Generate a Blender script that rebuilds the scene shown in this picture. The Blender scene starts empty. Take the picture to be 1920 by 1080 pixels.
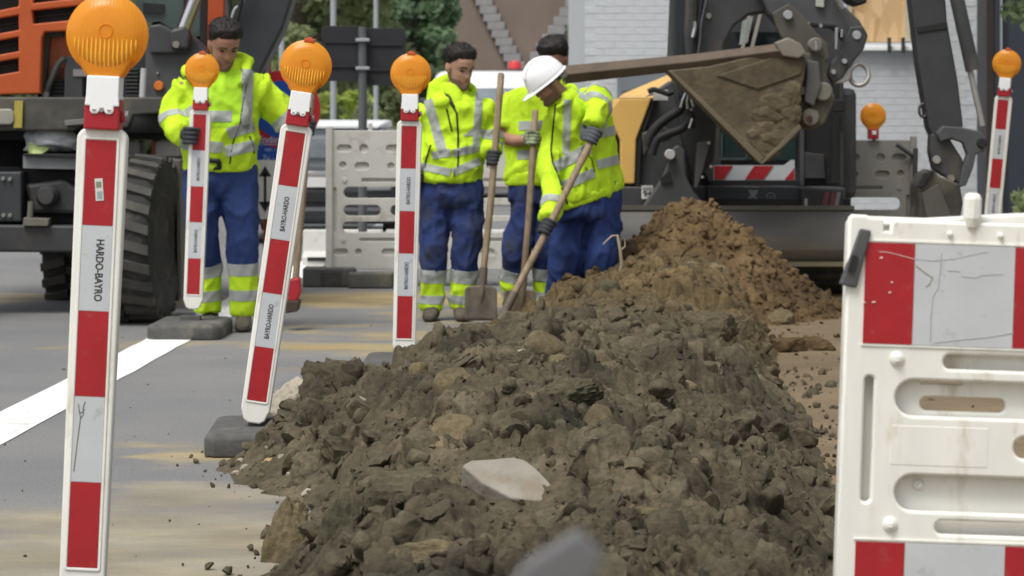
import bpy, bmesh, math, random
import numpy as np
from mathutils import Vector, Matrix
from mathutils.bvhtree import BVHTree

sc = bpy.context.scene
COL = sc.collection
rad = math.radians
# ------------------------------------------------------------------ camera
F, EYE, YH, CX = 5000.0, 1.35, 208.0, 960.0      # focal length in photo pixels, eye height, horizon row, middle column
cam_data = bpy.data.cameras.new('camera')
cam_data.sensor_width = 36.0
cam_data.lens = 36.0 * F / 1920.0
cam_data.shift_y = -(540.0 - YH) / 1920.0
cam_data.clip_start, cam_data.clip_end = 0.3, 2000.0
cam_data.dof.use_dof = True
cam_data.dof.focus_distance = 8.9
cam_data.dof.aperture_fstop = 7.5
cam = bpy.data.objects.new('camera', cam_data)
cam.location = (0, 0, EYE)
cam.rotation_euler = (rad(90), 0, 0)
COL.objects.link(cam)
sc.camera = cam
# ------------------------------------------------------------------ light: overcast daylight
SUN_EL, SUN_AZ = 62.0, 215.0                      # azimuth clockwise from +Y: behind the camera, to the left
world = bpy.data.worlds.new('World')
sc.world = world
world.use_nodes = True
wn = world.node_tree.nodes
wn.clear()
w_out = wn.new('ShaderNodeOutputWorld')
w_bg = wn.new('ShaderNodeBackground')
w_sky = wn.new('ShaderNodeTexSky')
w_sky.sky_type = 'NISHITA'
w_sky.sun_disc = False
w_sky.sun_elevation = rad(SUN_EL)
w_sky.sun_rotation = rad(SUN_AZ)
w_sky.dust_density = 4.0
w_sky.air_density = 1.0
w_sky.ozone_density = 1.0
w_hsv = wn.new('ShaderNodeHueSaturation')         # the even grey of a clouded sky
w_hsv.inputs['Saturation'].default_value = 0.22
w_bg.inputs['Strength'].default_value = 0.125
world.node_tree.links.new(w_sky.outputs[0], w_hsv.inputs['Color'])
world.node_tree.links.new(w_hsv.outputs[0], w_bg.inputs['Color'])
world.node_tree.links.new(w_bg.outputs[0], w_out.inputs['Surface'])
sun_data = bpy.data.lights.new('sun', 'SUN')
sun_data.energy = 1.9
sun_data.angle = rad(24)
sun_data.color = (1.0, 0.965, 0.91)
sun = bpy.data.objects.new('sun', sun_data)
sun.rotation_euler = (rad(90 - SUN_EL), 0, rad(180 - SUN_AZ))
COL.objects.link(sun)
sc.view_settings.view_transform = 'Standard'
sc.view_settings.look = 'None'
sc.view_settings.exposure = 0.34
sc.view_settings.gamma = 1.0
sc.view_settings.use_curve_mapping = False
sc.render.engine = 'CYCLES'
sc.cycles.use_denoising = True
sc.cycles.max_bounces = 6
sc.cycles.transparent_max_bounces = 8

# ------------------------------------------------------------------ helpers
def P(px, py, D):
    return Vector(((px - CX) * D / F, D, EYE - (py - YH) * D / F))

def gD(py):                       # distance of the ground seen at photo row py
    return F * EYE / (py - YH)

_rng = np.random.RandomState(7)
_perm = _rng.permutation(256).astype(np.int64)
_perm = np.concatenate([_perm, _perm])
_grad = _rng.normal(size=(256, 3))
_grad /= np.linalg.norm(_grad, axis=1)[:, None]

def perlin(p):
    p = np.asarray(p, dtype=np.float64)
    i = np.floor(p).astype(np.int64)
    f = p - i
    u = f * f * f * (f * (f * 6 - 15) + 10)
    i &= 255
    out = 0
    for dx in (0, 1):
        wx = u[:, 0] if dx else 1 - u[:, 0]
        a = _perm[(i[:, 0] + dx) & 255]
        for dy in (0, 1):
            wy = u[:, 1] if dy else 1 - u[:, 1]
            b = _perm[(a + i[:, 1] + dy) & 255]
            for dz in (0, 1):
                wz = u[:, 2] if dz else 1 - u[:, 2]
                g = _grad[_perm[(b + i[:, 2] + dz) & 255]]
                out = out + wx * wy * wz * (g[:, 0] * (f[:, 0] - dx) + g[:, 1] * (f[:, 1] - dy) + g[:, 2] * (f[:, 2] - dz))
    return out

def fbm(p, octs=4, gain=0.5, lac=2.03):
    a, s, o = 1.0, 0, np.asarray(p, dtype=np.float64)
    for k in range(octs):
        s = s + a * perlin(o + 17.3 * k)
        a *= gain
        o = o * lac
    return s

def ridged(p, octs=3, gain=0.5):
    a, s, o = 1.0, 0, np.asarray(p, dtype=np.float64)
    for k in range(octs):
        s = s + a * (1 - 2.2 * np.abs(perlin(o + 9.1 * k)))
        a *= gain
        o = o * 2.07
    return s

ORIGIN = {}
def empty(name, loc=(0, 0, 0), rot=(0, 0, 0)):
    o = bpy.data.objects.new(name, None)
    o.empty_display_size = 0.1
    o.location = loc
    o.rotation_euler = rot
    COL.objects.link(o)
    ORIGIN[o] = Vector(loc)
    return o

def tag(o, label=None, cat=None, group=None, kind=None):
    if label: o['label'] = label
    if cat: o['category'] = cat
    if group: o['group'] = group
    if kind: o['kind'] = kind
    return o

def link_mesh(name, me, mats, parent=None):
    o = bpy.data.objects.new(name, me)
    COL.objects.link(o)
    if mats is not None and len(me.materials) == 0:
        for m in (mats if isinstance(mats, (list, tuple)) else [mats]):
            me.materials.append(m)
    if parent is not None:
        o.parent = parent
        ORIGIN[o] = ORIGIN.get(parent, Vector())
    else:
        ORIGIN[o] = Vector()
    return o

def copy_tree(o, parent=None):
    c = o.copy()
    COL.objects.link(c)
    c.parent = parent
    ORIGIN[c] = ORIGIN.get(o, Vector())
    for ch in list(o.children):
        copy_tree(ch, c)
    return c

class MB:
    def __init__(s):
        s.v, s.f, s.m = [], [], []
    def add(s, vs, fs, mi=0):
        b = len(s.v)
        s.v += [Vector(v) for v in vs]
        s.f += [[b + i for i in f] for f in fs]
        s.m += [mi] * len(fs)
        return s
    def box(s, c, size, R=None, mi=0):
        c = Vector(c)
        x, y, z = (d / 2 for d in size)
        vs = [Vector((a * x, b * y, d * z)) for a in (-1, 1) for b in (-1, 1) for d in (-1, 1)]
        if R is not None: vs = [R @ v for v in vs]
        return s.add([c + v for v in vs], [(0, 1, 3, 2), (4, 6, 7, 5), (0, 4, 5, 1), (2, 3, 7, 6), (0, 2, 6, 4), (1, 5, 7, 3)], mi)
    def prism(s, pts, ext, mi=0):
        """closed polygon pts (3-D) pushed along ext"""
        n = len(pts)
        pts = [Vector(p) for p in pts]
        ext = Vector(ext)
        nor = Vector()
        for i in range(n):
            nor += pts[i].cross(pts[(i + 1) % n])
        if nor.dot(ext) > 0: pts = pts[::-1]
        vs = pts + [p + ext for p in pts]
        fs = [list(range(n)), list(range(2 * n - 1, n - 1, -1))]
        for i in range(n):
            j = (i + 1) % n
            fs.append([j, i, n + i, n + j])
        return s.add(vs, fs, mi)
    def plate(s, px, D, t, mi=0):
        """outline in photo pixels standing at distance D, t metres thick (away from the eye)"""
        return s.prism([P(x, y, D) for x, y in px], (0, t, 0), mi)
    def tube(s, pts, r, n=10, mi=0, flat=1.0, cap=True):
        pts = [Vector(p) for p in pts]
        k = len(pts)
        rr = r if isinstance(r, (list, tuple)) else [r] * k
        vs, fs = [], []
        prev = None
        for i, p in enumerate(pts):
            t = (pts[min(i + 1, k - 1)] - pts[max(i - 1, 0)]).normalized()
            if prev is None:
                a = Vector((0, 0, 1)) if abs(t.z) < 0.9 else Vector((0, 1, 0))
                u = t.cross(a).normalized()
            else:
                u = (prev - t * prev.dot(t)).normalized()
            prev = u
            w = t.cross(u)
            for j in range(n):
                an = 2 * math.pi * j / n
                vs.append(p + u * (rr[i] * math.cos(an)) + w * (rr[i] * flat * math.sin(an)))
        for i in range(k - 1):
            for j in range(n):
                a, b = i * n + j, i * n + (j + 1) % n
                fs.append([a, b, b + n, a + n])
        if cap:
            fs.append(list(range(n - 1, -1, -1)))
            fs.append(list(range((k - 1) * n, k * n)))
        return s.add(vs, fs, mi)
    def lathe(s, prof, c, axis=(0, 0, 1), n=24, mi=0):
        """profile [(radius, along axis)]"""
        c, ax = Vector(c), Vector(axis).normalized()
        a = Vector((0, 0, 1)) if abs(ax.z) < 0.9 else Vector((1, 0, 0))
        u = ax.cross(a).normalized()
        w = ax.cross(u)
        vs, fs = [], []
        for r, h in prof:
            for j in range(n):
                an = 2 * math.pi * j / n
                vs.append(c + ax * h + u * (r * math.cos(an)) + w * (r * math.sin(an)))
        for i in range(len(prof) - 1):
            for j in range(n):
                p, q = i * n + j, i * n + (j + 1) % n
                fs.append([p, q, q + n, p + n])
        fs.append(list(range(n - 1, -1, -1)))
        fs.append(list(range((len(prof) - 1) * n, len(prof) * n)))
        return s.add(vs, fs, mi)
    def disc(s, c, r, t, axis=(0, 1, 0), n=20, mi=0):
        return s.lathe([(r * 0.9, 0), (r, t * 0.25), (r, t)], c, axis, n, mi)
    def loft(s, rings, mi=0, cap=True):
        n = len(rings[0])
        vs = [v for r in rings for v in r]
        fs = []
        for i in range(len(rings) - 1):
            for j in range(n):
                a, b = i * n + j, i * n + (j + 1) % n
                fs.append([a, b, b + n, a + n])
        if cap:
            fs.append(list(range(n - 1, -1, -1)))
            fs.append(list(range((len(rings) - 1) * n, len(rings) * n)))
        return s.add(vs, fs, mi)
    def grid(s, pts, mi=0):
        """pts[row][col]"""
        c = len(pts[0])
        return s.add([p for r in pts for p in r], [[i * c + j, i * c + j + 1, (i + 1) * c + j + 1, (i + 1) * c + j] for i in range(len(pts) - 1) for j in range(c - 1)], mi)
    def mesh(s, name='mesh', bevel=0, seg=2, smooth=None, org=None, fix=True):
        me = bpy.data.meshes.new(name)
        vs = s.v if org is None else [v - org for v in s.v]
        me.from_pydata([tuple(v) for v in vs], [], s.f)
        me.polygons.foreach_set('material_index', s.m)
        bm = bmesh.new()
        bm.from_mesh(me)
        if fix: bmesh.ops.recalc_face_normals(bm, faces=bm.faces)
        if bevel:
            es = [e for e in bm.edges if len(e.link_faces) == 2 and e.calc_face_angle(0) > 0.5]
            bmesh.ops.bevel(bm, geom=es, offset=bevel, segments=seg, profile=0.5, affect='EDGES', clamp_overlap=True)
        bm.to_mesh(me)
        bm.free()
        if smooth:
            me.polygons.foreach_set('use_smooth', [True] * len(me.polygons))
            me.set_sharp_from_angle(angle=rad(smooth))
        me.update()
        return me
    def build(s, name, mats, parent=None, bevel=0, seg=2, smooth=None, world=True):
        org = ORIGIN.get(parent) if (parent is not None and world) else None
        return link_mesh(name, s.mesh(name, bevel, seg, smooth, org), mats, parent)

def curve_mesh(loops, depth, bevel=0.0, res=2):
    """flat outline with holes (first loop = outline, in x/z), filled, depth thick along y; returns verts, faces"""
    cu = bpy.data.curves.new('outline', 'CURVE')
    cu.dimensions = '2D'
    cu.fill_mode = 'BOTH'
    cu.extrude = max(depth / 2 - bevel, 0.0005)
    cu.bevel_depth = bevel
    cu.bevel_resolution = res
    cu.offset = -bevel
    for lp in loops:
        sp = cu.splines.new('POLY')
        sp.points.add(len(lp) - 1)
        for p, (x, z) in zip(sp.points, lp):
            p.co = (x, z, 0, 1)
        sp.use_cyclic_u = True
    o = bpy.data.objects.new('outline', cu)
    me = o.to_mesh()
    vs = [Vector((v.co.x, -v.co.z, v.co.y)) for v in me.vertices]
    fs = [list(p.vertices) for p in me.polygons]
    o.to_mesh_clear()
    bpy.data.objects.remove(o)
    bpy.data.curves.remove(cu)
    return vs, fs

def text_geo(body, size, align='CENTER', extrude=0.0):
    cu = bpy.data.curves.new('lettering', 'FONT')
    cu.body = body
    cu.size = size
    cu.align_x = align
    cu.align_y = 'CENTER'
    cu.extrude = extrude
    cu.offset = size * 0.022
    cu.resolution_u = 3
    o = bpy.data.objects.new('lettering', cu)
    me = o.to_mesh()
    vs = [Vector((v.co.x, -v.co.z, v.co.y)) for v in me.vertices]     # reads in x/z, facing -y
    fs = [list(p.vertices) for p in me.polygons]
    o.to_mesh_clear()
    bpy.data.objects.remove(o)
    bpy.data.curves.remove(cu)
    return vs, fs

def rrect(x0, z0, x1, z1, r, n=6):
    r = min(r, (x1 - x0) / 2 - 1e-5, (z1 - z0) / 2 - 1e-5)
    out = []
    for cx, cz, a0 in ((x1 - r, z1 - r, 0), (x0 + r, z1 - r, 90), (x0 + r, z0 + r, 180), (x1 - r, z0 + r, 270)):
        for k in range(n + 1):
            a = rad(a0 + 90 * k / n)
            out.append((cx + r * math.cos(a), cz + r * math.sin(a)))
    return out

def circ(cx, cz, r, n=18):
    return [(cx + r * math.cos(2 * math.pi * k / n), cz + r * math.sin(2 * math.pi * k / n)) for k in range(n)]

# ------------------------------------------------------------------ materials
MATS = {}
def mat(name, col, rough=0.6, metal=0.0, var=0.12, vscale=6.0, bump=0.0, bscale=40.0, dirt=None, dirt_amt=0.0, dscale=3.0, spec=0.4, coat=0.0, trans=0.0, sss=0.0, space='Object', stretch=(1, 1, 1)):
    """base colour with soft tone variation, optional patches of dirt and fine relief"""
    if name in MATS: return MATS[name]
    m = bpy.data.materials.new(name)
    m.use_nodes = True
    nt = m.node_tree
    N, L = nt.nodes, nt.links
    b = N['Principled BSDF']
    tc = N.new('ShaderNodeTexCoord')
    mp = N.new('ShaderNodeMapping')
    mp.inputs['Scale'].default_value = stretch
    L.new(tc.outputs[space], mp.inputs['Vector'])
    n1 = N.new('ShaderNodeTexNoise')
    n1.inputs['Scale'].default_value = vscale
    n1.inputs['Detail'].default_value = 6
    L.new(mp.outputs[0], n1.inputs['Vector'])
    rp = N.new('ShaderNodeValToRGB')
    c = np.array(col)
    rp.color_ramp.elements[0].position = 0.3
    rp.color_ramp.elements[1].position = 0.7
    rp.color_ramp.elements[0].color = (*np.clip(c * (1 - var), 0, 1), 1)
    rp.color_ramp.elements[1].color = (*np.clip(c * (1 + var), 0, 1), 1)
    L.new(n1.outputs['Fac'], rp.inputs['Fac'])
    out = rp.outputs['Color']
    if dirt is not None:
        n2 = N.new('ShaderNodeTexNoise')
        n2.inputs['Scale'].default_value = dscale
        n2.inputs['Detail'].default_value = 9
        n2.inputs['Roughness'].default_value = 0.65
        L.new(mp.outputs[0], n2.inputs['Vector'])
        r2 = N.new('ShaderNodeValToRGB')
        r2.color_ramp.elements[0].position = 0.62 - dirt_amt * 0.35
        r2.color_ramp.elements[1].position = 0.80 - dirt_amt * 0.2
        L.new(n2.outputs['Fac'], r2.inputs['Fac'])
        mx = N.new('ShaderNodeMix')
        mx.data_type = 'RGBA'
        L.new(r2.outputs['Color'], mx.inputs['Factor'])
        L.new(out, mx.inputs[6])
        mx.inputs[7].default_value = (*dirt, 1)
        out = mx.outputs[2]
    L.new(out, b.inputs['Base Color'])
    b.inputs['Roughness'].default_value = rough
    b.inputs['Metallic'].default_value = metal
    b.inputs['Specular IOR Level'].default_value = spec
    b.inputs['Coat Weight'].default_value = coat
    b.inputs['Transmission Weight'].default_value = trans
    if sss:
        b.inputs['Subsurface Weight'].default_value = sss
        b.inputs['Subsurface Radius'].default_value = (0.02, 0.01, 0.005)
    if bump:
        n3 = N.new('ShaderNodeTexNoise')
        n3.inputs['Scale'].default_value = bscale
        n3.inputs['Detail'].default_value = 8
        L.new(mp.outputs[0], n3.inputs['Vector'])
        bp = N.new('ShaderNodeBump')
        bp.inputs['Strength'].default_value = bump
        bp.inputs['Distance'].default_value = 0.01
        L.new(n3.outputs['Fac'], bp.inputs['Height'])
        L.new(bp.outputs[0], b.inputs['Normal'])
    MATS[name] = m
    return m

M_RED = mat('reflective_red', (0.36, 0.016, 0.022), 0.42, var=0.08, vscale=12, dirt=(0.30, 0.10, 0.08), dirt_amt=0.1, dscale=25)
M_SILVER = mat('reflective_silver', (0.50, 0.52, 0.54), 0.42, var=0.06, vscale=9, dirt=(0.30, 0.30, 0.28), dirt_amt=0.1, dscale=18)
M_WHITEPL = mat('white_plastic', (0.77, 0.765, 0.71), 0.5, var=0.05, vscale=8, dirt=(0.46, 0.41, 0.29), dirt_amt=0.20, dscale=7, stretch=(2.0, 2.0, 0.6))
M_CLEANWHITE = mat('clean_white_plastic', (0.86, 0.87, 0.88), 0.4, var=0.02)
M_GREYPL = mat('pale_grey_plastic', (0.56, 0.56, 0.525), 0.6, var=0.06, dirt=(0.26, 0.23, 0.17), dirt_amt=0.2, dscale=5)
M_DARKGREYPL = mat('grey_plastic', (0.23, 0.225, 0.20), 0.6, var=0.08, dirt=(0.22, 0.19, 0.14), dirt_amt=0.25, dscale=4)
M_REDPL = mat('red_plastic', (0.38, 0.02, 0.03), 0.35, var=0.08)
M_RUBBER = mat('recycled_rubber', (0.085, 0.085, 0.082), 0.85, var=0.2, vscale=20, bump=0.3, bscale=60, dirt=(0.24, 0.21, 0.16), dirt_amt=0.25, dscale=6)
M_TYRE = mat('tyre_rubber', (0.028, 0.028, 0.028), 0.85, var=0.25, bump=0.3, bscale=30, dirt=(0.10, 0.09, 0.07), dirt_amt=0.3, dscale=5)
M_BLACKTXT = mat('black_print', (0.02, 0.02, 0.022), 0.6, var=0.0)
M_DARKMETAL = mat('dark_machine_paint', (0.045, 0.046, 0.048), 0.45, var=0.15, dirt=(0.10, 0.085, 0.06), dirt_amt=0.22, dscale=3.5)
M_GREYMETAL = mat('grey_machine_paint', (0.065, 0.067, 0.07), 0.5, var=0.12, dirt=(0.12, 0.10, 0.075), dirt_amt=0.15, dscale=4)
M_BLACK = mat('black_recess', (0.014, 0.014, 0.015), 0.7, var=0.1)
M_STEEL = mat('bright_steel', (0.62, 0.63, 0.66), 0.22, metal=1.0, var=0.05)
M_DULLSTEEL = mat('dull_steel', (0.36, 0.35, 0.33), 0.5, metal=0.6, var=0.15, dirt=(0.16, 0.12, 0.08), dirt_amt=0.3)
M_GALV = mat('galvanised_steel', (0.36, 0.38, 0.40), 0.5, metal=0.3, var=0.06)
M_ORANGE = mat('orange_machine_paint', (0.44, 0.085, 0.02), 0.4, var=0.08, dirt=(0.22, 0.08, 0.03), dirt_amt=0.2, dscale=2)
M_YELLOW = mat('yellow_machine_paint', (0.68, 0.42, 0.12), 0.4, var=0.05, dirt=(0.45, 0.30, 0.12), dirt_amt=0.15, dscale=4)
M_MUDSTEEL = mat('muddy_steel', (0.085, 0.066, 0.040), 0.8, var=0.25, vscale=9, bump=0.6, bscale=25, dirt=(0.15, 0.115, 0.065), dirt_amt=0.35, dscale=5)
M_GLASS = mat('tinted_glass', (0.055, 0.085, 0.08), 0.08, var=0.25, vscale=2, spec=0.7)
M_DARKGLASS = mat('dark_glass', (0.012, 0.016, 0.017), 0.06, var=0.2, vscale=2, spec=0.6)
M_WOOD = mat('worn_wood', (0.27, 0.20, 0.13), 0.7, var=0.25, vscale=14, dirt=(0.13, 0.10, 0.065), dirt_amt=0.3, dscale=9, stretch=(4, 4, 0.8))

def lens_material():
    m = bpy.data.materials.new('amber_lens')
    m.use_nodes = True
    N, L = m.node_tree.nodes, m.node_tree.links
    b = N['Principled BSDF']
    b.inputs['Roughness'].default_value = 0.28
    b.inputs['Specular IOR Level'].default_value = 0.5
    b.inputs['Subsurface Weight'].default_value = 0.35
    b.inputs['Subsurface Radius'].default_value = (0.05, 0.02, 0.004)
    tc = N.new('ShaderNodeTexCoord')
    nz = N.new('ShaderNodeTexNoise')
    nz.inputs['Scale'].default_value = 14
    L.new(tc.outputs['Object'], nz.inputs['Vector'])
    rp = N.new('ShaderNodeValToRGB')
    rp.color_ramp.elements[0].color = (0.86, 0.36, 0.030, 1)
    rp.color_ramp.elements[1].color = (0.95, 0.45, 0.055, 1)
    L.new(nz.outputs['Fac'], rp.inputs['Fac'])
    L.new(rp.outputs['Color'], b.inputs['Base Color'])
    wv = N.new('ShaderNodeTexWave')
    wv.wave_type = 'BANDS'
    wv.bands_direction = 'X'
    wv.inputs['Scale'].default_value = 34
    L.new(tc.outputs['Object'], wv.inputs['Vector'])
    bp = N.new('ShaderNodeBump')
    bp.inputs['Strength'].default_value = 0.10
    bp.inputs['Distance'].default_value = 0.003
    L.new(wv.outputs['Fac'], bp.inputs['Height'])
    L.new(bp.outputs[0], b.inputs['Normal'])
    tr = N.new('ShaderNodeBsdfTranslucent')
    tr.inputs['Color'].default_value = (1.0, 0.62, 0.09, 1)
    mx = N.new('ShaderNodeMixShader')
    mx.inputs[0].default_value = 0.5
    L.new(b.outputs[0], mx.inputs[1])
    L.new(tr.outputs[0], mx.inputs[2])
    L.new(mx.outputs[0], N['Material Output'].inputs['Surface'])
    return m
M_LENS = lens_material()
# ================================================================== THE SETTING
def road_material():
    m = bpy.data.materials.new('dusty_asphalt')
    m.use_nodes = True
    N, L = m.node_tree.nodes, m.node_tree.links
    b = N['Principled BSDF']
    b.inputs['Roughness'].default_value = 0.85
    g = N.new('ShaderNodeNewGeometry')
    sp = N.new('ShaderNodeSeparateXYZ')
    L.new(g.outputs['Position'], sp.inputs[0])
    def noise(scale, detail=6, rough=0.55, vec=None):
        n = N.new('ShaderNodeTexNoise')
        n.inputs['Scale'].default_value = scale
        n.inputs['Detail'].default_value = detail
        n.inputs['Roughness'].default_value = rough
        L.new(vec or g.outputs['Position'], n.inputs['Vector'])
        return n.outputs['Fac']
    def math_(op, a, b_=None, c=None):
        n = N.new('ShaderNodeMath')
        n.operation = op
        for i, v in enumerate((a, b_, c)):
            if v is None: continue
            if hasattr(v, 'is_linked'): L.new(v, n.inputs[i])
            else: n.inputs[i].default_value = v
        return n.outputs[0]
    def ramp(fac, stops, interp='LINEAR'):
        r = N.new('ShaderNodeValToRGB')
        r.color_ramp.interpolation = interp
        while len(r.color_ramp.elements) > 1: r.color_ramp.elements.remove(r.color_ramp.elements[-1])
        r.color_ramp.elements[0].position = stops[0][0]
        r.color_ramp.elements[0].color = (*stops[0][1], 1)
        for p, c in stops[1:]:
            e = r.color_ramp.elements.new(p)
            e.color = (*c, 1)
        L.new(fac, r.inputs['Fac'])
        return r.outputs['Color']
    asph = ramp(noise(90, 8, 0.7), [(0.25, (0.110, 0.113, 0.117)), (0.75, (0.245, 0.247, 0.25))])
    mot = ramp(noise(0.9, 5), [(0.3, (0.82, 0.82, 0.83)), (0.75, (1.12, 1.1, 1.06))])
    mul = N.new('ShaderNodeMix'); mul.data_type = 'RGBA'; mul.blend_type = 'MULTIPLY'; mul.inputs[0].default_value = 1
    L.new(asph, mul.inputs[6]); L.new(mot, mul.inputs[7])
    # sand tracked over the road, in wheel-wide strips across it
    yn = math_('DIVIDE', sp.outputs['Y'], 40.0)
    w = lambda v: (v, v, v)
    st = [(0, 1.0), (8.6, 0.92), (9.4, 0.55), (9.8, 0.22), (10.25, 0.30), (10.5, 0.66), (10.75, 0.62), (10.95, 0.16), (14.2, 0.10), (14.9, 0.5), (15.2, 0.92), (15.6, 0.6), (16.2, 0.35), (18.2, 0.42), (18.7, 1.0), (19.7, 1.0), (20.1, 0.15), (40, 0.1)]
    band = ramp(yn, [(a / 40.0, w(v)) for a, v in st])
    xs = N.new('ShaderNodeMapRange')
    xs.inputs[1].default_value, xs.inputs[2].default_value = -1.95, -1.35
    xs.inputs[3].default_value, xs.inputs[4].default_value = -0.42, 0.0
    L.new(sp.outputs['X'], xs.inputs[0])
    cmb = N.new('ShaderNodeCombineXYZ')
    L.new(math_('MULTIPLY', sp.outputs['X'], 0.85), cmb.inputs[0])
    L.new(math_('MULTIPLY', sp.outputs['Y'], 1.5), cmb.inputs[1])
    n_big = noise(1.3, 8, 0.62, cmb.outputs[0])
    amount = math_('ADD', math_('ADD', band, xs.outputs[0]), math_('MULTIPLY', math_('SUBTRACT', n_big, 0.5), 2.4))
    mask = ramp(amount, [(0.36, w(0.0)), (0.62, w(0.55)), (1.0, w(0.95))])
    sand = ramp(noise(1.7, 9, 0.6, cmb.outputs[0]), [(0.3, (0.22, 0.185, 0.115)), (0.52, (0.34, 0.29, 0.185)), (0.72, (0.46, 0.40, 0.265))])
    ysand = ramp(yn, [(9.9 / 40, (0.84, 0.86, 0.93)), (10.4 / 40, (1.02, 0.93, 0.68)), (20.0 / 40, (1.08, 0.97, 0.72))])
    sm = N.new('ShaderNodeMix'); sm.data_type = 'RGBA'; sm.blend_type = 'MULTIPLY'; sm.inputs[0].default_value = 1
    L.new(sand, sm.inputs[6]); L.new(ysand, sm.inputs[7])
    mx = N.new('ShaderNodeMix'); mx.data_type = 'RGBA'
    L.new(mask, mx.inputs[0]); L.new(mul.outputs[2], mx.inputs[6]); L.new(sm.outputs[2], mx.inputs[7])
    L.new(mx.outputs[2], b.inputs['Base Color'])
    bp = N.new('ShaderNodeBump')
    bp.inputs['Strength'].default_value = 0.5
    bp.inputs['Distance'].default_value = 0.01
    L.new(math_('ADD', noise(60, 8, 0.7), math_('MULTIPLY', n_big, 2.0)), bp.inputs['Height'])
    L.new(bp.outputs[0], b.inputs['Normal'])
    return m

mb = MB()
xs_ = [-60, -14, -6, -3, -2, -1, 0, 1, 2, 4, 8, 14, 60]
ys_ = [-4, 2, 5, 8, 12, 16, 20, 26, 40, 90, 250]
mb.grid([[(x, y, 0) for x in xs_] for y in ys_])
tag(mb.build('road', road_material()), 'grey asphalt road dusted with trodden sand', kind='structure')

M_PAINT = mat('road_paint', (0.80, 0.80, 0.79), 0.7, var=0.05, vscale=5, dirt=(0.30, 0.28, 0.24), dirt_amt=0.22, dscale=5)
mb = MB()
def line_x(y): return -2.17 + 0.034 * (y - 11.5)
rows = []
y = 4.0
rng = random.Random(3)
while y < 60:
    c = line_x(y)
    rows.append([(c - 0.135 + rng.uniform(-0.006, 0.006), y, 0.004), (c + 0.135 + rng.uniform(-0.006, 0.006), y, 0.004)])
    y += 0.35
mb.grid(rows)
tag(mb.build('road_line', M_PAINT), 'white edge line painted on the road', kind='structure')

# bare earth beyond the heap, on the right
M_EARTH = mat('bare_earth', (0.165, 0.122, 0.070), 0.95, var=0.3, vscale=1.4, bump=0.8, bscale=14, dirt=(0.13, 0.10, 0.065), dirt_amt=0.4, dscale=2.2, stretch=(0.6, 1.6, 1))
mb = MB()
gr = []
for j in range(60):
    y = 4.0 + 0.24 * j
    row = []
    for i in range(40):
        t = i / 39
        x0 = 0.55 + 0.12 * math.sin(y * 1.7) + 0.07 * math.sin(y * 4.1)
        row.append((x0 + (6.5 - x0) * t, y, 0.006))
    gr.append(row)
pts = np.array([p for r in gr for p in r])
edge = np.minimum(1, np.tile(np.linspace(0, 1, 40), 60) * 6)
pts[:, 2] += edge * (0.02 + 0.022 * fbm(pts * np.array([1.1, 2.6, 1]), 5) + 0.010 * ridged(pts * 5, 2))
pts[:, 2] = np.maximum(pts[:, 2], 0.005)
gr = [[tuple(pts[j * 40 + i]) for i in range(40)] for j in range(60)]
mb.grid(gr)
tag(mb.build('bare_ground', M_EARTH, smooth=60), 'sandy brown bare ground beside the trench', kind='structure')

# ---------------------------------------------------------------- white painted brick house
HD = 28.0
hs = F / HD
M_WBRICK = mat('white_painted_brick', (0.52, 0.54, 0.555), 0.75, var=0.06, vscale=3, bump=0.3, bscale=25, dirt=(0.33, 0.33, 0.31), dirt_amt=0.15, dscale=2)
M_WMORTAR = mat('white_painted_joints', (0.50, 0.52, 0.535), 0.8, var=0.05)
M_OSB = None
house = tag(empty('brick_house', (2.8, HD, 0)), 'white painted brick house with a boarded up window behind the machines', 'house')
hx0, hx1 = (1097 - CX) / hs, (1832 - CX) / hs
wx0, wx1, wz0, wz1 = (1588 - CX) / hs, (1708 - CX) / hs, EYE - (80 - YH) / hs, 3.55
mb = MB()
for (a, b_, c, d) in ((hx0, wx0, 0, 5.6), (wx1, hx1, 0, 5.6), (wx0, wx1, 0, wz0), (wx0, wx1, wz1, 5.6)):
    mb.box(((a + b_) / 2, HD + 0.16, (c + d) / 2), (b_ - a, 0.3, d - c))
mb.box((hx0 + 0.15, HD + 4.3, 2.8), (0.3, 7.9, 5.6))
wall = mb.build('wall', M_WMORTAR, house)
brick_w, brick_h, gap = 0.202, 0.065, 0.009
mb = MB()
mb.box((0, 0.0180, 0), (brick_w, 0.022, brick_h))
brick_me = mb.mesh('brick', bevel=0.002, seg=1)
brick_me.materials.append(M_WBRICK)
stuff = MB()
nb = 0
row = 0
z = 0.04
rb = random.Random(11)
while z < 4.4:
    x = hx0 + 0.1 + (0.106 if row % 2 else 0)
    while x < hx1 - 0.1:
        if not (wx0 - 0.12 < x < wx1 + 0.12 and wz0 - 0.07 < z < wz1 + 0.05):
            px, py = CX + x * hs, YH - (z - EYE) * hs
            vis = -8 < py < 205 and px < 1268 or (88 < py < 395 and 1572 < px < 1735) or (-8 < py < 300 and 1772 < px < 1835)
            dy = rb.uniform(-0.0012, 0.0008)
            if vis and nb < 298:
                o = bpy.data.objects.new('brick', brick_me)
                COL.objects.link(o)
                o.parent = house
                o.location = Vector((x, HD + dy, z)) - ORIGIN[house]
                nb += 1
            else:
                stuff.box((x, HD + 0.0170 + dy * .4, z), (brick_w, 0.02, brick_h))
        x += brick_w + gap
    z += brick_h + gap
    row += 1
stuff.build('bricks', M_WBRICK, house)['kind'] = 'stuff'
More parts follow.
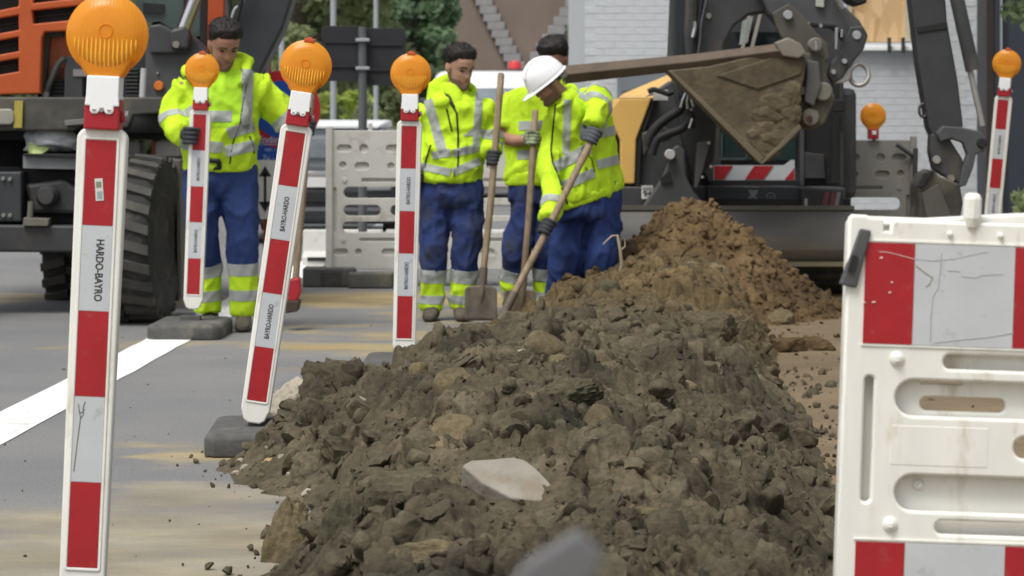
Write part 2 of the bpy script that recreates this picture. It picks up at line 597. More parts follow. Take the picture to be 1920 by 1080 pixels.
def osb_material():
    m = bpy.data.materials.new('strand_board')
    m.use_nodes = True
    N, L = m.node_tree.nodes, m.node_tree.links
    tc = N.new('ShaderNodeTexCoord')
    v = N.new('ShaderNodeTexVoronoi')
    v.inputs['Scale'].default_value = 9
    mp = N.new('ShaderNodeMapping'); mp.inputs['Rotation'].default_value = (0, 0.6, 0); mp.inputs['Scale'].default_value = (1.4, 1, 0.5)
    L.new(tc.outputs['Object'], mp.inputs[0]); L.new(mp.outputs[0], v.inputs['Vector'])
    r = N.new('ShaderNodeValToRGB')
    r.color_ramp.elements[0].color = (0.46, 0.28, 0.13, 1)
    r.color_ramp.elements[1].color = (0.74, 0.52, 0.28, 1)
    L.new(v.outputs['Color'], r.inputs['Fac'])
    L.new(r.outputs[0], N['Principled BSDF'].inputs['Base Color'])
    N['Principled BSDF'].inputs['Roughness'].default_value = 0.8
    return m
win = MB().box(((wx0 + wx1) / 2, HD + 0.1, (wz0 + wz1) / 2), (wx1 - wx0 - 0.02, 0.02, wz1 - wz0 - 0.02)).build('window_board', osb_material(), house)
mb = MB()
for xx in (wx0 + 0.03, wx1 - 0.03): mb.box((xx, HD + 0.06, (wz0 + wz1) / 2), (0.05, 0.06, wz1 - wz0 - 0.03))
mb.build('window_frame', mat('dull_cream_frame', (0.50, 0.45, 0.33), 0.6), win)
mb = MB().box(((wx0 + wx1) / 2, HD - 0.02, wz0 - 0.06), (wx1 - wx0 + 0.25, 0.16, 0.05))
mb.build('window_sill', M_CLEANWHITE, house, bevel=0.006)
for px in (1664, 1690): MB().box(((px - CX) / hs, HD - 0.125, wz0 - 0.03), (0.035, 0.05, 0.16)).build('bracket', M_DARKMETAL, house)
mb = MB()
mb.box(((1203 - CX) / hs, HD - 0.14, 0.88), (0.52, 0.2, 1.76))
cab = tag(mb.build('utility_cabinet', mat('cabinet_grey', (0.17, 0.19, 0.21), 0.5, var=0.05), bevel=0.01), 'grey street utility cabinet standing against the white brick wall', 'cabinet')
# rainwater pipe, dark post and slate grey building on the right
mb = MB()
mb.tube([((1845 - CX) / hs, HD - 0.08, 0), ((1845 - CX) / hs, HD - 0.08, 5.4)], 0.055, 14)
for z in (0.6, 2.1, 3.6): mb.tube([((1845 - CX) / hs, HD - 0.08, z), ((1845 - CX) / hs, HD - 0.08, z + 0.04)], 0.064, 14)
tag(mb.build('drainpipe', mat('grey_white_pipe', (0.48, 0.50, 0.52), 0.5), smooth=40), 'pale rainwater pipe at the corner of the white house', 'drainpipe')
M_SLATE = mat('slate_blue_wall', (0.035, 0.042, 0.055), 0.6, var=0.1, vscale=2)
hs2 = F / 25.0
g2 = tag(empty('slate_building', (5.6, 25, 0)), 'dark slate grey building at the right edge', 'building')
x0 = (1872 - CX) / hs2
mb = MB().box((x0 + 2.5, 25.6, 2.6), (5, 1.1, 5.2))
mb.build('wall', M_SLATE, g2)
M_SLATE2 = mat('dark_brown_post', (0.040, 0.032, 0.030), 0.6)
mb = MB().box((x0 - 0.04, 25.3, 2.6), (0.07, 0.2, 5.2))
mb.build('corner_post', M_SLATE2, g2)
mb = MB().box((x0 + 0.03, 25.02, 2.6), (0.018, 0.03, 5.2))
mb.build('edge_trim', M_GALV, g2)
for i in range(7):
    mb = MB().box((x0 + 0.38 + i * 0.6, 25.035, 2.6), (0.56, 0.02, 5.18))
    mb.build('cladding_panel', M_SLATE, g2, bevel=0.004)

# ---------------------------------------------------------------- brown brick building with stepped grey stone bands
BD = 62.0
bs = F / BD
M_BBRICK = mat('brown_brick', (0.20, 0.155, 0.125), 0.85, var=0.14, vscale=1.2, dirt=(0.155, 0.122, 0.10), dirt_amt=0.3, dscale=0.6)
M_STONE = mat('grey_stone_band', (0.27, 0.265, 0.265), 0.8, var=0.08)
bb = tag(empty('brick_building', (0.4, BD, 0)), 'brown brick building with two slanting stepped bands of grey stone', 'building')
mb = MB()
bx0, bx1 = (835 - CX) / bs, (1120 - CX) / bs
mb.box(((bx0 + bx1) / 2, BD + 3, 4.5), (bx1 - bx0, 6, 9))
mb.build('wall', M_BBRICK, bb)
for (xa, ya, xb, yb) in ((893, -26, 990, 168), (1098, -26, 1010, 106)):
    n = 14 if xa < 1000 else 9
    for k in range(n):
        t = k / (n - 1)
        px, py = xa + (xb - xa) * t, ya + (yb - ya) * t
        mb = MB().box(((px - CX) / bs, BD - 0.05, EYE - (py - YH) / bs), (0.40, 0.14, (yb - ya) / (n - 1) / bs - 0.004))
        mb.build('stone_block', M_STONE, bb, bevel=0.01, seg=1)
# roof edge far above the frame
mb = MB()
mb.prism([(bx0 - 0.3, BD - 0.3, 9), (bx1 + 0.3, BD - 0.3, 9), ((bx0 + bx1) / 2, BD - 0.3, 11.4)], (0, 6.8, 0))
mb.build('roof', M_SLATE, bb)

# ---------------------------------------------------------------- trees and shrubs
def leaf_mat(name, col, var=0.35):
    if name in MATS: return MATS[name]
    m = mat(name, col, 0.6, var=var, vscale=0.9, spec=0.25)
    N, L = m.node_tree.nodes, m.node_tree.links
    b = N['Principled BSDF']
    tr = N.new('ShaderNodeBsdfTranslucent')
    br = N.new('ShaderNodeMix'); br.data_type = 'RGBA'; br.blend_type = 'MULTIPLY'; br.inputs[0].default_value = 1
    br.inputs[7].default_value = (1.5, 1.5, 1.4, 1)
    L.new(b.inputs['Base Color'].links[0].from_socket, br.inputs[6])
    L.new(br.outputs[2], tr.inputs['Color'])
    ad = N.new('ShaderNodeAddShader')
    L.new(b.outputs[0], ad.inputs[0]); L.new(tr.outputs[0], ad.inputs[1])
    L.new(ad.outputs[0], N['Material Output'].inputs['Surface'])
    return m
M_LEAF = [leaf_mat('leaves_mid_green', (0.100, 0.135, 0.070)), leaf_mat('leaves_dark_green', (0.090, 0.135, 0.080)), leaf_mat('leaves_olive_green', (0.125, 0.145, 0.075)), leaf_mat('leaves_yellow_green', (0.19, 0.23, 0.06)), leaf_mat('leaves_blue_green', (0.10, 0.135, 0.085))]
M_BARK = mat('bark', (0.07, 0.055, 0.04), 0.9, var=0.3, vscale=8, bump=0.6, bscale=20)
def leaves_mesh(name, clumps, per, size, rs, material):
    """many leaf-sized faces gathered in clumps; clumps = [(centre, radius)]"""
    V, Fc = [], []
    for (c, r) in clumps:
        n = per
        d = rs.normal(size=(n, 3)); d /= np.linalg.norm(d, axis=1)[:, None]
        pos = np.array(c) + d * (r * rs.uniform(0.25, 1.0, size=(n, 1)) ** 0.6) * np.array([1, 1, 0.8])
        a = rs.normal(size=(n, 3)); a /= np.linalg.norm(a, axis=1)[:, None]
        b = np.cross(a, rs.normal(size=(n, 3))); b /= np.linalg.norm(b, axis=1)[:, None]
        s = size * rs.uniform(0.6, 1.3, size=(n, 1))
        V.append(np.stack([pos - a * s, pos + b * s * 0.55, pos + a * s, pos - b * s * 0.55], axis=1).reshape(-1, 3))
    V = np.concatenate(V)
    me = bpy.data.meshes.new(name)
    k = len(V) // 4
    me.vertices.add(len(V)); me.vertices.foreach_set('co', V.ravel())
    me.loops.add(len(V)); me.loops.foreach_set('vertex_index', np.arange(len(V), dtype=np.int32))
    me.polygons.add(k); me.polygons.foreach_set('loop_start', np.arange(0, 4 * k, 4, dtype=np.int32)); me.polygons.foreach_set('loop_total', np.full(k, 4, dtype=np.int32))
    me.update(); me.validate()
    me.materials.append(material)
    return me
def tree(label, X, D, h, rx, rz, mi, seed, clumps=46, per=90, leaf=0.10, base=0.6):
    rs = np.random.RandomState(seed)
    root = tag(empty('broadleaf_tree', (X, D, 0)), label, 'tree', 'trees beyond the works')
    mb = MB()
    mb.tube([(X, D, 0), (X + 0.05, D, h * 0.3), (X + rs.uniform(-.2, .2), D, h * 0.62)], [0.17, 0.13, 0.06], 9)
    for k in range(6):
        a = rs.uniform(0, 6.28); z0 = h * rs.uniform(0.25, 0.5)
        mb.tube([(X + 0.03, D, z0), (X + math.cos(a) * rx * 0.4, D + math.sin(a) * rx * 0.4, z0 + h * 0.15), (X + math.cos(a) * rx * 0.75, D + math.sin(a) * rx * 0.75, z0 + h * 0.22)], [0.07, 0.045, 0.02], 6)
    mb.build('trunk', M_BARK, root)
    cl = []
    for k in range(clumps):
        d = rs.normal(size=3); d /= np.linalg.norm(d)
        q = rs.uniform(0.35, 1.0) ** 0.5
        zc = base + rz
        cl.append(((d[0] * rx * q, d[1] * rx * q, max(0.35, zc + d[2] * rz * q)), rs.uniform(0.32, 0.62) * min(rx, 1.6) * 0.55))
    me = leaves_mesh('crown', cl, per, leaf, rs, M_LEAF[mi])
    link_mesh('crown', me, None, root)
    return root
tree('tall olive green tree left of the black sign backs', -3.5, 44, 7, 1.9, 3.2, 2, 1, 90, 240, base=0.5)
tree('mid green tree right behind the two lamp posts', -3.05, 52, 8, 1.7, 3.6, 0, 2, 90, 240, base=0.6)
tree('dark green dense tree between the lamp posts and the brick building', -1.95, 50, 6.5, 0.95, 2.6, 1, 3, 70, 210, base=0.4)
tree('blue green tree spreading in front of the brick building corner', -1.22, 47, 2.9, 0.50, 1.15, 4, 4, 46, 120, base=0.2)
tree('olive green tree behind the raised boom of the orange excavator', -5.6, 48, 7, 2.2, 3.2, 2, 5, 90, 110, base=0.5)
tree('mid green tree behind the cab of the orange excavator', -9.0, 50, 7.5, 2.4, 3.5, 0, 6, 90, 110, base=0.5)
tree('small dark tree in the gap beside the white brick house', 1.12, 44, 3.3, 0.42, 1.35, 1, 7, 30, 90, 0.12, base=0.3)
# far wood closing the view
rs = np.random.RandomState(20)
cl = [((rs.uniform(-24, -2.0), rs.uniform(72, 80), rs.uniform(0.4, 9.5)), rs.uniform(0.9, 1.7)) for k in range(330)]
me = leaves_mesh('far_wood', cl, 90, 0.3, rs, leaf_mat('leaves_far', (0.085, 0.11, 0.06)))
tag(link_mesh('far_wood', me, None), 'far green wood closing the view', kind='stuff')
mb = MB()
gr = [[(x, 82 + 0.8 * math.sin(x * 0.9 + z), z) for x in np.linspace(-60, 60, 60)] for z in np.linspace(-0.2, 13, 8)]
mb.grid(gr)
tag(mb.build('wooded_bank', leaf_mat('leaves_bank', (0.05, 0.075, 0.03))), 'green wooded bank in the distance', kind='structure')
# shrubs
def shrub(label, X, D, w, h, mi, seed, n=16, per=90, leaf=0.10):
    rs = np.random.RandomState(seed)
    root = tag(empty('shrub', (X, D, 0)), label, 'shrub', 'shrubs behind the white barrier')
    mb = MB()
    for k in range(6):
        a = rs.uniform(0, 6.28)
        mb.tube([(X, D, 0), (X + math.cos(a) * w * .3, D + math.sin(a) * w * .2, h * 0.7)], [0.03, 0.012], 5)
    mb.build('stem', M_BARK, root)
    cl = [((rs.uniform(-w, w), rs.uniform(-w * .6, w * .6), rs.uniform(0.2, h) * (0.75 + 0.25 * rs.rand())), rs.uniform(0.16, 0.3)) for k in range(n)]
    link_mesh('foliage', leaves_mesh('foliage', cl, per, leaf, rs, M_LEAF[mi]), None, root)
shrub('yellow green shrub under the black sign, by the sign pole', -2.7, 39, 0.75, 1.75, 3, 31, 26)
shrub('bright green shrub just right of the black sign pole', -1.75, 38, 0.55, 1.7, 2, 32, 22)
shrub('darker green shrub left of the pale lamp post', -3.9, 40, 0.8, 1.7, 0, 33, 26)
# leafy branch hanging in at the top right, and a low plant by the slate wall
rs = np.random.RandomState(40)
root = tag(empty('street_tree', (5.6, 23.0, 0)), 'tree at the right edge with dark leafy branch hanging into view', 'tree')
mb = MB()
mb.tube([(5.6, 23, 0), (5.55, 23, 1.8), (5.35, 23, 3.2)], [0.11, 0.09, 0.05], 9)
mb.tube([(5.45, 23, 2.2), (5.0, 23, 2.55), (4.45, 22.9, 2.35)], [0.05, 0.03, 0.012], 7)
mb.build('trunk', M_BARK, root)
cl = [((-0.75 + rs.uniform(-.85, .8), rs.uniform(-.4, .4), rs.uniform(2.1, 3.5)), 0.17) for k in range(130)]
cl = [c for c in cl if c[0][2] > 2.27 - 0.6 * (c[0][0] + 1.35)]
link_mesh('crown', leaves_mesh('crown', cl, 60, 0.055, rs, M_LEAF[0]), None, root)
root = tag(empty('low_plant', (4.25, 22.0, 0)), 'low green plant at the foot of the slate wall', 'plant')
cl = [((rs.uniform(-.12, .25), rs.uniform(-.15, .15), rs.uniform(0.12, 0.62)), 0.1) for k in range(16)]
link_mesh('foliage', leaves_mesh('foliage', cl, 50, 0.045, rs, M_LEAF[2]), None, root)
mb = MB()
for k in range(5): mb.tube([(4.3, 22, 0), (4.3 + rs.uniform(-.15, .2), 22 + rs.uniform(-.1, .1), 0.5)], [0.012, 0.006], 5)
mb.build('stem', M_BARK, root)

# ---------------------------------------------------------------- posts and signs
M_POST = mat('pale_grey_post', (0.33, 0.35, 0.37), 0.5, var=0.05)
def lamp_post(px, D, r, h, label):
    X = (px - CX) * D / F
    t = tag(empty('lamp_post', (X, D, 0)), label, 'lamp post', 'pale lamp posts beyond the works')
    MB().tube([(X, D, 0), (X, D, h)], [r, r * 0.75], 12).build('pole', M_POST, t, smooth=40)
    MB().lathe([(r * 1.5, 0), (r * 1.5, 0.5), (r * 1.05, 0.56)], (X, D, 0), n=12).build('base', M_POST, t, smooth=40)
    mb = MB().box((X + 0.4, D, h - 0.06), (0.9, 0.22, 0.1))
    mb.build('lamp_head', M_POST, t, bevel=0.03)
lamp_post(625, 36, 0.045, 5.4, 'pale grey lamp post rising behind the left half of the black sign')
lamp_post(705, 36, 0.038, 5.0, 'slim pale grey lamp post rising behind the right half of the black sign')
X = (528 - CX) * 30 / F
tag(MB().tube([(X, 30, 0), (X, 30, EYE - (62 - YH) * 30 / F)], 0.03, 10).build('short_post', M_POST), 'pale post with a free top beside the dark excavator boom', 'post')

SD = 23.0
st = tag(empty('traffic_sign', (P(680, 208, SD).x, SD, 0)), 'two black sign plates seen from behind on a grey pole', 'road sign')
c = P(680, 208, SD)
MB().tube([(c.x, SD, 0), (c.x, SD, EYE - (50 - YH) * SD / F)], 0.038, 14).build('pole', mat('sign_pole_grey', (0.10, 0.105, 0.11), 0.5), st, smooth=40)
M_SIGNBACK = mat('black_sign_back', (0.02, 0.021, 0.024), 0.55, var=0.1)
for (x0, y0, x1, y1) in ((602, 48, 677, 152), (683, 52, 760, 160)):
    a, b_ = P(x0, y1, SD), P(x1, y0, SD)
    vs, fs = curve_mesh([rrect(a.x, a.z, b_.x, b_.z, 0.045)], 0.02, 0.004)
    pl = MB().add([v + Vector((0, SD + 0.06, 0)) for v in vs], fs).build('sign_plate', M_SIGNBACK, st)
    for yy in (0.28, 0.72):
        z = a.z + (b_.z - a.z) * yy
        MB().box(((a.x + b_.x) / 2, SD + 0.042, z), (b_.x - a.x - 0.06, 0.014, 0.03)).build('stiffener', M_SIGNBACK, pl)
mb = MB()
for py in (75, 128): mb.box(P(680, py, SD - 0.03), (0.12, 0.05, 0.028))
mb.build('clamp', M_GALV, st, bevel=0.004)

# temporary parking ban: round sign, blue text plate, arrow plate, one red post
TD = 19.6
ts = tag(empty('parking_ban_sign', (P(508, 208, TD).x, TD, 0)), 'round red and blue parking ban sign above a blue plate and an arrow plate', 'road sign')
M_SRED = mat('sign_red', (0.42, 0.02, 0.03), 0.4, var=0.05)
M_SBLUE = mat('sign_blue', (0.012, 0.07, 0.36), 0.4, var=0.08)
M_SWHITE = mat('sign_white', (0.62, 0.62, 0.60), 0.5, var=0.04)
cc = P(528, 205, TD)
R0 = 0.285
pl = MB().lathe([(R0, 0), (R0, 0.016)], cc + Vector((0, 0, 0)), (0, 1, 0), 40).build('round_plate', M_SRED, ts)
MB().lathe([(R0 * 0.74, 0), (R0 * 0.74, 0.004)], cc + Vector((0, -0.004, 0)), (0, 1, 0), 40).build('blue_field', M_SBLUE, pl)
MB().box(cc + Vector((0, -0.0075, 0)), (R0 * 1.5, 0.005, 0.066), Matrix.Rotation(rad(45), 3, 'Y')).build('red_bar', M_SRED, pl)
a, b_ = P(476, 308, TD), P(552, 237, TD)
vs, fs = curve_mesh([rrect(a.x, a.z, b_.x, b_.z, 0.015)], 0.014)
bp_ = MB().add([v + Vector((0, TD + 0.01, 0)) for v in vs], fs).build('text_plate', M_SBLUE, ts)
mb = MB()
for (tx, px, py, s) in (('Ending B.', 518, 262, 0.075), ('van - tot', 514, 280, 0.04), ('7u - 18u', 516, 296, 0.055)):
    vs, fs = text_geo(tx, s)
    o_ = P(px, py, TD - 0.002)
    mb.add([v + o_ for v in vs], fs)
mb.box(P(514, 271, TD - 0.001), (0.24, 0.003, 0.007))
mb.build('lettering', mat('faded_white_print', (0.30, 0.40, 0.62), 0.6), bp_)
a, b_ = P(481, 410, TD), P(521, 300, TD)
vs, fs = curve_mesh([rrect(a.x, a.z, b_.x, b_.z, 0.015)], 0.012)
ap = MB().add([v + Vector((0, TD - 0.03, 0)) for v in vs], fs).build('arrow_plate', M_SWHITE, ts)
mb = MB()
tri = lambda x, y, s: [P(x - 12, y + s, TD - 0.038), P(x + 12, y + s, TD - 0.038), P(x, y, TD - 0.038)]
mb.prism(tri(497, 311, 20), (0, 0.002, 0)).prism(tri(497, 398, -20), (0, 0.002, 0))
mb.box(P(497, 354, TD - 0.037), (0.020, 0.002, 0.24))
mb.build('double_arrow', M_BLACKTXT, ap)
MB().tube([P(503, 90, TD + 0.06), (P(497, 0, TD).x, TD + 0.06, 0.02)], 0.024, 12).build('pole', mat('orange_red_post', (0.42, 0.07, 0.025), 0.5), ts, smooth=40)
c = P(497, 0, TD)
MB().box((c.x, TD + 0.06, 0.05), (0.36, 0.5, 0.1)).build('foot', M_RUBBER, ts, bevel=0.015)

# ---------------------------------------------------------------- parked car and white van
CD = 27.0
cx_ = P(590, 0, CD).x
car = tag(empty('parked_car', (cx_, CD, 0)), 'dark grey parked car with white roof behind the white barrier', 'car')
M_CARDARK = mat('dark_grey_car_paint', (0.030, 0.032, 0.036), 0.3, var=0.1, coat=0.5)
M_CARWHITE = mat('white_car_paint', (0.75, 0.76, 0.77), 0.3, var=0.03, coat=0.4)
def section(y, hw, z0, z1, r=0.12):
    return [(cx_ + x, y, z) for x, z in rrect(-hw, z0, hw, z1, r, 4)]
mb = MB()
mb.loft([section(CD + 0.0, 0.78, 0.26, 0.62), section(CD + 0.08, 0.85, 0.20, 0.74), section(CD + 1.0, 0.87, 0.2, 0.84), section(CD + 3.6, 0.87, 0.2, 0.9), section(CD + 4.2, 0.80, 0.3, 0.85)])
body = mb.build('body', M_CARDARK, car, smooth=50)
mb = MB()
mb.loft([section(CD + 1.0, 0.80, 0.80, 0.86, .02), section(CD + 1.75, 0.66, 0.80, 1.17, .1), section(CD + 3.3, 0.66, 0.8, 1.19, .1), section(CD + 3.9, 0.74, 0.8, 0.9, .04)])
mb.build('windscreen', mat('car_glass', (0.075, 0.09, 0.10), 0.1, var=0.2), car, smooth=40)
mb = MB()
mb.loft([section(CD + 1.7, 0.56, 1.165, 1.19, .01), section(CD + 1.9, 0.66, 1.15, 1.25, .04), section(CD + 3.2, 0.64, 1.15, 1.25, .04), section(CD + 3.5, 0.58, 1.14, 1.17, .01)])
mb.build('roof', M_CARWHITE, car, smooth=50)
MB().box((cx_ + 0.02, CD - 0.03, 0.63), (0.34, 0.012, 0.10)).build('number_plate', M_SWHITE, car)
MB().box((cx_, CD - 0.02, 0.48), (1.0, 0.03, 0.13)).build('grille', M_BLACK, car, bevel=0.02)
MB().box((cx_, CD - 0.04, 0.30), (1.6, 0.12, 0.18)).build('bumper', M_CARDARK, car, bevel=0.05)
for s in (-1, 1):
    MB().box((cx_ + s * 0.64, CD + 0.015, 0.60), (0.28, 0.08, 0.12)).build('headlight', M_GALV, car, bevel=0.03)
    MB().box((cx_ + s * 0.9, CD + 1.35, 0.95), (0.16, 0.1, 0.12)).build('mirror', M_CARDARK, car, bevel=0.03)
    for yy in (0.75, 3.35):
        w_ = MB().lathe([(0.2, -0.1), (0.31, -0.09), (0.31, 0.09), (0.2, 0.1)], (cx_ + s * 0.76, CD + yy, 0.31), (1, 0, 0), 22).build('wheel', M_TYRE, car, smooth=40)
        MB().lathe([(0.19, -0.105), (0.19, 0.105)], (cx_ + s * 0.765, CD + yy, 0.31), (1, 0, 0), 18).build('rim', M_GALV, w_)

VD = 38.0
vx = P(925, 0, VD).x
van = tag(empty('parked_van', (vx, VD, 0)), 'white parked van behind the standing workers', 'van')
def sect2(y, hw, z0, z1, r=0.12):
    return [(vx + x, y, z) for x, z in rrect(-hw, z0, hw, z1, r, 4)]
mb = MB()
mb.loft([sect2(VD, 0.88, 0.3, 0.95), sect2(VD + 0.1, 0.95, 0.25, 1.1), sect2(VD + 0.8, 0.96, 0.25, 1.25), sect2(VD + 1.5, 0.90, 0.25, 1.9, .16), sect2(VD + 1.9, 0.9, 0.25, 1.95, .16), sect2(VD + 5, 0.92, 0.25, 1.95, .12)])
mb.build('body', M_CARWHITE, van, smooth=50)
mb = MB().prism([(vx - 0.76, VD + 0.83, 1.30), (vx + 0.76, VD + 0.83, 1.30), (vx + 0.66, VD + 1.42, 1.76), (vx - 0.66, VD + 1.42, 1.76)], (0, -0.03, 0.02))
mb.build('windscreen', mat('van_glass', (0.17, 0.20, 0.22), 0.1), van)
MB().box((vx, VD - 0.01, 0.55), (1.3, 0.05, 0.3)).build('grille', M_DARKMETAL, van, bevel=0.02)
for s in (-1, 1):
    MB().box((vx + s * 0.68, VD + 0.01, 0.86), (0.3, 0.1, 0.16)).build('headlight', M_GALV, van, bevel=0.03)
    MB().box((vx + s * 1.02, VD + 0.8, 1.4), (0.14, 0.1, 0.28)).build('mirror', M_DARKMETAL, van, bevel=0.03)
    for yy in (0.9, 4.0):
        w_ = MB().lathe([(0.2, -0.1), (0.33, -0.09), (0.33, 0.09), (0.2, 0.1)], (vx + s * 0.83, VD + yy, 0.33), (1, 0, 0), 22).build('wheel', M_TYRE, van, smooth=40)
        MB().lathe([(0.2, -0.105), (0.2, 0.105)], (vx + s * 0.835, VD + yy, 0.33), (1, 0, 0), 18).build('rim', M_GALV, w_)
bl = MB().lathe([(0.11, 0), (0.11, 0.03)], (vx + 0.31, VD + 2.0, 1.95), n=18)
b0 = bl.build('beacon_base', M_DARKMETAL, van)
MB().lathe([(0.10, 0.03), (0.10, 0.10), (0.08, 0.14), (0.03, 0.155)], (vx + 0.31, VD + 2.0, 1.95), n=18).build('warning_light', mat('red_lamp', (0.55, 0.05, 0.05), 0.3), van, smooth=40)
# low white plastic kerb barrier
LD = 23.2
for (xa, xb) in ((566, 716), (722, 872), (878, 1028)):
    a, b_ = P(xa, 0, LD).x, P(xb, 0, LD).x
    prof = [(0.0, 0.0), (0.36, 0.0), (0.36, 0.08), (0.27, 0.12), (0.24, 0.31), (0.12, 0.31), (0.09, 0.12), (0.0, 0.08)]
    mb = MB().prism([(a, LD + y, z) for y, z in prof], (b_ - a, 0, 0))
    lb = 'low white plastic road divider, ' + {566: 'left one of the row', 722: 'middle one of the row', 878: 'right one of the row, behind the shovels'}[xa]
    o = tag(mb.build('road_divider', M_GREYPL, bevel=0.012), lb, 'road divider', 'low white road dividers')
    MB().box(((a + b_) / 2 - 0.2, LD - 0.002, 0.06), (0.2, 0.02, 0.035)).build('forklift_slot', M_BLACK, o)
# ================================================================== THE SPOIL HEAPS
def soil_mat(name, stops, along=None, rough=0.95, bump=0.9, dark=(0.035, 0.03, 0.022)):
    """earth: patches of several soils; along=(y0,y1,colour) mixes in another soil layer further along the heap"""
    m = bpy.data.materials.new(name)
    m.use_nodes = True
    N, L = m.node_tree.nodes, m.node_tree.links
    b = N['Principled BSDF']
    b.inputs['Roughness'].default_value = rough
    b.inputs['Specular IOR Level'].default_value = 0.25
    g = N.new('ShaderNodeNewGeometry')
    def noise(s, d=6, r=0.6):
        n = N.new('ShaderNodeTexNoise')
        n.inputs['Scale'].default_value = s
        n.inputs['Detail'].default_value = d
        n.inputs['Roughness'].default_value = r
        L.new(g.outputs['Position'], n.inputs['Vector'])
        return n.outputs['Fac']
    def ramp(fac, st):
        r = N.new('ShaderNodeValToRGB')
        r.color_ramp.elements[0].position, r.color_ramp.elements[0].color = st[0][0], (*st[0][1], 1)
        r.color_ramp.elements[1].position, r.color_ramp.elements[1].color = st[-1][0], (*st[-1][1], 1)
        for p, c in st[1:-1]:
            e = r.color_ramp.elements.new(p); e.color = (*c, 1)
        L.new(fac, r.inputs['Fac'])
        return r.outputs[0]
    def mix(f, a, c, mode='MIX'):
        n = N.new('ShaderNodeMix'); n.data_type = 'RGBA'; n.blend_type = mode
        if hasattr(f, 'is_linked'): L.new(f, n.inputs[0])
        else: n.inputs[0].default_value = f
        for k, v in ((6, a), (7, c)):
            if hasattr(v, 'is_linked'): L.new(v, n.inputs[k])
            else: n.inputs[k].default_value = (*v, 1)
        return n.outputs[2]
    col = ramp(noise(2.3, 7), stops)
    if along:
        y0, y1, c2 = along
        sp = N.new('ShaderNodeSeparateXYZ'); L.new(g.outputs['Position'], sp.inputs[0])
        ad = N.new('ShaderNodeMath'); ad.operation = 'MULTIPLY_ADD'
        L.new(noise(1.1, 5), ad.inputs[0]); ad.inputs[1].default_value = 5.0
        L.new(sp.outputs['Y'], ad.inputs[2])
        mr = N.new('ShaderNodeMapRange')
        mr.inputs[1].default_value, mr.inputs[2].default_value = y0 + 2.5, y1 + 2.5
        L.new(ad.outputs[0], mr.inputs[0])
        col = mix(mr.outputs[0], col, ramp(noise(5, 6), c2))
    fine = ramp(noise(38, 8, 0.7), [(0.28, (0.52, 0.52, 0.52)), (0.72, (1.36, 1.36, 1.34))])
    col = mix(1.0, col, fine, 'MULTIPLY')
    L.new(col, b.inputs['Base Color'])
    bp = N.new('ShaderNodeBump')
    bp.inputs['Strength'].default_value = bump
    bp.inputs['Distance'].default_value = 0.012
    L.new(noise(55, 9, 0.72), bp.inputs['Height'])
    L.new(bp.outputs[0], b.inputs['Normal'])
    return m
S_GREY = [(0.30, (0.038, 0.036, 0.024)), (0.43, (0.072, 0.062, 0.040)), (0.56, (0.112, 0.093, 0.059)), (0.70, (0.172, 0.142, 0.091))]
S_OCHRE = [(0.3, (0.066, 0.049, 0.025)), (0.55, (0.132, 0.096, 0.047)), (0.75, (0.205, 0.148, 0.074))]
S_RED = [(0.28, (0.058, 0.038, 0.019)), (0.5, (0.118, 0.077, 0.037)), (0.72, (0.190, 0.126, 0.062))]
M_SOIL = soil_mat('grey_brown_soil', S_GREY, (12.2, 14.4, S_OCHRE))
M_SOILRED = soil_mat('reddish_brown_soil', S_RED)
M_CLOD = soil_mat('brown_clod_soil', [(0.3, (0.060, 0.053, 0.036)), (0.5, (0.104, 0.088, 0.058)), (0.72, (0.162, 0.136, 0.090))], (12.2, 14.4, S_OCHRE))
M_CLODGREEN = soil_mat('greenish_clay', [(0.3, (0.050, 0.048, 0.031)), (0.5, (0.085, 0.077, 0.048)), (0.75, (0.132, 0.112, 0.068))])
M_CLODTAN = soil_mat('tan_clay', [(0.3, (0.11, 0.088, 0.050)), (0.5, (0.165, 0.132, 0.076)), (0.75, (0.225, 0.182, 0.108))])
M_PALESTONE = mat('pale_stone', (0.34, 0.305, 0.24), 0.85, var=0.2, vscale=7, bump=0.8, bscale=18, dirt=(0.20, 0.165, 0.115), dirt_amt=0.3, dscale=6)
M_SLABSTONE = mat('pale_grey_concrete', (0.27, 0.25, 0.21), 0.85, var=0.12, vscale=8, bump=0.6, bscale=22, dirt=(0.20, 0.165, 0.115), dirt_amt=0.34, dscale=9)

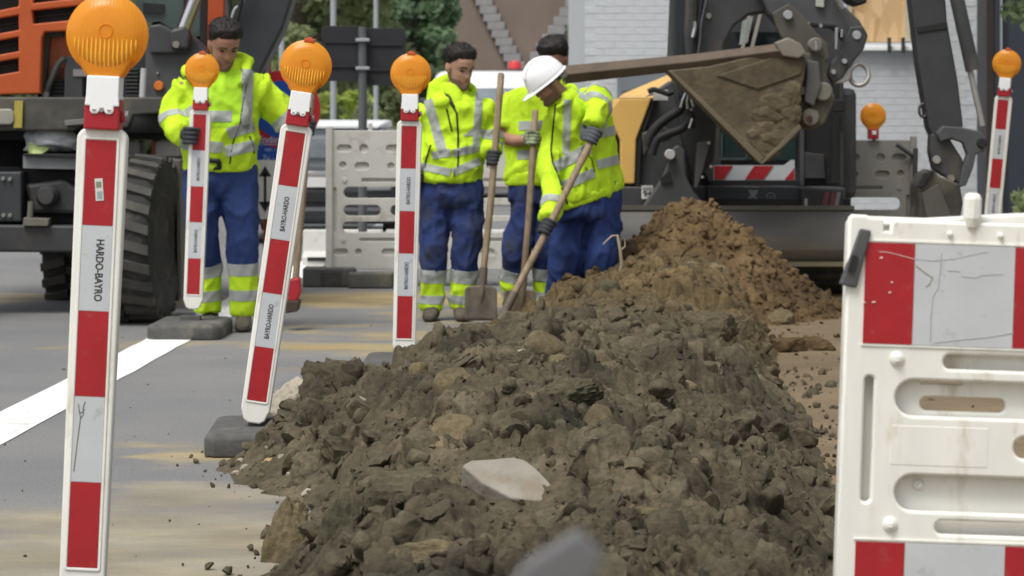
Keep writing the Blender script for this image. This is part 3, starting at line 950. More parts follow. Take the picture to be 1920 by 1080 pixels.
HDs = [5.0, 5.6, 6.0, 7.0, 7.7, 9.0, 9.4, 10.0, 10.9, 12.0, 13.0, 14.0, 15.5, 16.6, 17.4, 18.0]
HXL = [-.30, -.58, -.66, -.68, -.68, -.66, -.82, -1.10, -1.02, -.90, -.42, -.36, -.24, -.05, .10, .20]
HXC = [.20, .20, .18, .12, .10, .12, .15, .18, .25, .30, .45, .60, .82, .92, 1.0, 1.0]
HXR = [.70, .86, .94, .99, 1.02, 1.10, 1.14, 1.20, 1.26, 1.30, 1.34, 1.40, 1.48, 1.50, 1.45, 1.3]
HH = [0.0, .16, .25, .355, .385, .405, .41, .42, .415, .39, .345, .315, .40, .42, .29, 0.0]
def cells(x, y, size, seed):
    """broken ground: every cell a block with its own height and tilt; returns relief and distance to the crack"""
    gx, gy = x / size, y / size
    ix, iy = np.floor(gx).astype(np.int64), np.floor(gy).astype(np.int64)
    f1 = np.full(len(x), 9.0); f2 = np.full(len(x), 9.0); rel = np.zeros(len(x))
    for dx in (-1, 0, 1):
        for dy in (-1, 0, 1):
            cx_, cy_ = ix + dx, iy + dy
            hsh = _perm[(_perm[(cx_ + seed) & 255] + cy_) & 255]
            h2 = _perm[(hsh + 91) & 255]; h3 = _perm[(h2 + 37) & 255]; h4 = _perm[(h3 + 11) & 255]; h5 = _perm[(h4 + 53) & 255]
            px_, py_ = cx_ + 0.1 + 0.8 * hsh / 255, cy_ + 0.1 + 0.8 * h2 / 255
            d = np.hypot(gx - px_, gy - py_)
            r_ = (h3 / 255 - 0.5) * 0.9 + (gx - px_) * (h4 / 255 - 0.5) * 1.3 + (gy - py_) * (h5 / 255 - 0.35) * 1.3
            c = d < f1
            f2 = np.where(c, f1, np.minimum(f2, d)); rel = np.where(c, r_, rel); f1 = np.where(c, d, f1)
    return rel, f2 - f1
def crumble(X, D, amp=1.0):
    p = np.stack([X, D, np.zeros_like(X)], 1)
    wx, wy = fbm(p * 3.1, 3), fbm(p * 3.1 + 31, 3)
    out = np.zeros_like(X)
    for size, a, sd in ((0.26, 0.48, 3), (0.118, 0.42, 57), (0.050, 0.34, 101), (0.024, 0.40, 149)):
        r_, e = cells(X + wx * size * .8, D + wy * size * .8, size, sd)
        k = np.clip(e / 0.24, 0, 1)
        k = k * k * (3 - 2 * k)
        big = np.clip(0.55 + 1.3 * perlin(p * 1.7 + sd), 0.1, 1.2)      # some stretches lumpy, some fine
        out = out + size * a * big * (r_ * k - 0.36 * (1 - k))
    return out * amp
def heap_h(X, D, detail=True):
    X, D = np.asarray(X, float), np.asarray(D, float)
    xl, xc, xr, hh = (np.interp(D, HDs, a) for a in (HXL, HXC, HXR, HH))
    p0 = np.stack([X * 1.9, D * 1.9, np.zeros_like(X)], 1)
    wob = 0.10 * perlin(p0)
    t = np.where(X < xc, (X - xl + wob) / np.maximum(xc - xl, .05), (xr - X + wob) / np.maximum(xr - xc, .05))
    tt = np.clip(t, 0, 1)
    far = np.clip((D - 12.5) / 2.0, 0, 1)
    prof = 1 - (1 - tt) ** np.where(X < xc, 1.55 - .35 * far, 1.55 + 1.0 * far)
    h = hh * prof + np.minimum(t, 0) * 0.3
    for bx, by, bh, br in ((-.72, 11.5, .10, .17), (-.15, 8.3, .07, .25), (.72, 12.2, .05, .25)):
        h = h + bh * np.exp(-((X - bx) ** 2 + (.6 * (D - by)) ** 2) / br ** 2)
    env = np.clip(h / 0.12, 0, 1)
    p = np.stack([X, D, np.zeros_like(X)], 1)
    h = h + env * ((0.075 - .035 * far) * fbm(p * 2.3, 2) + 0.050 * fbm(p * 5.5 + 3, 3))
    if detail:
        h = h + (1 - .85 * np.exp(-((X - .01) ** 2 + (.6 * (D - 7.0)) ** 2) / .15 ** 2)) * (0.25 + 0.75 * env) * (crumble(X, D) + 0.020 * ridged(p * 6.0, 4) - 0.008 + 0.020 * fbm(p * 15, 5) + 0.012 * ridged(p * 27, 3) + 0.006 * fbm(p * 60, 2))
    return h
BC = (1.17, 17.45)
def back_h(X, D, detail=True):
    X, D = np.asarray(X, float), np.asarray(D, float)
    p = np.stack([X, D, np.full_like(X, 5.0)], 1)
    dx, dy = X - BC[0], D - BC[1]
    rx = np.where(dx < 0, 0.95, 1.05)
    r = np.sqrt((dx / rx) ** 2 + (dy / 1.1) ** 2) + 0.10 * perlin(p * 2.2)
    h = 0.82 * (1.04 - np.sqrt(r * r + 0.02)) * np.where(r < 1.04, 1, .5)
    env = np.clip(h / 0.12, 0, 1)
    h = h + env * (0.05 * fbm(p * 3.0, 3))
    if detail:
        h = h + (0.25 + 0.75 * env) * (crumble(X, D + 50, .9) + 0.014 * ridged(p * 6.0, 3) - 0.006 + 0.014 * fbm(p * 18, 4) + 0.010 * ridged(p * 26, 2))
    return h

def grid_mesh(name, X, Y, Z, material):
    nr, nc = X.shape
    co = np.stack([X, Y, Z], -1).reshape(-1, 3)
    me = bpy.data.meshes.new(name)
    me.vertices.add(len(co)); me.vertices.foreach_set('co', co.ravel())
    idx = np.arange(nr * nc).reshape(nr, nc)
    q = np.stack([idx[:-1, :-1], idx[:-1, 1:], idx[1:, 1:], idx[1:, :-1]], -1).reshape(-1, 4)
    keep = (co[q][:, :, 2].max(1) > -0.02)
    q = q[keep]
    me.loops.add(q.size); me.loops.foreach_set('vertex_index', q.ravel().astype(np.int32))
    me.polygons.add(len(q))
    me.polygons.foreach_set('loop_start', np.arange(0, q.size, 4, dtype=np.int32))
    me.polygons.foreach_set('loop_total', np.full(len(q), 4, dtype=np.int32))
    me.polygons.foreach_set('use_smooth', np.ones(len(q), dtype=bool))
    me.update(); me.validate()
    me.materials.append(material)
    return me
nr, nc = 1080, 370
Dr = np.exp(np.linspace(math.log(5.05), math.log(17.9), nr))
Yg = np.repeat(Dr[:, None], nc, 1)
u = np.linspace(0, 1, nc)[None, :]
xl, xr = np.interp(Dr, HDs, HXL)[:, None] - 0.18, np.interp(Dr, HDs, HXR)[:, None] + 0.18
Xg = xl + (xr - xl) * u
Zg = heap_h(Xg.ravel(), Yg.ravel()).reshape(Xg.shape)
jit = np.stack([Xg.ravel(), Yg.ravel(), Zg.ravel()], 1)
Xg = Xg + (0.018 * fbm(jit * 9 + 40, 3)).reshape(Xg.shape)
Yg2 = Yg + (0.030 * fbm(jit * 9 + 80, 3)).reshape(Xg.shape)
heap = link_mesh('soil_heap', grid_mesh('soil_heap', Xg, Yg2, Zg, M_SOIL), None)
tag(heap, 'long heap of grey brown soil along the trench, in the foreground', 'soil heap')
nr, nc = 230, 240
Xb, Yb = np.meshgrid(np.linspace(0.2, 2.5, nc), np.linspace(16.0, 18.9, nr))
Zb = back_h(Xb.ravel(), Yb.ravel()).reshape(Xb.shape)
jit = np.stack([Xb.ravel(), Yb.ravel(), Zb.ravel()], 1)
Xb = Xb + (0.022 * fbm(jit * 8 + 40, 3)).reshape(Xb.shape)
heap2 = link_mesh('soil_heap', grid_mesh('soil_heap', Xb, Yb, Zb, M_SOILRED), None)
tag(heap2, 'pointed heap of reddish brown soil in front of the dozer blade', 'soil heap')

_Ds = np.arange(4.6, 19.2, 0.01)
def hit(px, py, back=False):
    X = (px - CX) * _Ds / F
    Z = EYE - (py - YH) * _Ds / F
    h = np.maximum(heap_h(X, _Ds, False), 0.0)
    if back: h = np.maximum(h, back_h(X, _Ds, False))
    k = np.argmax(Z <= h)
    return Vector((X[k], _Ds[k], Z[k]))

# ---------------------------------------------------------------- clods
def ico(sub):
    bm = bmesh.new()
    bmesh.ops.create_icosphere(bm, subdivisions=sub, radius=1.0)
    v = np.array([x.co[:] for x in bm.verts])
    f = np.array([[q.index for q in p.verts] for p in bm.faces])
    bm.free()
    return v, f
ICO = {k: ico(k) for k in (1, 2, 3, 4, 5)}
def clod_shape(sub, rs, chips=9, rough=0.16, aspect=None, fine=0.0):
    v, f = ICO[sub]
    v = v.copy()
    for k in range(chips):
        n = rs.normal(size=3); n /= np.linalg.norm(n)
        d = rs.uniform(0.32, 0.80)
        s = v @ n - d
        v -= np.maximum(s, 0)[:, None] * n[None, :] * 0.93
    o = rs.uniform(0, 50, 3)
    r = np.linalg.norm(v, axis=1, keepdims=True)
    nn = v / np.maximum(r, 1e-6)
    v = v + nn * (rough * fbm(v * 1.3 + o, 3))[:, None]
    if fine:
        v = v + nn * (fine * ridged(v * 2.6 + o, 4))[:, None] + nn * (fine * 1.1 * fbm(v * 8 + o, 5))[:, None]
    v = v * (aspect if aspect is not None else rs.uniform(0.65, 1.1, 3) * np.array([1.1, 1, 0.85]))
    return v, f
def rand_rot(rs):
    q = rs.normal(size=4); q /= np.linalg.norm(q)
    w, x, y, z = q
    return np.array([[1 - 2 * (y * y + z * z), 2 * (x * y - z * w), 2 * (x * z + y * w)], [2 * (x * y + z * w), 1 - 2 * (x * x + z * z), 2 * (y * z - x * w)], [2 * (x * z - y * w), 2 * (y * z + x * w), 1 - 2 * (x * x + y * y)]])
def scatter_mesh(name, items, material, rs, sub, kinds=14, **kw):
    shapes = [clod_shape(sub, rs, **kw) for k in range(kinds)]
    V, Q, off = [], [], 0
    for (x, y, z, s) in items:
        v, f = shapes[rs.randint(kinds)]
        vv = (v * s) @ rand_rot(rs).T + np.array([x, y, z])
        V.append(vv); Q.append(f + off); off += len(v)
    V, Q = np.concatenate(V), np.concatenate(Q)
    me = bpy.data.meshes.new(name)
    me.vertices.add(len(V)); me.vertices.foreach_set('co', V.ravel())
    me.loops.add(Q.size); me.loops.foreach_set('vertex_index', Q.ravel().astype(np.int32))
    me.polygons.add(len(Q))
    me.polygons.foreach_set('loop_start', np.arange(0, Q.size, 3, dtype=np.int32))
    me.polygons.foreach_set('loop_total', np.full(len(Q), 3, dtype=np.int32))
    me.polygons.foreach_set('use_smooth', np.ones(len(Q), dtype=bool))
    me.update()
    me.set_sharp_from_angle(angle=rad(48))
    me.materials.append(material)
    return link_mesh(name, me, None)
rs = np.random.RandomState(77)
def sample_heap(n, smin, smax, power, d0=5.2, d1=17.4, spread=0.0):
    D = np.exp(rs.uniform(math.log(d0), math.log(d1), n))
    xl, xr = np.interp(D, HDs, HXL) - spread, np.interp(D, HDs, HXR) + spread
    X = xl + (xr - xl) * rs.rand(n)
    h = heap_h(X, D)
    s = smin + (smax - smin) * rs.rand(n) ** power
    return X, D, h, s
X, D, h, s = sample_heap(8000, 0.004, 0.022, 2.4)
ok = h > 0.0
crumbs = [(a, b_, max(c, 0) + e * 0.10, e) for a, b_, c, e in zip(X[ok], D[ok], h[ok], s[ok])]
o = scatter_mesh('soil_crumbs', crumbs, M_SOIL, rs, 1, rough=0.2)
tag(o, 'loose crumbs of soil lying all over the long heap', kind='stuff')
X, D, h, s = sample_heap(1500, 0.016, 0.062, 1.9)
ok = h > 0.02
lumps = [(a, b_, c + e * 0.02, e) for a, b_, c, e in zip(X[ok], D[ok], h[ok], s[ok]) if not (840 < CX + a * F / b_ < 1075 and 840 < YH - (c - EYE) * F / b_ < 985)]
o = scatter_mesh('soil_lumps', lumps, M_CLOD, rs, 3, rough=0.30, fine=0.17, chips=7)
tag(o, 'small lumps of soil lying all over the long heap', kind='stuff')
# crumbs on the reddish heap
Xr, Dr_ = rs.uniform(0.2, 2.4, 5200), rs.uniform(16.2, 18.7, 5200)
h = back_h(Xr, Dr_)
s = 0.006 + 0.036 * rs.rand(len(Xr)) ** 3.0
ok = h > 0.0
o = scatter_mesh('soil_crumbs', [(a, b_, c + e * 0.05, e) for a, b_, c, e in zip(Xr[ok], Dr_[ok], h[ok], s[ok])], M_SOILRED, rs, 2, rough=0.22, fine=0.08)
tag(o, 'loose reddish crumbs lying all over the pointed heap', kind='stuff')
# bits of dirt strewn on the road and at the feet of the heap
it = []
for k in range(900):
    D = math.exp(rs.uniform(math.log(6.5), math.log(17)))
    xl, xr = np.interp(D, HDs, HXL), np.interp(D, HDs, HXR)
    X = xl - abs(rs.normal()) * 0.12 + 0.10 if rs.rand() < 0.55 else xr + abs(rs.normal()) * 0.25 - 0.04
    s_ = 0.003 + 0.024 * rs.rand() ** 3.2
    it.append((X, D, s_ * 0.5 + (0.03 if X > xr - .05 else 0), s_))
for k in range(260):
    D = math.exp(rs.uniform(math.log(8), math.log(17)))
    it.append((np.interp(D, HDs, HXR) + abs(rs.normal()) * .35 - .05, D, .035, .008 + .045 * rs.rand() ** 3))
for k in range(300):
    D = math.exp(rs.uniform(math.log(6.2), math.log(22)))
    it.append((rs.uniform(-2.6, 0.2), D, 0.002, 0.003 + 0.008 * rs.rand() ** 3))
o = scatter_mesh('scattered_dirt', it, M_CLOD, rs, 1, rough=0.2)
tag(o, 'bits of dirt strewn over the road beside the heap', kind='stuff')

# ---------------------------------------------------------------- big clods and stones one can point to
def rock(name, px, py, wpx, hpx, material, label, cat, seed, group=None, chips=7, rough=0.16, fine=0.11, sub=4, depth=0.8, dD=0.0, tilt=0.0, sink=0.0, back=False, up=0.04):
    """wpx, hpx: full size in photo pixels; centre at (px, py)"""
    r_ = np.random.RandomState(seed)
    c = hit(px, py, back)
    c = Vector((c.x, c.y + dD, c.z + up * hpx * c.y / F))
    sc_ = F / c.y
    w, h_ = wpx / sc_ / 2, hpx / sc_ / 2
    v, f = clod_shape(5 if max(wpx, hpx) > 85 else sub, r_, chips, rough, np.array([1.0, 1.0, 1.0]), fine)
    mn, mx = v.min(0), v.max(0)
    v = (v - (mn + mx) / 2) / ((mx - mn) / 2)
    v = v * np.array([w, (w + h_) / 2 * depth, h_])
    ca, sa = math.cos(tilt), math.sin(tilt)
    v = v @ np.array([[ca, 0, -sa], [0, 1, 0], [sa, 0, ca]])
    mb = MB().add([Vector(q) for q in v], [list(map(int, t)) for t in f])
    me = mb.mesh(name, smooth=50)
    o = link_mesh(name, me, material)
    o.location = c - Vector((0, 0, sink))
    tag(o, label, cat, group)
    return o
rock('clod', 628, 748, 136, 140, M_CLOD, 'big brown clod at the left shoulder of the heap, above the pale boulder', 'clod', 1, chips=6, rough=0.25, fine=0.11)
rock('clod', 722, 760, 112, 130, M_CLOD, 'broad brown clod just below the rubber foot of the upright beacon', 'clod', 2, chips=6, rough=0.22, fine=0.10)
rock('boulder', 545, 785, 92, 130, M_PALESTONE, 'pale tan boulder leaning at the left edge of the heap beside the rubber foot', 'boulder', 3, chips=9, rough=0.12, fine=0.07, dD=-0.12, up=.15)
rock('clod', 852, 818, 88, 74, M_CLODTAN, 'smooth rounded tan clod above the pale stone slab', 'clod', 4, chips=5, rough=0.10, fine=0.045)
rock('clod', 545, 1040, 104, 230, M_CLODTAN, 'tall upright tan clod standing at the bottom left foot of the heap', 'clod', 5, chips=8, rough=0.14, fine=0.09, tilt=0.22, depth=0.6, up=.02, dD=-.1)
rock('clod', 503, 1010, 34, 48, M_CLOD, 'small dark clod stuck to the left side of the upright tan clod', 'clod', 6)
rock('clod', 770, 945, 190, 118, M_CLODGREEN, 'large greenish clay block with a flat face at the lower left of the heap', 'clod', 7, chips=12, rough=0.08, fine=0.05)
rock('clod', 645, 1010, 100, 150, M_CLODGREEN, 'ragged green grey clay lump right of the upright clod', 'clod', 8, chips=6, rough=0.22, fine=0.09)
rock('clod', 532, 832, 70, 54, M_CLODGREEN, 'dark green clay clod at the left foot of the heap', 'clod', 9, chips=8)
rock('clod', 590, 890, 90, 88, M_CLOD, 'grey brown wedge shaped clod low on the left slope', 'clod', 10, chips=9)
rock('clod', 655, 860, 120, 92, M_CLODGREEN, 'slanting grey green clod in the middle of the left slope', 'clod', 11, chips=9, tilt=0.5)
rock('clod', 1117, 912, 66, 60, M_CLOD, 'brown dome shaped clod right of the pale slab', 'clod', 12, chips=5)
rock('clod', 1222, 972, 104, 50, M_CLODTAN, 'long flattish tan clod low on the right of the heap', 'clod', 13, chips=7)
rock('clod', 1290, 1036, 260, 96, M_CLOD, 'very wide brown clod at the bottom edge, left of the near barrier', 'clod', 14, chips=9, rough=0.16, fine=0.08)
rock('clod', 845, 1052, 240, 80, M_CLODTAN, 'wide tan clod at the bottom edge in the middle of the heap', 'clod', 15, chips=7, rough=0.14, fine=0.08)
rock('clod', 1385, 640, 92, 100, M_CLOD, 'dark block of soil with a steep face on the right shoulder of the heap', 'clod', 16, chips=10, rough=0.1)
rock('clod', 1318, 632, 140, 90, M_CLOD, 'grey smooth faced soil block left of the dark steep block', 'clod', 17, chips=9, rough=0.1)
rock('clod', 1290, 520, 62, 56, M_CLODGREEN, 'dark grey clod between the two heaps', 'clod', 18, chips=7)
rock('clod', 1295, 503, 46, 26, M_CLODTAN, 'small flat tan clod lying on the dark grey clod between the heaps', 'clod', 19, chips=6)
rock('clod', 1536, 668, 66, 48, M_SOILRED, 'reddish clod lying apart on the bare ground by the near barrier', 'clod', 20, chips=5, up=.3)
rock('clod', 1478, 672, 74, 50, M_SOILRED, 'reddish brown clod lying on the bare ground, left of the separate clod', 'clod', 21, chips=6, up=.3)
rock('clod', 1460, 600, 60, 44, M_CLODTAN, 'tan lump at the foot of the reddish heap', 'clod', 22, chips=6, back=True)
0 and rock('clod', 1195, 398, 40, 28, M_CLODTAN, 'orange tan lump at the left end of the crest of the reddish heap', 'clod', 23, chips=6, back=True)
rock('clod', 1060, 745, 150, 70, M_CLODGREEN, 'grey green clay mound in the middle of the heap above the slab', 'clod', 24, chips=7, rough=0.18, fine=0.10)
rock('clod', 975, 690, 110, 60, M_CLOD, 'brown lump with a white scrap beside it on the upper left slope', 'clod', 25, chips=6, rough=0.18)
rock('stone', 508, 872, 54, 34, mat('ochre_stone', (0.36, 0.25, 0.11), 0.85, var=0.2, bump=0.5, bscale=30), 'ochre stone at the left foot of the heap', 'stone', 26, chips=9)
rock('stone', 578, 925, 28, 18, M_PALESTONE, 'small whitish stone beneath the wedge shaped clod', 'stone', 27, chips=7)
rock('stone', 462, 880, 26, 18, M_SLABSTONE, 'small grey stone furthest left at the foot of the heap', 'stone', 28, chips=7)
rock('stone', 1122, 755, 22, 18, M_PALESTONE, 'small white stone halfway up the heap', 'stone', 29, chips=7)
rock('stone', 868, 726, 30, 20, M_PALESTONE, 'small white stone above the rounded tan clod', 'stone', 30, chips=7, tilt=0.6)
rock('stone', 990, 668, 62, 30, M_PALESTONE, 'pale flat stone near the upper left rim of the heap', 'stone', 31, chips=9, rough=0.08)
rock('stone', 700, 768, 74, 22, M_SLABSTONE, 'pale grey stone shard sticking out beside the broad brown clod', 'stone', 32, chips=10, rough=0.06, fine=0.02, tilt=0.62, depth=0.5)
rock('stone', 525, 845, 60, 22, M_SLABSTONE, 'flat grey stone against the rubber foot of the leaning beacon', 'stone', 33, chips=9, rough=0.08, tilt=0.3)
for i, (px_, py_, w_) in enumerate(((440, 892, 20), (476, 862, 26), (492, 898, 22), (536, 866, 30), (558, 852, 24), (520, 912, 18), (452, 868, 18), (574, 872, 22), (500, 842, 22), (546, 896, 20))):
    rock('stone', px_, py_, w_, w_ * .7, (M_PALESTONE, M_SLABSTONE, M_CLODTAN)[i % 3], 'small pale stone in the rubble at the left foot of the heap', 'stone', 60 + i, group='pale rubble at the left foot of the heap', chips=8, up=.3)
# medium clods all alike
G = 'loose brown clods on the long heap'
LBL = 'fist sized brown clod lying loose on the long heap'
protos = []
for k in range(8):
    v, f = clod_shape(3, np.random.RandomState(200 + k), 6, 0.2, np.random.RandomState(k).uniform(0.7, 1.1, 3), 0.09)
    me = MB().add([Vector(q) for q in v], [list(map(int, t)) for t in f]).mesh('clod', smooth=50)
    me.materials.append([M_CLOD, M_CLOD, M_CLODGREEN, M_CLODTAN, M_CLOD, M_SOIL, M_CLODGREEN, M_CLOD][k])
    protos.append(me)
X, D, h, s = sample_heap(120, 0.030, 0.090, 1.8, 5.6, 16.5)
for i in range(len(X)):
    if h[i] < 0.13: continue
    qx, qy = CX + X[i] * F / D[i], YH - (h[i] - EYE) * F / D[i]
    if 830 < qx < 1090 and 835 < qy < 1010: continue
    o = bpy.data.objects.new('clod', protos[i % 8])
    COL.objects.link(o)
    o.location = (X[i], D[i], h[i] - s[i] * 0.15)
    o.scale = (s[i],) * 3
    o.rotation_euler = tuple(rs.uniform(0, 6.28, 3))
    tag(o, LBL, 'clod', G)
# the pale slab
sc0 = hit(960, 900)
nrm = Vector((0.10, -0.62, 0.80)).normalized()
def on_plane(px, py):
    d = P(px, py, 1.0) - Vector((0, 0, EYE)); o0 = Vector((0, 0, EYE))
    return o0 + d * ((sc0 + nrm * 0.082 - o0).dot(nrm) / d.dot(nrm))
ol = [(866, 872), (884, 862), (920, 860), (962, 856), (983, 861), (1004, 876), (1030, 903), (1053, 934), (1020, 940), (960, 934), (905, 905)]
mb = MB().prism([on_plane(x, y) for x, y in ol], -nrm * 0.06 + Vector((0, 0.0, -0.02)))
tag(mb.build('stone_slab', M_SLABSTONE, bevel=0.006), 'pale flat broken slab of stone lying on the front of the heap', 'stone slab')
# pale root sticking out by the digging worker
a = P(1143, 462, 16.3); b_ = P(1158, 440, 16.3)
mb = MB()
mb.tube([P(1131, 458, 16.3), P(1147, 443, 16.3), P(1157, 441, 16.3), P(1163, 470, 16.3), P(1166, 497, 16.3), P(1160, 520, 16.3), P(1150, 545, 16.3)], [.005, .007, .009, .010, .011, .011, .012], 7)
mb.tube([P(1163, 470, 16.3), P(1172, 462, 16.32), P(1171, 448, 16.33)], [.006, .004, .003], 6)
tag(mb.build('root', mat('pale_root', (0.30, 0.25, 0.18), 0.8, var=0.15), smooth=60), 'thin pale root sticking up from the heap beside the digging worker', 'root')
# ================================================================== BEACONS
M_LENSRIB = mat('amber_ribs', (0.95, 0.50, 0.06), 0.25, var=0.08, vscale=30, spec=.5, sss=.3)
BW, BH = 0.127, 1.2
def lens_part(parent, c, R=0.1035, n=40):
    prof = []
    for k in range(9):
        a = math.pi * k / 8
        prof.append((R * 0.93 * math.sin(a) ** 0.42 if 0 < k < 8 else 0.004, -0.034 * math.cos(a)))
    prof = prof[:4] + [(R * 0.955, -0.010), (R, -0.007), (R, 0.007), (R * 0.955, 0.010)] + prof[5:]
    mb = MB().lathe(prof, c, (0, 1, 0), n)
    # neck: lens narrowing into the housing
    ring = lambda w, z, d: [c + Vector((x, y, z)) for x, y in rrect(-w, -d, w, d, 0.015, 4)]
    mb.loft([ring(0.072, -0.062, 0.024), ring(0.056, -0.093, 0.026), ring(0.046, -0.106, 0.026)])
    lens = mb.build('lamp_lens', M_LENS, parent, smooth=40)
    def face_y(r):
        q = min(1.0, (r / (R * 0.93)) ** (1 / 0.42))
        return -0.034 * math.sqrt(max(0.0, 1 - q * q))
    mb = MB()
    for i in range(15):
        x = -0.077 + 0.011 * i
        zb = -math.sqrt(max(0.0, 0.085 ** 2 - x * x))
        zt = -0.010 - 0.0 * abs(x)
        if zb > zt - .006: continue
        zs = [zb + (zt - zb) * k / 4 for k in range(5)]
        mb.tube([c + Vector((x, face_y(math.hypot(x, z)) + 0.0004, z)) for z in zs], [.0016, .0027, .0029, .0027, .0016], 6)
    mb.build('lens_ribs', M_LENSRIB, lens, smooth=60)
    mb = MB().tube([c + Vector((0.017 * math.cos(2 * math.pi * k / 16), face_y(.02) + .0002, .010 + 0.017 * math.sin(2 * math.pi * k / 16))) for k in range(17)], .0022, 6, cap=False)
    mb.build('lens_boss', M_LENS, lens, smooth=60)
    return lens
def make_beacon(text_up=True, knob=True):
    """origin at the bottom of the board"""
    r = empty('warning_beacon')
    w = BW / 2
    ol = rrect(-w, 0.03, w, BH, 0.030, 6)
    ol = [p for p in ol if p[1] > 0.2]
    ol = [(-w + 0.006, 0.055), (-w + 0.022, 0.012), (-w + 0.04, 0.0), (w - 0.04, 0.0), (w - 0.022, 0.012), (w - 0.006, 0.055)] + ol
    vs, fs = curve_mesh([ol], 0.045, 0.007, 2)
    mb = MB().add([v + Vector((0, 0.0235, 0)) for v in vs], fs)
    board = mb.build('board', M_WHITEPL, r)
    # raised rim round the printed strip
    pw = 0.038
    vs, fs = curve_mesh([rrect(-pw - 0.008, 0.082, pw + 0.008, BH - 0.022, 0.008), rrect(-pw - 0.001, 0.089, pw + 0.001, BH - 0.029, 0.003)], 0.006, 0.0015, 1)
    MB().add([v + Vector((0, 0.0005, 0)) for v in vs], fs).build('rim', M_WHITEPL, board)
    h = (BH - 0.030 - 0.090) / 5
    for k in range(5):
        z1 = BH - 0.030 - k * h
        p = MB().box((0, 0.0, z1 - h / 2), (2 * pw, 0.0024, h - 0.0012)).build('red_band' if k % 2 == 0 else 'silver_band', M_RED if k % 2 == 0 else M_SILVER, r)
        if k % 2 == 1 and (text_up or k == 1):
            vs, fs = text_geo('BAYRO-HARDO' if text_up else 'HARDO-BAYRO', 0.0275)
            x0, x1 = min(v.x for v in vs), max(v.x for v in vs)
            sx = (0.138 if text_up else 0.156) / (x1 - x0)
            vs = [Vector((-v.z, v.y, v.x * sx)) if text_up else Vector((v.z, v.y, -v.x * sx)) for v in vs]
            MB().add([v + Vector((0.004 if text_up else 0.008, -0.0018, z1 - h * 0.52)) for v in vs], fs).build('lettering', M_BLACKTXT, p)
    # red clamp, white battery housing, lens
    mb = MB().box((0, 0.02, BH + 0.036), (0.090, 0.075, 0.080))
    mb.box((0.048, 0.02, BH + 0.03), (0.012, 0.03, 0.03))
    clamp = mb.build('clamp', M_REDPL, r, bevel=0.005)
    ho = [(-0.041, 0.084), (-0.0435, 0.056), (-0.03, 0.056), (-0.03, 0.042), (-0.024, 0.036), (-0.012, 0.036), (-0.006, 0.042), (-0.004, 0.050), (0.004, 0.050), (0.006, 0.042), (0.012, 0.036), (0.024, 0.036), (0.03, 0.042), (0.03, 0.056), (0.0435, 0.056), (0.041, 0.084), (0.041, 0.132), (-0.041, 0.132)]
    mb = MB().prism([Vector((x, -0.022, z + BH)) for x, z in ho], (0, 0.08, 0))
    hs_ = mb.build('battery_housing', M_CLEANWHITE, r, bevel=0.003)
    mb = MB()
    for sx in (-1, 1): mb.box((sx * 0.019, -0.023, BH + 0.046), (0.010, 0.003, 0.003))
    mb.disc((0, -0.024, BH + 0.046), 0.006, 0.004, (0, 1, 0), 12)
    mb.build('screw', M_DULLSTEEL, hs_)
    MB().disc((0.05, 0.02, BH + 0.035), 0.012, 0.012, (1, 0, 0), 12).build('bolt', M_DULLSTEEL, clamp)
    lens = lens_part(r, Vector((0, 0.018, BH + 0.236)))
    if knob:
        MB().box((0, 0.018, BH + 0.236 + 0.102), (0.042, 0.03, 0.016)).box((0, 0.018, BH + 0.236 + 0.110), (0.022, 0.02, 0.012)).build('top_clip', mat('orange_red_clip', (0.50, 0.08, 0.02), 0.4), lens, bevel=0.003)
    return r
GB = 'striped beacons with amber lamps along the works'
def place(r, px, py, D, lean, yaw=0.0):
    r.location = P(px, py, D)
    r.rotation_euler = (0, rad(lean), rad(yaw))
    return r
b1 = make_beacon(text_up=False, knob=False)
tag(place(b1, 151, 1131, 6.73, 2.6), 'large nearest red and white beacon with a small sticker, at the left front', 'warning beacon', GB)
band = [c for c in b1.children if c.name.startswith('red_band')][0]
mb = MB().box((0.0, 0, 0), (0.020, 0.0012, 0.056), Matrix.Rotation(rad(-6), 3, 'Y'))
st_ = MB()
st_.add([v + Vector((0.0, -0.0018, BH - 0.030 - 0.125)) for v in mb.v], mb.f)
stk = st_.build('sticker', M_SWHITE, band)
mb = MB().box((-0.002, -0.0030, BH - 0.142), (0.013, 0.0008, 0.014), Matrix.Rotation(rad(-6), 3, 'Y'))
mb.build('sticker_print', mat('green_grey_print', (0.20, 0.25, 0.16), 0.6), stk)
MB().box((0.002, -0.0030, BH - 0.168), (0.013, 0.0008, 0.018), Matrix.Rotation(rad(-6), 3, 'Y')).build('sticker_print', mat('blue_grey_print', (0.28, 0.38, 0.40), 0.6), stk)
sb = [c for c in b1.children if c.name.startswith('silver_band')][-1]
zz = BH - 0.030 - 3 * 0.216
mb = MB()
for ln in ([(-.032, -.19), (-.029, -.15), (-.025, -.10), (-.021, -.055), (-.024, -.042), (-.028, -.02)], [(-.021, -.055), (-.014, -.046), (-.016, -.03), (-.011, -.012)], [(-.024, -.042), (-.017, -.04), (-.012, -.032)]):
    mb.tube([(x, -0.0015, zz + z) for x, z in ln], 0.0011, 5)
mb.build('scratch', mat('dirt_scratch', (0.10, 0.10, 0.07), 0.8), sb)
b2 = make_beacon()
tag(place(b2, 475, 794, 10.6, 8.3), 'red and white beacon leaning to the right, second from the left front', 'warning beacon', GB)
b3 = copy_tree(b2)
tag(place(b3, 757, 668, 13.55, 1.4), 'upright red and white beacon in front of the worker with the open dark zip', 'warning beacon', GB)
b4 = copy_tree(b2)
tag(place(b4, 361, 580, 16.0, 2.2), 'red and white beacon held by the worker on the left', 'warning beacon', GB)
b5 = copy_tree(b2)
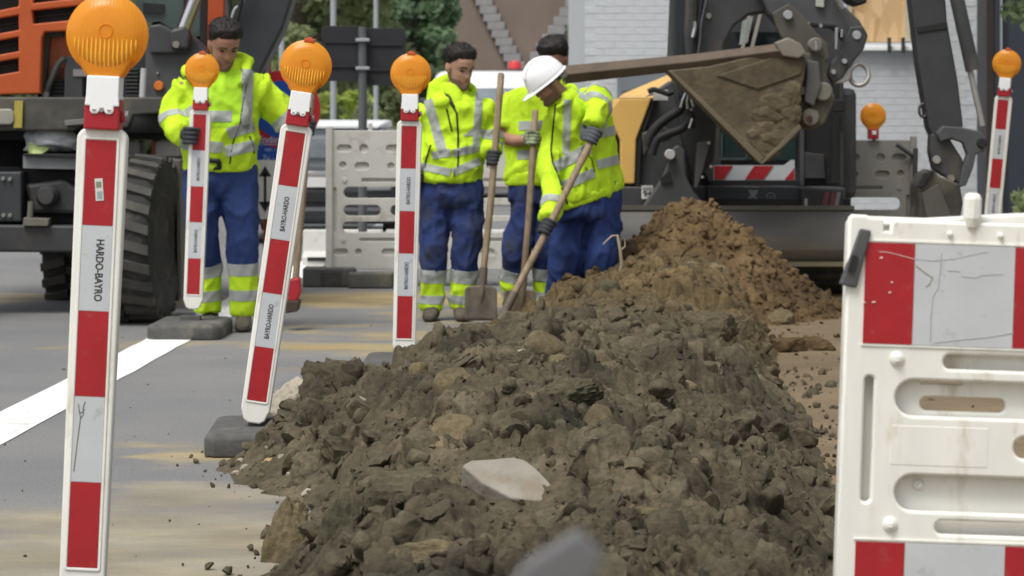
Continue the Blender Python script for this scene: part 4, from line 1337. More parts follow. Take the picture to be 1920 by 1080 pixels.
tag(place(b5, 1853, 486, 19.5, 5.3, -14), 'red and white beacon at the right edge before the slate wall', 'warning beacon', GB)
# rubber feet
def make_foot(w=0.43, l=0.66, h=0.090):
    oc = lambda i, z, c: [(-w / 2 + c, -l / 2 + i, z), (w / 2 - c, -l / 2 + i, z), (w / 2 - i, -l / 2 + c, z), (w / 2 - i, l / 2 - c, z), (w / 2 - c, l / 2 - i, z), (-w / 2 + c, l / 2 - i, z), (-w / 2 + i, l / 2 - c, z), (-w / 2 + i, -l / 2 + c, z)]
    mb = MB().loft([oc(0.0, 0.0, 0.04), oc(0.0, h - 0.022, 0.04), oc(0.012, h - 0.006, 0.045), oc(0.03, h, 0.055)])
    return mb
FOOT = make_foot().mesh('beacon_foot', bevel=0.006, smooth=35)
FOOT.materials.append(M_RUBBER)
def foot(x, D, label, rot=0.0):
    o = bpy.data.objects.new('beacon_foot', FOOT)
    COL.objects.link(o)
    o.location = (x, D, 0.004)
    o.rotation_euler = (0, 0, rad(rot))
    tag(o, label, 'beacon foot', 'recycled rubber feet under the beacons')
    MB().box((0, 0.0, 0.100), (0.12, 0.07, 0.034)).build('socket', M_RUBBER, o, bevel=0.003)
    return o
foot(P(151, 0, 6.73).x, 6.56, 'rubber foot under the nearest beacon')
foot(P(490, 0, 10.6).x + .0, 10.70, 'dark rubber foot under the leaning beacon, half buried in the heap', 2)
foot(P(760, 0, 13.55).x, 13.6, 'rubber foot under the upright beacon, half buried in the heap')
foot(P(357, 0, 16.0).x, 16.02, 'grey rubber foot under the beacon held by the worker', -1.5)
foot(P(1853, 0, 19.5).x, 19.55, 'rubber foot under the beacon at the right edge')
# lamp standing on the grey barrier
lp = empty('warning_lamp')
MB().box((0, 0.0, 0.04), (0.085, 0.07, 0.08)).build('clamp', M_REDPL, lp, bevel=0.006)
MB().box((0.004, -0.036, 0.052), (0.035, 0.012, 0.03)).build('battery_housing', M_CLEANWHITE, lp, bevel=0.003)
lens_part(lp, Vector((0, 0.0, 0.186)))
lp.location = P(1637, 261, 21.4)
tag(lp, 'amber warning lamp with red clamp standing on the grey barrier', 'warning lamp')

# ================================================================== PLASTIC BARRIERS, far
def barrier(name, x0, D, width, material, label, flip=False, group=None, solid_rows=0):
    """slotted plastic pedestrian barrier; pattern in photo pixels at 244 px per metre"""
    k = 244.0
    root = tag(empty(name, (x0, D, 0)), label, 'barrier', group)
    Hb, z0 = 1.20, 0.13
    W = width
    def X(v):
        return x0 + (W - v / k if flip else v / k)
    def Z(v): return Hb - v / k
    def rr(a, b_, c, d, r=99):
        xa, xb = sorted((X(a), X(c)))
        return rrect(xa, Z(d), xb, Z(b_), r / k)
    def ci(a, b_, r): return circ(X(a), Z(b_), r / k)
    Wp = W * k
    through, dim = [], []
    if solid_rows == 0:
        through = [rr(32, 106, 178, 127), rr(32, 140, 102, 160), rr(120, 140, 178, 160), rr(30, 171, 178, 191)]
        through += [rr(214, 106, 360, 127), rr(214, 140, 284, 160), rr(302, 140, 360, 160), rr(214, 171, 360, 191)]
    else:
        through = [rr(30, 112, 150, 136), rr(190, 112, 330, 136)]
    for o_ in (0, 186):
        dim += [rr(o_ + 20, 27, o_ + 47, 40), ci(o_ + 70, 34, 8), rr(o_ + 112, 27, o_ + 140, 40), ci(o_ + 31, 65, 6.5), rr(o_ + 53, 60, o_ + 80, 74), ci(o_ + 121, 67, 6.5)]
        dim += [rr(o_ + 66, 90, o_ + 176, 97, 3), rr(o_ + 62, 202, o_ + 176, 208, 3), rr(o_ + 14, 222, o_ + 40, 234), ci(o_ + 60, 228, 6), rr(o_ + 104, 222, o_ + 130, 234)]
    dim.append(rr(13, 107, 19, 192, 3))
    outer = rrect(min(X(0), X(Wp)), z0, max(X(0), X(Wp)), Hb, 0.03)
    vs, fs = curve_mesh([outer] + through + dim, 0.016, 0.004, 1)
    body = MB().add([v + Vector((0, D + 0.008, 0)) for v in vs], fs).build('panel', material, root, smooth=50)
    vs, fs = curve_mesh([rrect(min(X(0), X(Wp)) + .004, z0 + .004, max(X(0), X(Wp)) - .004, Hb - .004, 0.03)] + through, 0.03, 0.004, 1)
    MB().add([v + Vector((0, D + 0.033, 0)) for v in vs], fs).build('core', material, body, smooth=50)
    mb = MB()
    for (a, b_) in ((34, 93), (31, 205), (220, 93), (217, 205)): mb.disc((X(a), D - 0.008, Z(b_)), 0.018, 0.012, (0, 1, 0), 12)
    mb.build('rivet', material, body)
    a, b_ = sorted((X(78), X(86)))
    MB().box(((a + b_) / 2, D + 0.02, Hb + 0.022), (b_ - a, 0.03, 0.07)).build('peg', material, root, bevel=0.005)
    a, b_ = sorted((X(-1), X(12)))
    MB().box(((a + b_) / 2, D + 0.0, (Hb + z0) / 2 + 0.02), (b_ - a, 0.05, Hb - z0 + 0.03)).build('end_post', material, root, bevel=0.01)
    for xx in (X(6), X(Wp - 12)):
        mb = MB()
        mb.box((xx, D + 0.02, 0.075), (0.40, 0.26, 0.15))
        f_ = mb.build('foot', mat('dark_grey_foot', (0.085, 0.085, 0.08), 0.7, var=0.15, dirt=(.2, .17, .12), dirt_amt=.2), root, bevel=0.015)
        MB().box((xx + 0.02, D - 0.112, 0.07), (0.16, 0.01, 0.09)).build('foot_recess', M_DARKMETAL, f_)
    return root
wb = barrier('plastic_barrier', P(612, 0, 20.5).x, 20.5, 2.0, M_GREYPL, 'long pale slotted plastic barrier behind the standing workers')
MB().box((P(695, 0, 20.3).x, 20.35, 0.06), (0.34, 0.22, 0.12)).build('foot', mat('dark_grey_foot', (0.085, 0.085, 0.08)), wb, bevel=0.015)
gb = barrier('plastic_barrier', P(1718, 0, 21.4).x - 1.5, 21.4, 1.5, M_DARKGREYPL, 'grey plastic barrier behind the dark arm, with an amber lamp on it', flip=True, solid_rows=1)
gb.location.z -= 0.085
mb = MB().tube([P(1681, 251, 21.35), P(1697, 262, 21.35), P(1716, 276, 21.35)], 0.018, 6)
mb.tube([P(1717, 258, 21.3), P(1713, 400, 21.3)], 0.02, 8)
mb.build('strap', M_DARKMETAL, gb)

# ================================================================== NEAR BARRIER
ND = 5.55
ns = F / ND
near = empty('plastic_barrier')
AR = rad(2.0)
def uv(x, y):
    dx, dy = x - 1592, y - 402
    return ((dx * math.cos(AR) + dy * math.sin(AR)) / ns, -(-dx * math.sin(AR) + dy * math.cos(AR)) / ns)
def L2(x, y, yy=0.0):
    u_, v_ = uv(x, y)
    return Vector((u_, yy, v_))
def NR(x0, y0, x1, y1, r):
    a, b_ = uv(x0, y0), uv(x1, y1)
    yt, yb = uv((x0 + x1) / 2, y0)[1], uv((x0 + x1) / 2, y1)[1]
    return rrect(a[0], b_[1] if abs(x1 - x0) < 40 else yb - 0.0, b_[0], a[1] if abs(x1 - x0) < 40 else yt, r / ns)
def RR(u0, v0, u1, v1, r): return rrect(u0 / ns, -v1 / ns, u1 / ns, -v0 / ns, r / ns)
Wn = 1800
outline = [(0, 960), (0, 6), (6, 0), (34, 0), (40, 4), (60, 4), (66, 9), (66, 29), (78, 29), (80, 12), (88, 7), (Wn - 8, 7), (Wn, 15), (Wn, 960)]
outline = [(u_ / ns, -v_ / ns) for u_, v_ in outline]
slots = [RR(99, 306, 520, 374, 34), RR(104, 484, 520, 552, 34)]
grooves = [RR(187, 256, 500, 284, 13), RR(182, 568, 500, 594, 13), RR(41, 302, 58, 538, 8), [(347 / ns + p[0] * .0, 0) for p in []]]
grooves = grooves[:3]
hole = circ(345 / ns, -427 / ns, 21 / ns, 20)
more = [RR(560 + a, b_, 560 + c, d, r) for a, b_, c, d, r in ((0, 306, 420, 374, 34), (0, 484, 420, 552, 34), (470, 306, 890, 374, 34), (470, 484, 890, 552, 34), (960, 306, 1190, 374, 34), (960, 484, 1190, 552, 34))]
vs, fs = curve_mesh([outline] + slots + grooves + [hole] + more, 0.022, 0.006, 2)
face = MB().add([v + Vector((0, 0.011, 0)) for v in vs], fs).build('front_shell', M_WHITEPL, near, smooth=50)
back_hole = [RR(150, 338, 312, 366, 13), circ(345 / ns, -427 / ns, 24 / ns, 20), RR(150, 306, 230, 314, 3)]
vs, fs = curve_mesh([RR(4, 34, Wn - 4, 956, 20)] + back_hole + [RR(600, 322, 940, 360, 14), RR(1070, 322, 1400, 360, 14)], 0.02, 0.005, 2)
MB().add([v + Vector((0, 0.044, 0)) for v in vs], fs).build('core', M_WHITEPL, near, smooth=50)
vs, fs = curve_mesh([RR(2, 4, Wn - 2, 958, 20), RR(30, 60, Wn - 30, 930, 20)], 0.05, 0.01, 2)
MB().add([v + Vector((0, 0.062, 0)) for v in vs], fs).build('rear_frame', M_WHITEPL, near, smooth=50)
# ridge of the rear rail that rises to the right
mb = MB().prism([L2(1652, 416, 0.03), L2(1920, 402, 0.03), L2(2300, 392, 0.03), L2(3300, 415, 0.03), L2(3300, 470, 0.03), L2(1652, 426, 0.03)], (0, 0.05, 0))
mb.build('top_rail', M_WHITEPL, near, bevel=0.008)
# retroreflective strips
def strip(v0, v1):
    edges = [33, 126] + [126 + 188 * k for k in range(1, 9)] + [1768]
    edges = [e for e in edges if e <= 1768]
    for k in range(len(edges) - 1):
        a, b_ = edges[k], edges[k + 1]
        if b_ - a < 10: continue
        red = k % 2 == 0
        MB().box(((a + b_) / 2 / ns, -0.001, -(v0 + v1) / 2 / ns), ((b_ - a - 1.0) / ns, 0.003, (v1 - v0) / ns)).build('red_panel' if red else 'silver_panel', M_RED if red else M_SILVER, near)
strip(51, 240)
strip(612, 800)
# a shallow lip under and over the strips
for v_ in (47, 243, 607, 804):
    MB().box((Wn / 2 / ns, 0.001, -v_ / ns), ((Wn - 60) / ns, 0.008, 3.0 / ns)).build('lip', M_WHITEPL, face)
MB().box((184 / ns, 0.0004, -429 / ns), (182 / ns, 0.0024, 74 / ns)).build('raised_plate', M_WHITEPL, face, bevel=0.001)
def rivet(u_, v_, y0=0.0, s=1.0):
    mb = MB().lathe([(0.016 * s, 0.003), (0.015 * s, -0.004), (0.010 * s, -0.008)], (u_ / ns, y0, -v_ / ns), (0, 1, 0), 18)
    b_ = mb.build('rivet', M_WHITEPL, face, smooth=40)
    MB().box((u_ / ns, y0 - 0.010, -v_ / ns), (0.009 * s, 0.008, 0.011 * s)).build('rivet_pin', M_WHITEPL, face, bevel=0.001)
for a, b_ in ((99, 267), (97, 578)): rivet(a, b_)
rivet(152, 506, 0.034, 0.85)
for a in (190, 285): rivet(a, 30, 0.0, 0.4)
# scratches and scuffs
M_SCR = mat('scratch_grey', (0.33, 0.335, 0.33), 0.7)
M_SCRW = mat('scratch_pale', (0.62, 0.50, 0.46), 0.7)
def scratch(pts, m, r=0.0007):
    MB().tube([L2(x, y, -0.0027) for x, y in pts], r, 5).build('scratch', m, near)
scratch([(1648, 472), (1665, 473), (1685, 478), (1715, 486)], M_SCRW)
scratch([(1717, 486), (1750, 489), (1790, 485), (1830, 476), (1852, 472)], M_SCR)
scratch([(1765, 475), (1763, 505), (1759, 540), (1749, 555), (1745, 600), (1744, 640)], M_SCR, 0.0009)
scratch([(1717, 498), (1735, 512), (1748, 520), (1742, 533), (1735, 537)], mat('scuff_tan', (0.30, 0.27, 0.19), 0.8), 0.0013)
scratch([(1750, 643), (1800, 637), (1860, 631), (1900, 624)], M_SCR, 0.0009)
scratch([(1776, 507), (1800, 509)], M_SCR, 0.0008)
scratch([(1802, 518), (1830, 521), (1838, 516), (1880, 514)], M_SCR, 0.0008)
for (x, y, w) in ((1652, 484, 5), (1620, 568, 4), (1638, 567, 6), (1668, 549, 4), (1672, 530, 3)):
    scratch([(x - w / 2, y), (x + w / 2, y - 1)], M_SCRW, 0.002)
# dark hook arm, top peg and feet
mb = MB().prism([L2(1612, 428, -0.012), L2(1633, 432, -0.012), L2(1605, 540, -0.012), L2(1574, 533, -0.012), L2(1579, 520, -0.012)], (0, 0.03, 0))
hk = mb.build('hook_arm', mat('hook_grey', (0.075, 0.077, 0.08), 0.5, var=0.2), near, bevel=0.004)
MB().box(L2(1597, 493, -0.016), (0.012, 0.006, 0.034), Matrix.Rotation(rad(14), 3, 'Y')).build('hook_slot', M_BLACK, hk)
c = L2(1825, 362, 0.004)
mb = MB().lathe([(0.010, 0.0), (0.016, -0.004), (0.0195, -0.012), (0.0195, -0.052), (0.013, -0.072), (0.009, -0.074)], c, (0, 0, 1), 8)
mb.build('peg', M_WHITEPL, near, bevel=0.002)
for u_ in (250, 1500):
    MB().box((u_ / ns, 0.04, -1000 / ns), (0.42, 0.6, 0.10)).build('foot', M_RUBBER, near, bevel=0.02)
near.location = P(1592, 402, ND)
near.rotation_euler = (0, AR, 0)
tag(near, 'large white plastic barrier with red and silver panels at the right front', 'barrier')
# flat stake close to the lens, at the bottom edge
mb = MB().prism([P(x, y, 1.5) for x, y in ((1084, 1000), (1130, 1040), (1122, 1074), (1050, 1140), (1010, 1180), (900, 1180), (985, 1062))], (0, .02, 0))
a = P(955, 1170, 1.51)
mb.prism([a + Vector((-.016, 0, .02)), a + Vector((.016, 0, .02)), Vector((a.x - .03, 1.51, 0)), Vector((a.x - .062, 1.51, 0))], (0, .018, 0))
tag(mb.build('grey_stake', mat('grey_stake_plastic', (0.13, 0.13, 0.135), 0.6), bevel=.002), 'blurred grey tip of a stake very close at the bottom edge', 'stake')
# ================================================================== EXCAVATOR ON THE RIGHT (dark, yellow side panel, dozer blade)
rx = tag(empty('excavator', (P(1400, 0, 20).x, 20.0, 0)), 'dark excavator with yellow side panel, raised muddy bucket and dozer blade', 'excavator')
def PL(name, px, D, t, m, parent, bevel=0.006, smooth=None):
    return MB().plate(px, D, t).build(name, m, parent, bevel=bevel, smooth=smooth)
def pin(px, py, D, rpx, parent, m=None, name='pin', t=0.06):
    return MB().lathe([(rpx * D / F * 0.82, 0), (rpx * D / F, 0.012), (rpx * D / F, t)], P(px, py, D), (0, 1, 0), 18).build(name, m or M_DULLSTEEL, parent, smooth=40)
def hose(pts, D, rpx, parent, m=None, name='hose'):
    pts3 = [P(*(p[:2]), D if len(p) < 3 else p[2]) for p in pts]
    out = []
    for i in range(len(pts3) - 1):
        p0, p1, p2, p3 = pts3[max(i - 1, 0)], pts3[i], pts3[i + 1], pts3[min(i + 2, len(pts3) - 1)]
        for k in range(6):
            t = k / 6
            out.append(0.5 * ((2 * p1) + (p2 - p0) * t + (2 * p0 - 5 * p1 + 4 * p2 - p3) * t * t + (3 * p1 - p0 - 3 * p2 + p3) * t ** 3))
    out.append(pts3[-1])
    return MB().tube(out, rpx * D / F, 8).build(name, m or M_BLACK, parent, smooth=60)
# yellow side panel with a sloping top facet
D0 = 19.7
f_ = [P(x, y, D0) for x, y in ((1140, 212), (1160, 184), (1222, 184), (1193, 262), (1190, 345), (1163, 345), (1163, 264))]
mb = MB().prism(f_, (0, 0.9, 0))
t0, t1 = P(1160, 184, D0), P(1222, 184, D0)
b0, b1_ = P(1150, 178, D0 + 0.9), P(1258, 138, D0 + 0.95)
b2_ = P(1259, 166, D0 + 0.25)
mb2 = MB().add([t0 + Vector((0, 0, .001)), t1 + Vector((0, 0, .001)), b2_, b1_, P(1168, 176, D0 + .5), t1 + Vector((0, .9, -.02)), t0 + Vector((0, .9, -.02))], [(0, 1, 2, 3, 4), (1, 5, 2), (2, 5, 3), (3, 5, 6, 4), (0, 4, 6), (0, 6, 5, 1)])
yp = mb.build('side_panel', M_YELLOW, rx, bevel=0.012)
mb2.build('top_facet', M_YELLOW, yp)
PL('panel_edge', [(1222, 186), (1232, 180), (1203, 264), (1199, 350), (1190, 350), (1193, 262)], D0 + .02, .3, M_BLACK, rx, 0.003)
hose([(1215, 172), (1225, 168), (1240, 172), (1252, 176), (1262, 172)], D0 - .05, 5, rx, M_BLACK, 'dirt_smear')
PL('white_label', [(1226, 170), (1252, 168), (1252, 188), (1224, 188)], D0 - 0.0, .01, M_SWHITE, rx, 0)
PL('grey_panel', [(1200, 188), (1262, 150), (1290, 190), (1290, 352), (1197, 352)], D0 + .1, .5, M_GREYMETAL, rx, .01)
PL('side_recess', [(1142, 222), (1161, 266), (1161, 348), (1140, 352)], D0 + .1, .4, M_BLACK, rx, 0)
# lower frame and its number plate
PL('lower_frame', [(1120, 346), (1240, 350), (1340, 352), (1585, 352), (1585, 402), (1120, 402)], D0 + .15, .8, M_GREYMETAL, rx, .01)
PL('side_box', [(1160, 350), (1300, 352), (1330, 398), (1160, 398)], D0 - .1, .3, mat('dark_blue_grey_paint', (0.045, 0.047, 0.052), .5), rx, .01)
np_ = PL('number_plate', [(1203, 348), (1224, 348), (1224, 373), (1203, 373)], D0 - .13, .01, M_SWHITE, rx, 0)
vs, fs = text_geo('94', 0.062)
MB().add([v + P(1213.5, 363.5, D0 - .137) for v in vs], fs).build('lettering', M_BLACKTXT, np_)
MB().box(P(1213, 352, D0 - .135), (0.07, .003, .016)).build('lettering', mat('grey_print', (.3, .3, .3)), np_)
# swing post
PL('swing_post', [(1243, 332), (1262, 276), (1272, 272), (1284, 282), (1286, 330), (1302, 362), (1332, 398), (1200, 398), (1232, 350)], D0 - .35, .22, M_GREYMETAL, rx, .012)
pin(1257, 290, D0 - .42, 10, rx, mat('pale_pin', (.45, .45, .44), .5), 'pin', .08)
PL('post_recess', [(1238, 335), (1255, 320), (1262, 342), (1240, 345)], D0 - .37, .05, M_BLACK, rx, 0)
PL('post_bracket', [(1205, 250), (1240, 236), (1262, 244), (1258, 262), (1225, 270), (1208, 292)], D0 - .2, .12, M_DARKMETAL, rx, .01)
hose([(1280, 180), (1275, 205), (1250, 222), (1225, 245), (1212, 275)], D0 - .3, 9, rx)
hose([(1300, 215), (1280, 240), (1255, 250), (1232, 262), (1222, 290)], D0 - .32, 8, rx)
hose([(1292, 130), (1290, 170), (1296, 215), (1300, 240)], D0 - .3, 6, rx)
PL('boom_foot', [(1262, 130), (1320, 130), (1345, 200), (1340, 300), (1300, 345), (1285, 290), (1275, 230)], D0 - .15, .3, M_DARKMETAL, rx, .015)
PL('cylinder_plate', [(1308, 268), (1332, 264), (1318, 320), (1308, 352), (1302, 352), (1304, 318)], D0 - .34, .1, mat('worn_grey_plate', (.075, .075, .075), .5), rx, .006)
for (x, y) in ((1296, 205), (1329, 268), (1317, 332), (1333, 312)): pin(x, y, D0 - .4, 3.2, rx, M_STEEL, 'bolt', .05)
for p in ([(1287, 172), (1280, 188), (1276, 202)], [(1291, 172), (1288, 190), (1289, 204)], [(1297, 174), (1296, 188), (1300, 200)], [(1298, 222), (1292, 240)]):
    hose(p, D0 - .45, 2.4, rx, M_STEEL, 'hose_fitting')
# cab behind the boom
PL('cab_wall', [(1270, -60), (1580, -60), (1580, 352), (1335, 352), (1300, 300), (1262, 130)], D0 + .62, .9, M_DARKMETAL, rx, .02)
PL('cab_window', [(1345, 60), (1482, 60), (1482, 200), (1345, 200)], D0 + .60, .02, M_DARKGLASS, rx, 0)
PL('painted_window_reflection', [(1392, 40), (1412, 30), (1402, 80), (1386, 84)], D0 + .58, .01, mat('pale_glass_reflection', (.30, .35, .33), .4), rx, 0)  # reflection in the cab glass, put in as a pale strip
for q in ([(1402, 30), (1408, 30), (1396, 92), (1389, 92)], [(1424, 22), (1430, 22), (1413, 92), (1406, 92)], [(1386, 100), (1392, 100), (1388, 128), (1382, 128)], [(1402, 102), (1407, 102), (1402, 126), (1397, 126)]):
    PL('grab_rail', q, D0 + .5, .03, mat('worn_rail', (.28, .27, .23), .5), rx, .003)
lw = PL('lower_window', [(1350, 225), (1492, 225), (1492, 300), (1350, 300)], D0 + .59, .02, mat('teal_glass', (.014, .030, .029), .08, var=.3, vscale=3, spec=.6), rx, 0)
for q in ([(1350, 296), (1400, 296), (1400, 300), (1350, 300)], [(1398, 240), (1402, 240), (1402, 300), (1398, 300)], [(1352, 250), (1355, 250), (1355, 298), (1352, 298)], [(1405, 255), (1408, 255), (1408, 299), (1405, 299)]):
    PL('window_bar', q, D0 + .57, .015, mat('window_bar_grey', (.06, .085, .08), .5), lw, 0)
PL('door_opening', [(1504, 190), (1562, 190), (1562, 345), (1504, 345)], D0 + .58, .03, M_BLACK, rx, 0)
PL('door_step', [(1508, 285), (1545, 290), (1548, 335), (1508, 335)], D0 + .55, .03, M_DARKMETAL, rx, .006)
PL('cab_pillar', [(1500, -60), (1508, -60), (1508, 348), (1500, 348)], D0 + .54, .06, M_GREYMETAL, rx, .004)
PL('door_frame', [(1562, 150), (1574, 150), (1576, 346), (1560, 346)], D0 + .4, .12, M_BLACK, rx, .01)
MB().tube([P(1579, 100, D0 + .3), P(1578, 345, D0 + .3)], .012, 8).build('handrail', M_DARKMETAL, rx)
PL('mirror', [(1558, 186), (1585, 187), (1584, 210), (1560, 210)], D0 + .2, .05, M_BLACK, rx, .008)
PL('cab_roof_lamp', [(1588, -30), (1628, -30), (1626, 6), (1608, 11), (1588, 2)], D0 + .2, .3, M_BLACK, rx, .02)
# hazard stripe panel
hz = PL('hazard_board', [(1338, 310), (1470, 310), (1484, 300), (1490, 300), (1490, 338), (1338, 338)], D0 + .50, .02, M_SILVER, rx, 0)
for q in ([(1339, 311), (1374, 311), (1357, 336), (1339, 336)], [(1414, 311), (1450, 311), (1432, 336), (1397, 336)], [(1489, 315), (1489, 337), (1471, 337)]):
    PL('red_stripe', q, D0 + .494, .004, M_RED, hz, 0)
PL('front_sill', [(1335, 338), (1500, 338), (1500, 348), (1335, 350)], D0 + .45, .12, M_BLACK, rx, .004)
# machine front under the cab
fp = PL('front_cover', [(1325, 350), (1500, 350), (1500, 404), (1325, 404)], D0 + .1, .3, mat('slate_grey_paint', (.032, .036, .04), .5), rx, .008)
M_EMB = mat('grey_decal', (.17, .175, .175), .6)
PL('decal', [(1395, 350), (1424, 350), (1424, 352), (1395, 352)], D0 + .095, .003, M_EMB, fp, 0)
PL('decal', [(1403, 356), (1422, 356), (1418, 366), (1414, 366), (1424, 375), (1418, 375), (1411, 369), (1404, 375), (1398, 375), (1408, 366), (1405, 362)], D0 + .095, .003, M_EMB, fp, 0)
vs, fs = curve_mesh([circ(0, 0, .034), circ(0, 0, .027)], .003)
mb = MB().add([v + P(1445, 369, D0 + .095) for v in vs], fs)
mb.box(P(1445, 372, D0 + .095), (.006, .003, .035)); mb.box(P(1445, 368, D0 + .095), (.03, .003, .006))
mb.build('decal', M_EMB, fp)
pin(1353, 385, D0 + .05, 4, rx, M_DULLSTEEL, 'bolt', .05); pin(1356, 396, D0 + .05, 4, rx, M_DULLSTEEL, 'bolt', .05)
MB().lathe([(.055, 0), (.055, .02)], P(1374, 386, D0 + .085), (0, 1, 0), 20).build('round_port', M_BLACK, fp)
sb2 = PL('side_storage_box', [(1502, 352), (1581, 356), (1581, 404), (1502, 404)], D0 - .05, .5, mat('black_blue_box', (.024, .025, .028), .45), rx, .01)
for x0 in (1546, 1560): PL('red_reflector', [(x0, 360), (x0 + 10, 360), (x0 + 3, 396), (x0 - 7, 396)], D0 - .056, .004, mat('dull_red_stripe', (.12, .035, .035), .5), sb2, 0)
PL('grey_reflector', [(1570, 360), (1577, 360), (1570, 396), (1563, 396)], D0 - .056, .004, M_EMB, sb2, 0)
MB().tube([P(1511, 402, D0 - .1), P(1511, 372, D0 - .1)], .014, 8).build('lever', M_DULLSTEEL, rx)
# boom and arm in front
DB = 18.75
PL('boom', [(1290, -60), (1472, -60), (1482, 10), (1445, 22), (1405, 28), (1376, 50), (1358, 85), (1352, 128), (1350, 142), (1290, 142), (1284, 60)], DB + .15, .3, M_DARKMETAL, rx, .02)
PL('boom_side', [(1264, -60), (1292, -60), (1284, 60), (1288, 142), (1262, 150)], DB + .35, .3, mat('blue_black_paint', (.024, .028, .033), .45), rx, .015)
pin(1329, 30, DB + .13, 6, rx, M_DULLSTEEL, 'bolt', .05)
hose([(1306, -20), (1304, 20), (1302, 60), (1296, 110), (1291, 150)], DB + .1, 4.5, rx)
hose([(1318, -20), (1312, 30), (1306, 70), (1300, 120), (1296, 150)], DB + .1, 3.5, rx)
hose([(1330, -20), (1316, 40), (1312, 80), (1304, 135)], DB + .08, 3, rx, M_GREYMETAL)
hose([(1302, 40), (1303, 52), (1299, 70)], DB + .06, 4, rx, M_STEEL, 'hose_fitting')
arm = PL('arm', [(1400, -60), (1560, -60), (1572, 0), (1612, 38), (1626, 62), (1622, 84), (1604, 92), (1586, 76), (1566, 52), (1520, 48), (1488, 52), (1462, 50), (1440, 24)], DB, .26, M_GREYMETAL, rx, .02)
PL('linkage_plate', [(1448, 24), (1480, 6), (1506, 30), (1530, 60), (1552, 82), (1556, 108), (1530, 140), (1500, 128), (1474, 88), (1456, 52)], DB - .08, .08, mat('dusty_grey_plate', (.075, .07, .058), .7, dirt=(.13, .11, .075), dirt_amt=.3), rx, .01)
pin(1478, 28, DB - .12, 9, rx, M_GALV, 'pin', .1)
pin(1607, 66, DB - .07, 9, rx, M_GALV, 'pin', .1)
PL('bucket_link', [(1594, 50), (1618, 48), (1628, 66), (1620, 92), (1596, 122), (1580, 146), (1562, 158), (1552, 140), (1558, 118), (1576, 96), (1584, 72)], DB - .06, .09, M_DARKMETAL, rx, .012)
for (x, y) in ((1584, 115), (1563, 135)): pin(x, y, DB - .09, 5, rx, M_GALV, 'pin', .06)
for q in ([(1566, 52), (1572, 52), (1570, 92), (1565, 92)], [(1577, 56), (1581, 56), (1580, 70), (1576, 70)]): PL('rod_end', q, DB - .1, .03, M_STEEL, rx, .002)
pin(1539, 48, DB - .02, 4, rx, M_STEEL, 'bolt', .04); pin(1516, 44, DB - .02, 3, rx, M_DULLSTEEL, 'bolt', .04)
PL('bracket_tab', [(1530, -30), (1546, -30), (1545, 14), (1530, 12)], DB - .04, .03, mat('pale_tab', (.40, .42, .38), .5), rx, .003)
MB().tube([P(1556, -30, DB - .1), P(1578, 16, DB - .08)], .026, 14).build('ram_rod', M_STEEL, rx, smooth=50)
# lifting eye
vs, fs = [], []
mb = MB()
c = P(1611, 140, DB - .02)
ring = []
for k in range(29):
    a = 2 * math.pi * k / 28
    ring.append(c + Vector((math.cos(a) * .066, 0.01 * math.sin(a * 2), math.sin(a) * .075)))
mb.tube(ring, 0.017, 10, cap=False)
mb.build('lifting_eye', M_DULLSTEEL, rx, smooth=60)
PL('eye_lug', [(1566, 130), (1590, 122), (1598, 132), (1594, 150), (1580, 156), (1562, 158)], DB - .05, .07, M_DULLSTEEL, rx, .008)
# quick coupler and bucket
PL('coupler', [(1478, 96), (1530, 100), (1548, 112), (1550, 150), (1556, 166), (1566, 180), (1558, 206), (1546, 232), (1522, 244), (1492, 240), (1486, 180)], DB - .16, .22, mat('dusty_coupler', (.095, .088, .07), .75, var=.2, bump=.4, dirt=(.18, .15, .10), dirt_amt=.35), rx, .015)
for (x, y, r) in ((1530, 84, 14), (1544, 172, 18), (1520, 220, 17), (1504, 170, 9)):
    pin(x, y, DB - .22, r, rx, mat('dusty_boss', (.15, .14, .11), .7), 'pin_boss', .1)
MB().lathe([(.02, 0), (.02, .02)], P(1518, 222, DB - .235), (0, 1, 0), 12).build('pin_hole', mat('rusty_hole', (.06, .025, .015), .8), rx)
MB().tube([P(1530, 76, DB - .26), P(1531, 92, DB - .26)], .012, 8).build('grease_pin', M_DULLSTEEL, rx)
PL('coupler_arm', [(1514, 112), (1536, 116), (1540, 160), (1526, 200), (1508, 190), (1512, 150)], DB - .24, .08, mat('worn_grey_lever', (.085, .085, .08), .6), rx, .01)
bk = PL('bucket', [(1252, 132), (1330, 124), (1470, 92), (1512, 108), (1508, 148), (1488, 206), (1496, 236), (1470, 262), (1424, 304), (1360, 240)], DB - .30, .50, M_MUDSTEEL, rx, .012)
PL('side_cutter', [(1252, 132), (1262, 134), (1432, 296), (1424, 306)], DB - .318, .03, mat('worn_edge', (.135, .11, .068), .6), bk, .004)
PL('side_cutter', [(1424, 306), (1470, 262), (1498, 232), (1503, 240), (1474, 270), (1430, 308)], DB - .318, .03, mat('worn_edge', (.135, .11, .068), .6), bk, .004)
PL('reinforcing_plate', [(1344, 142), (1470, 100), (1508, 114), (1502, 140), (1420, 168)], DB - .312, .02, M_MUDSTEEL, bk, .008)
mb = MB().tube([P(1472, 94, DB - .32), P(1300, 116, DB - .2), P(1060, 140, DB + .1)], [.034, .036, .042], 4, flat=1.6)
mb.build('cutting_lip', mat('rusty_lip', (.105, .075, .052), .7, var=.3, dirt=(.06, .035, .03), dirt_amt=.3, dscale=6), bk, bevel=.006)
PL('lip_boss', [(1452, 80), (1478, 70), (1502, 82), (1512, 100), (1498, 110), (1468, 106)], DB - .35, .1, mat('dusty_boss2', (.19, .175, .14), .7), bk, .012)
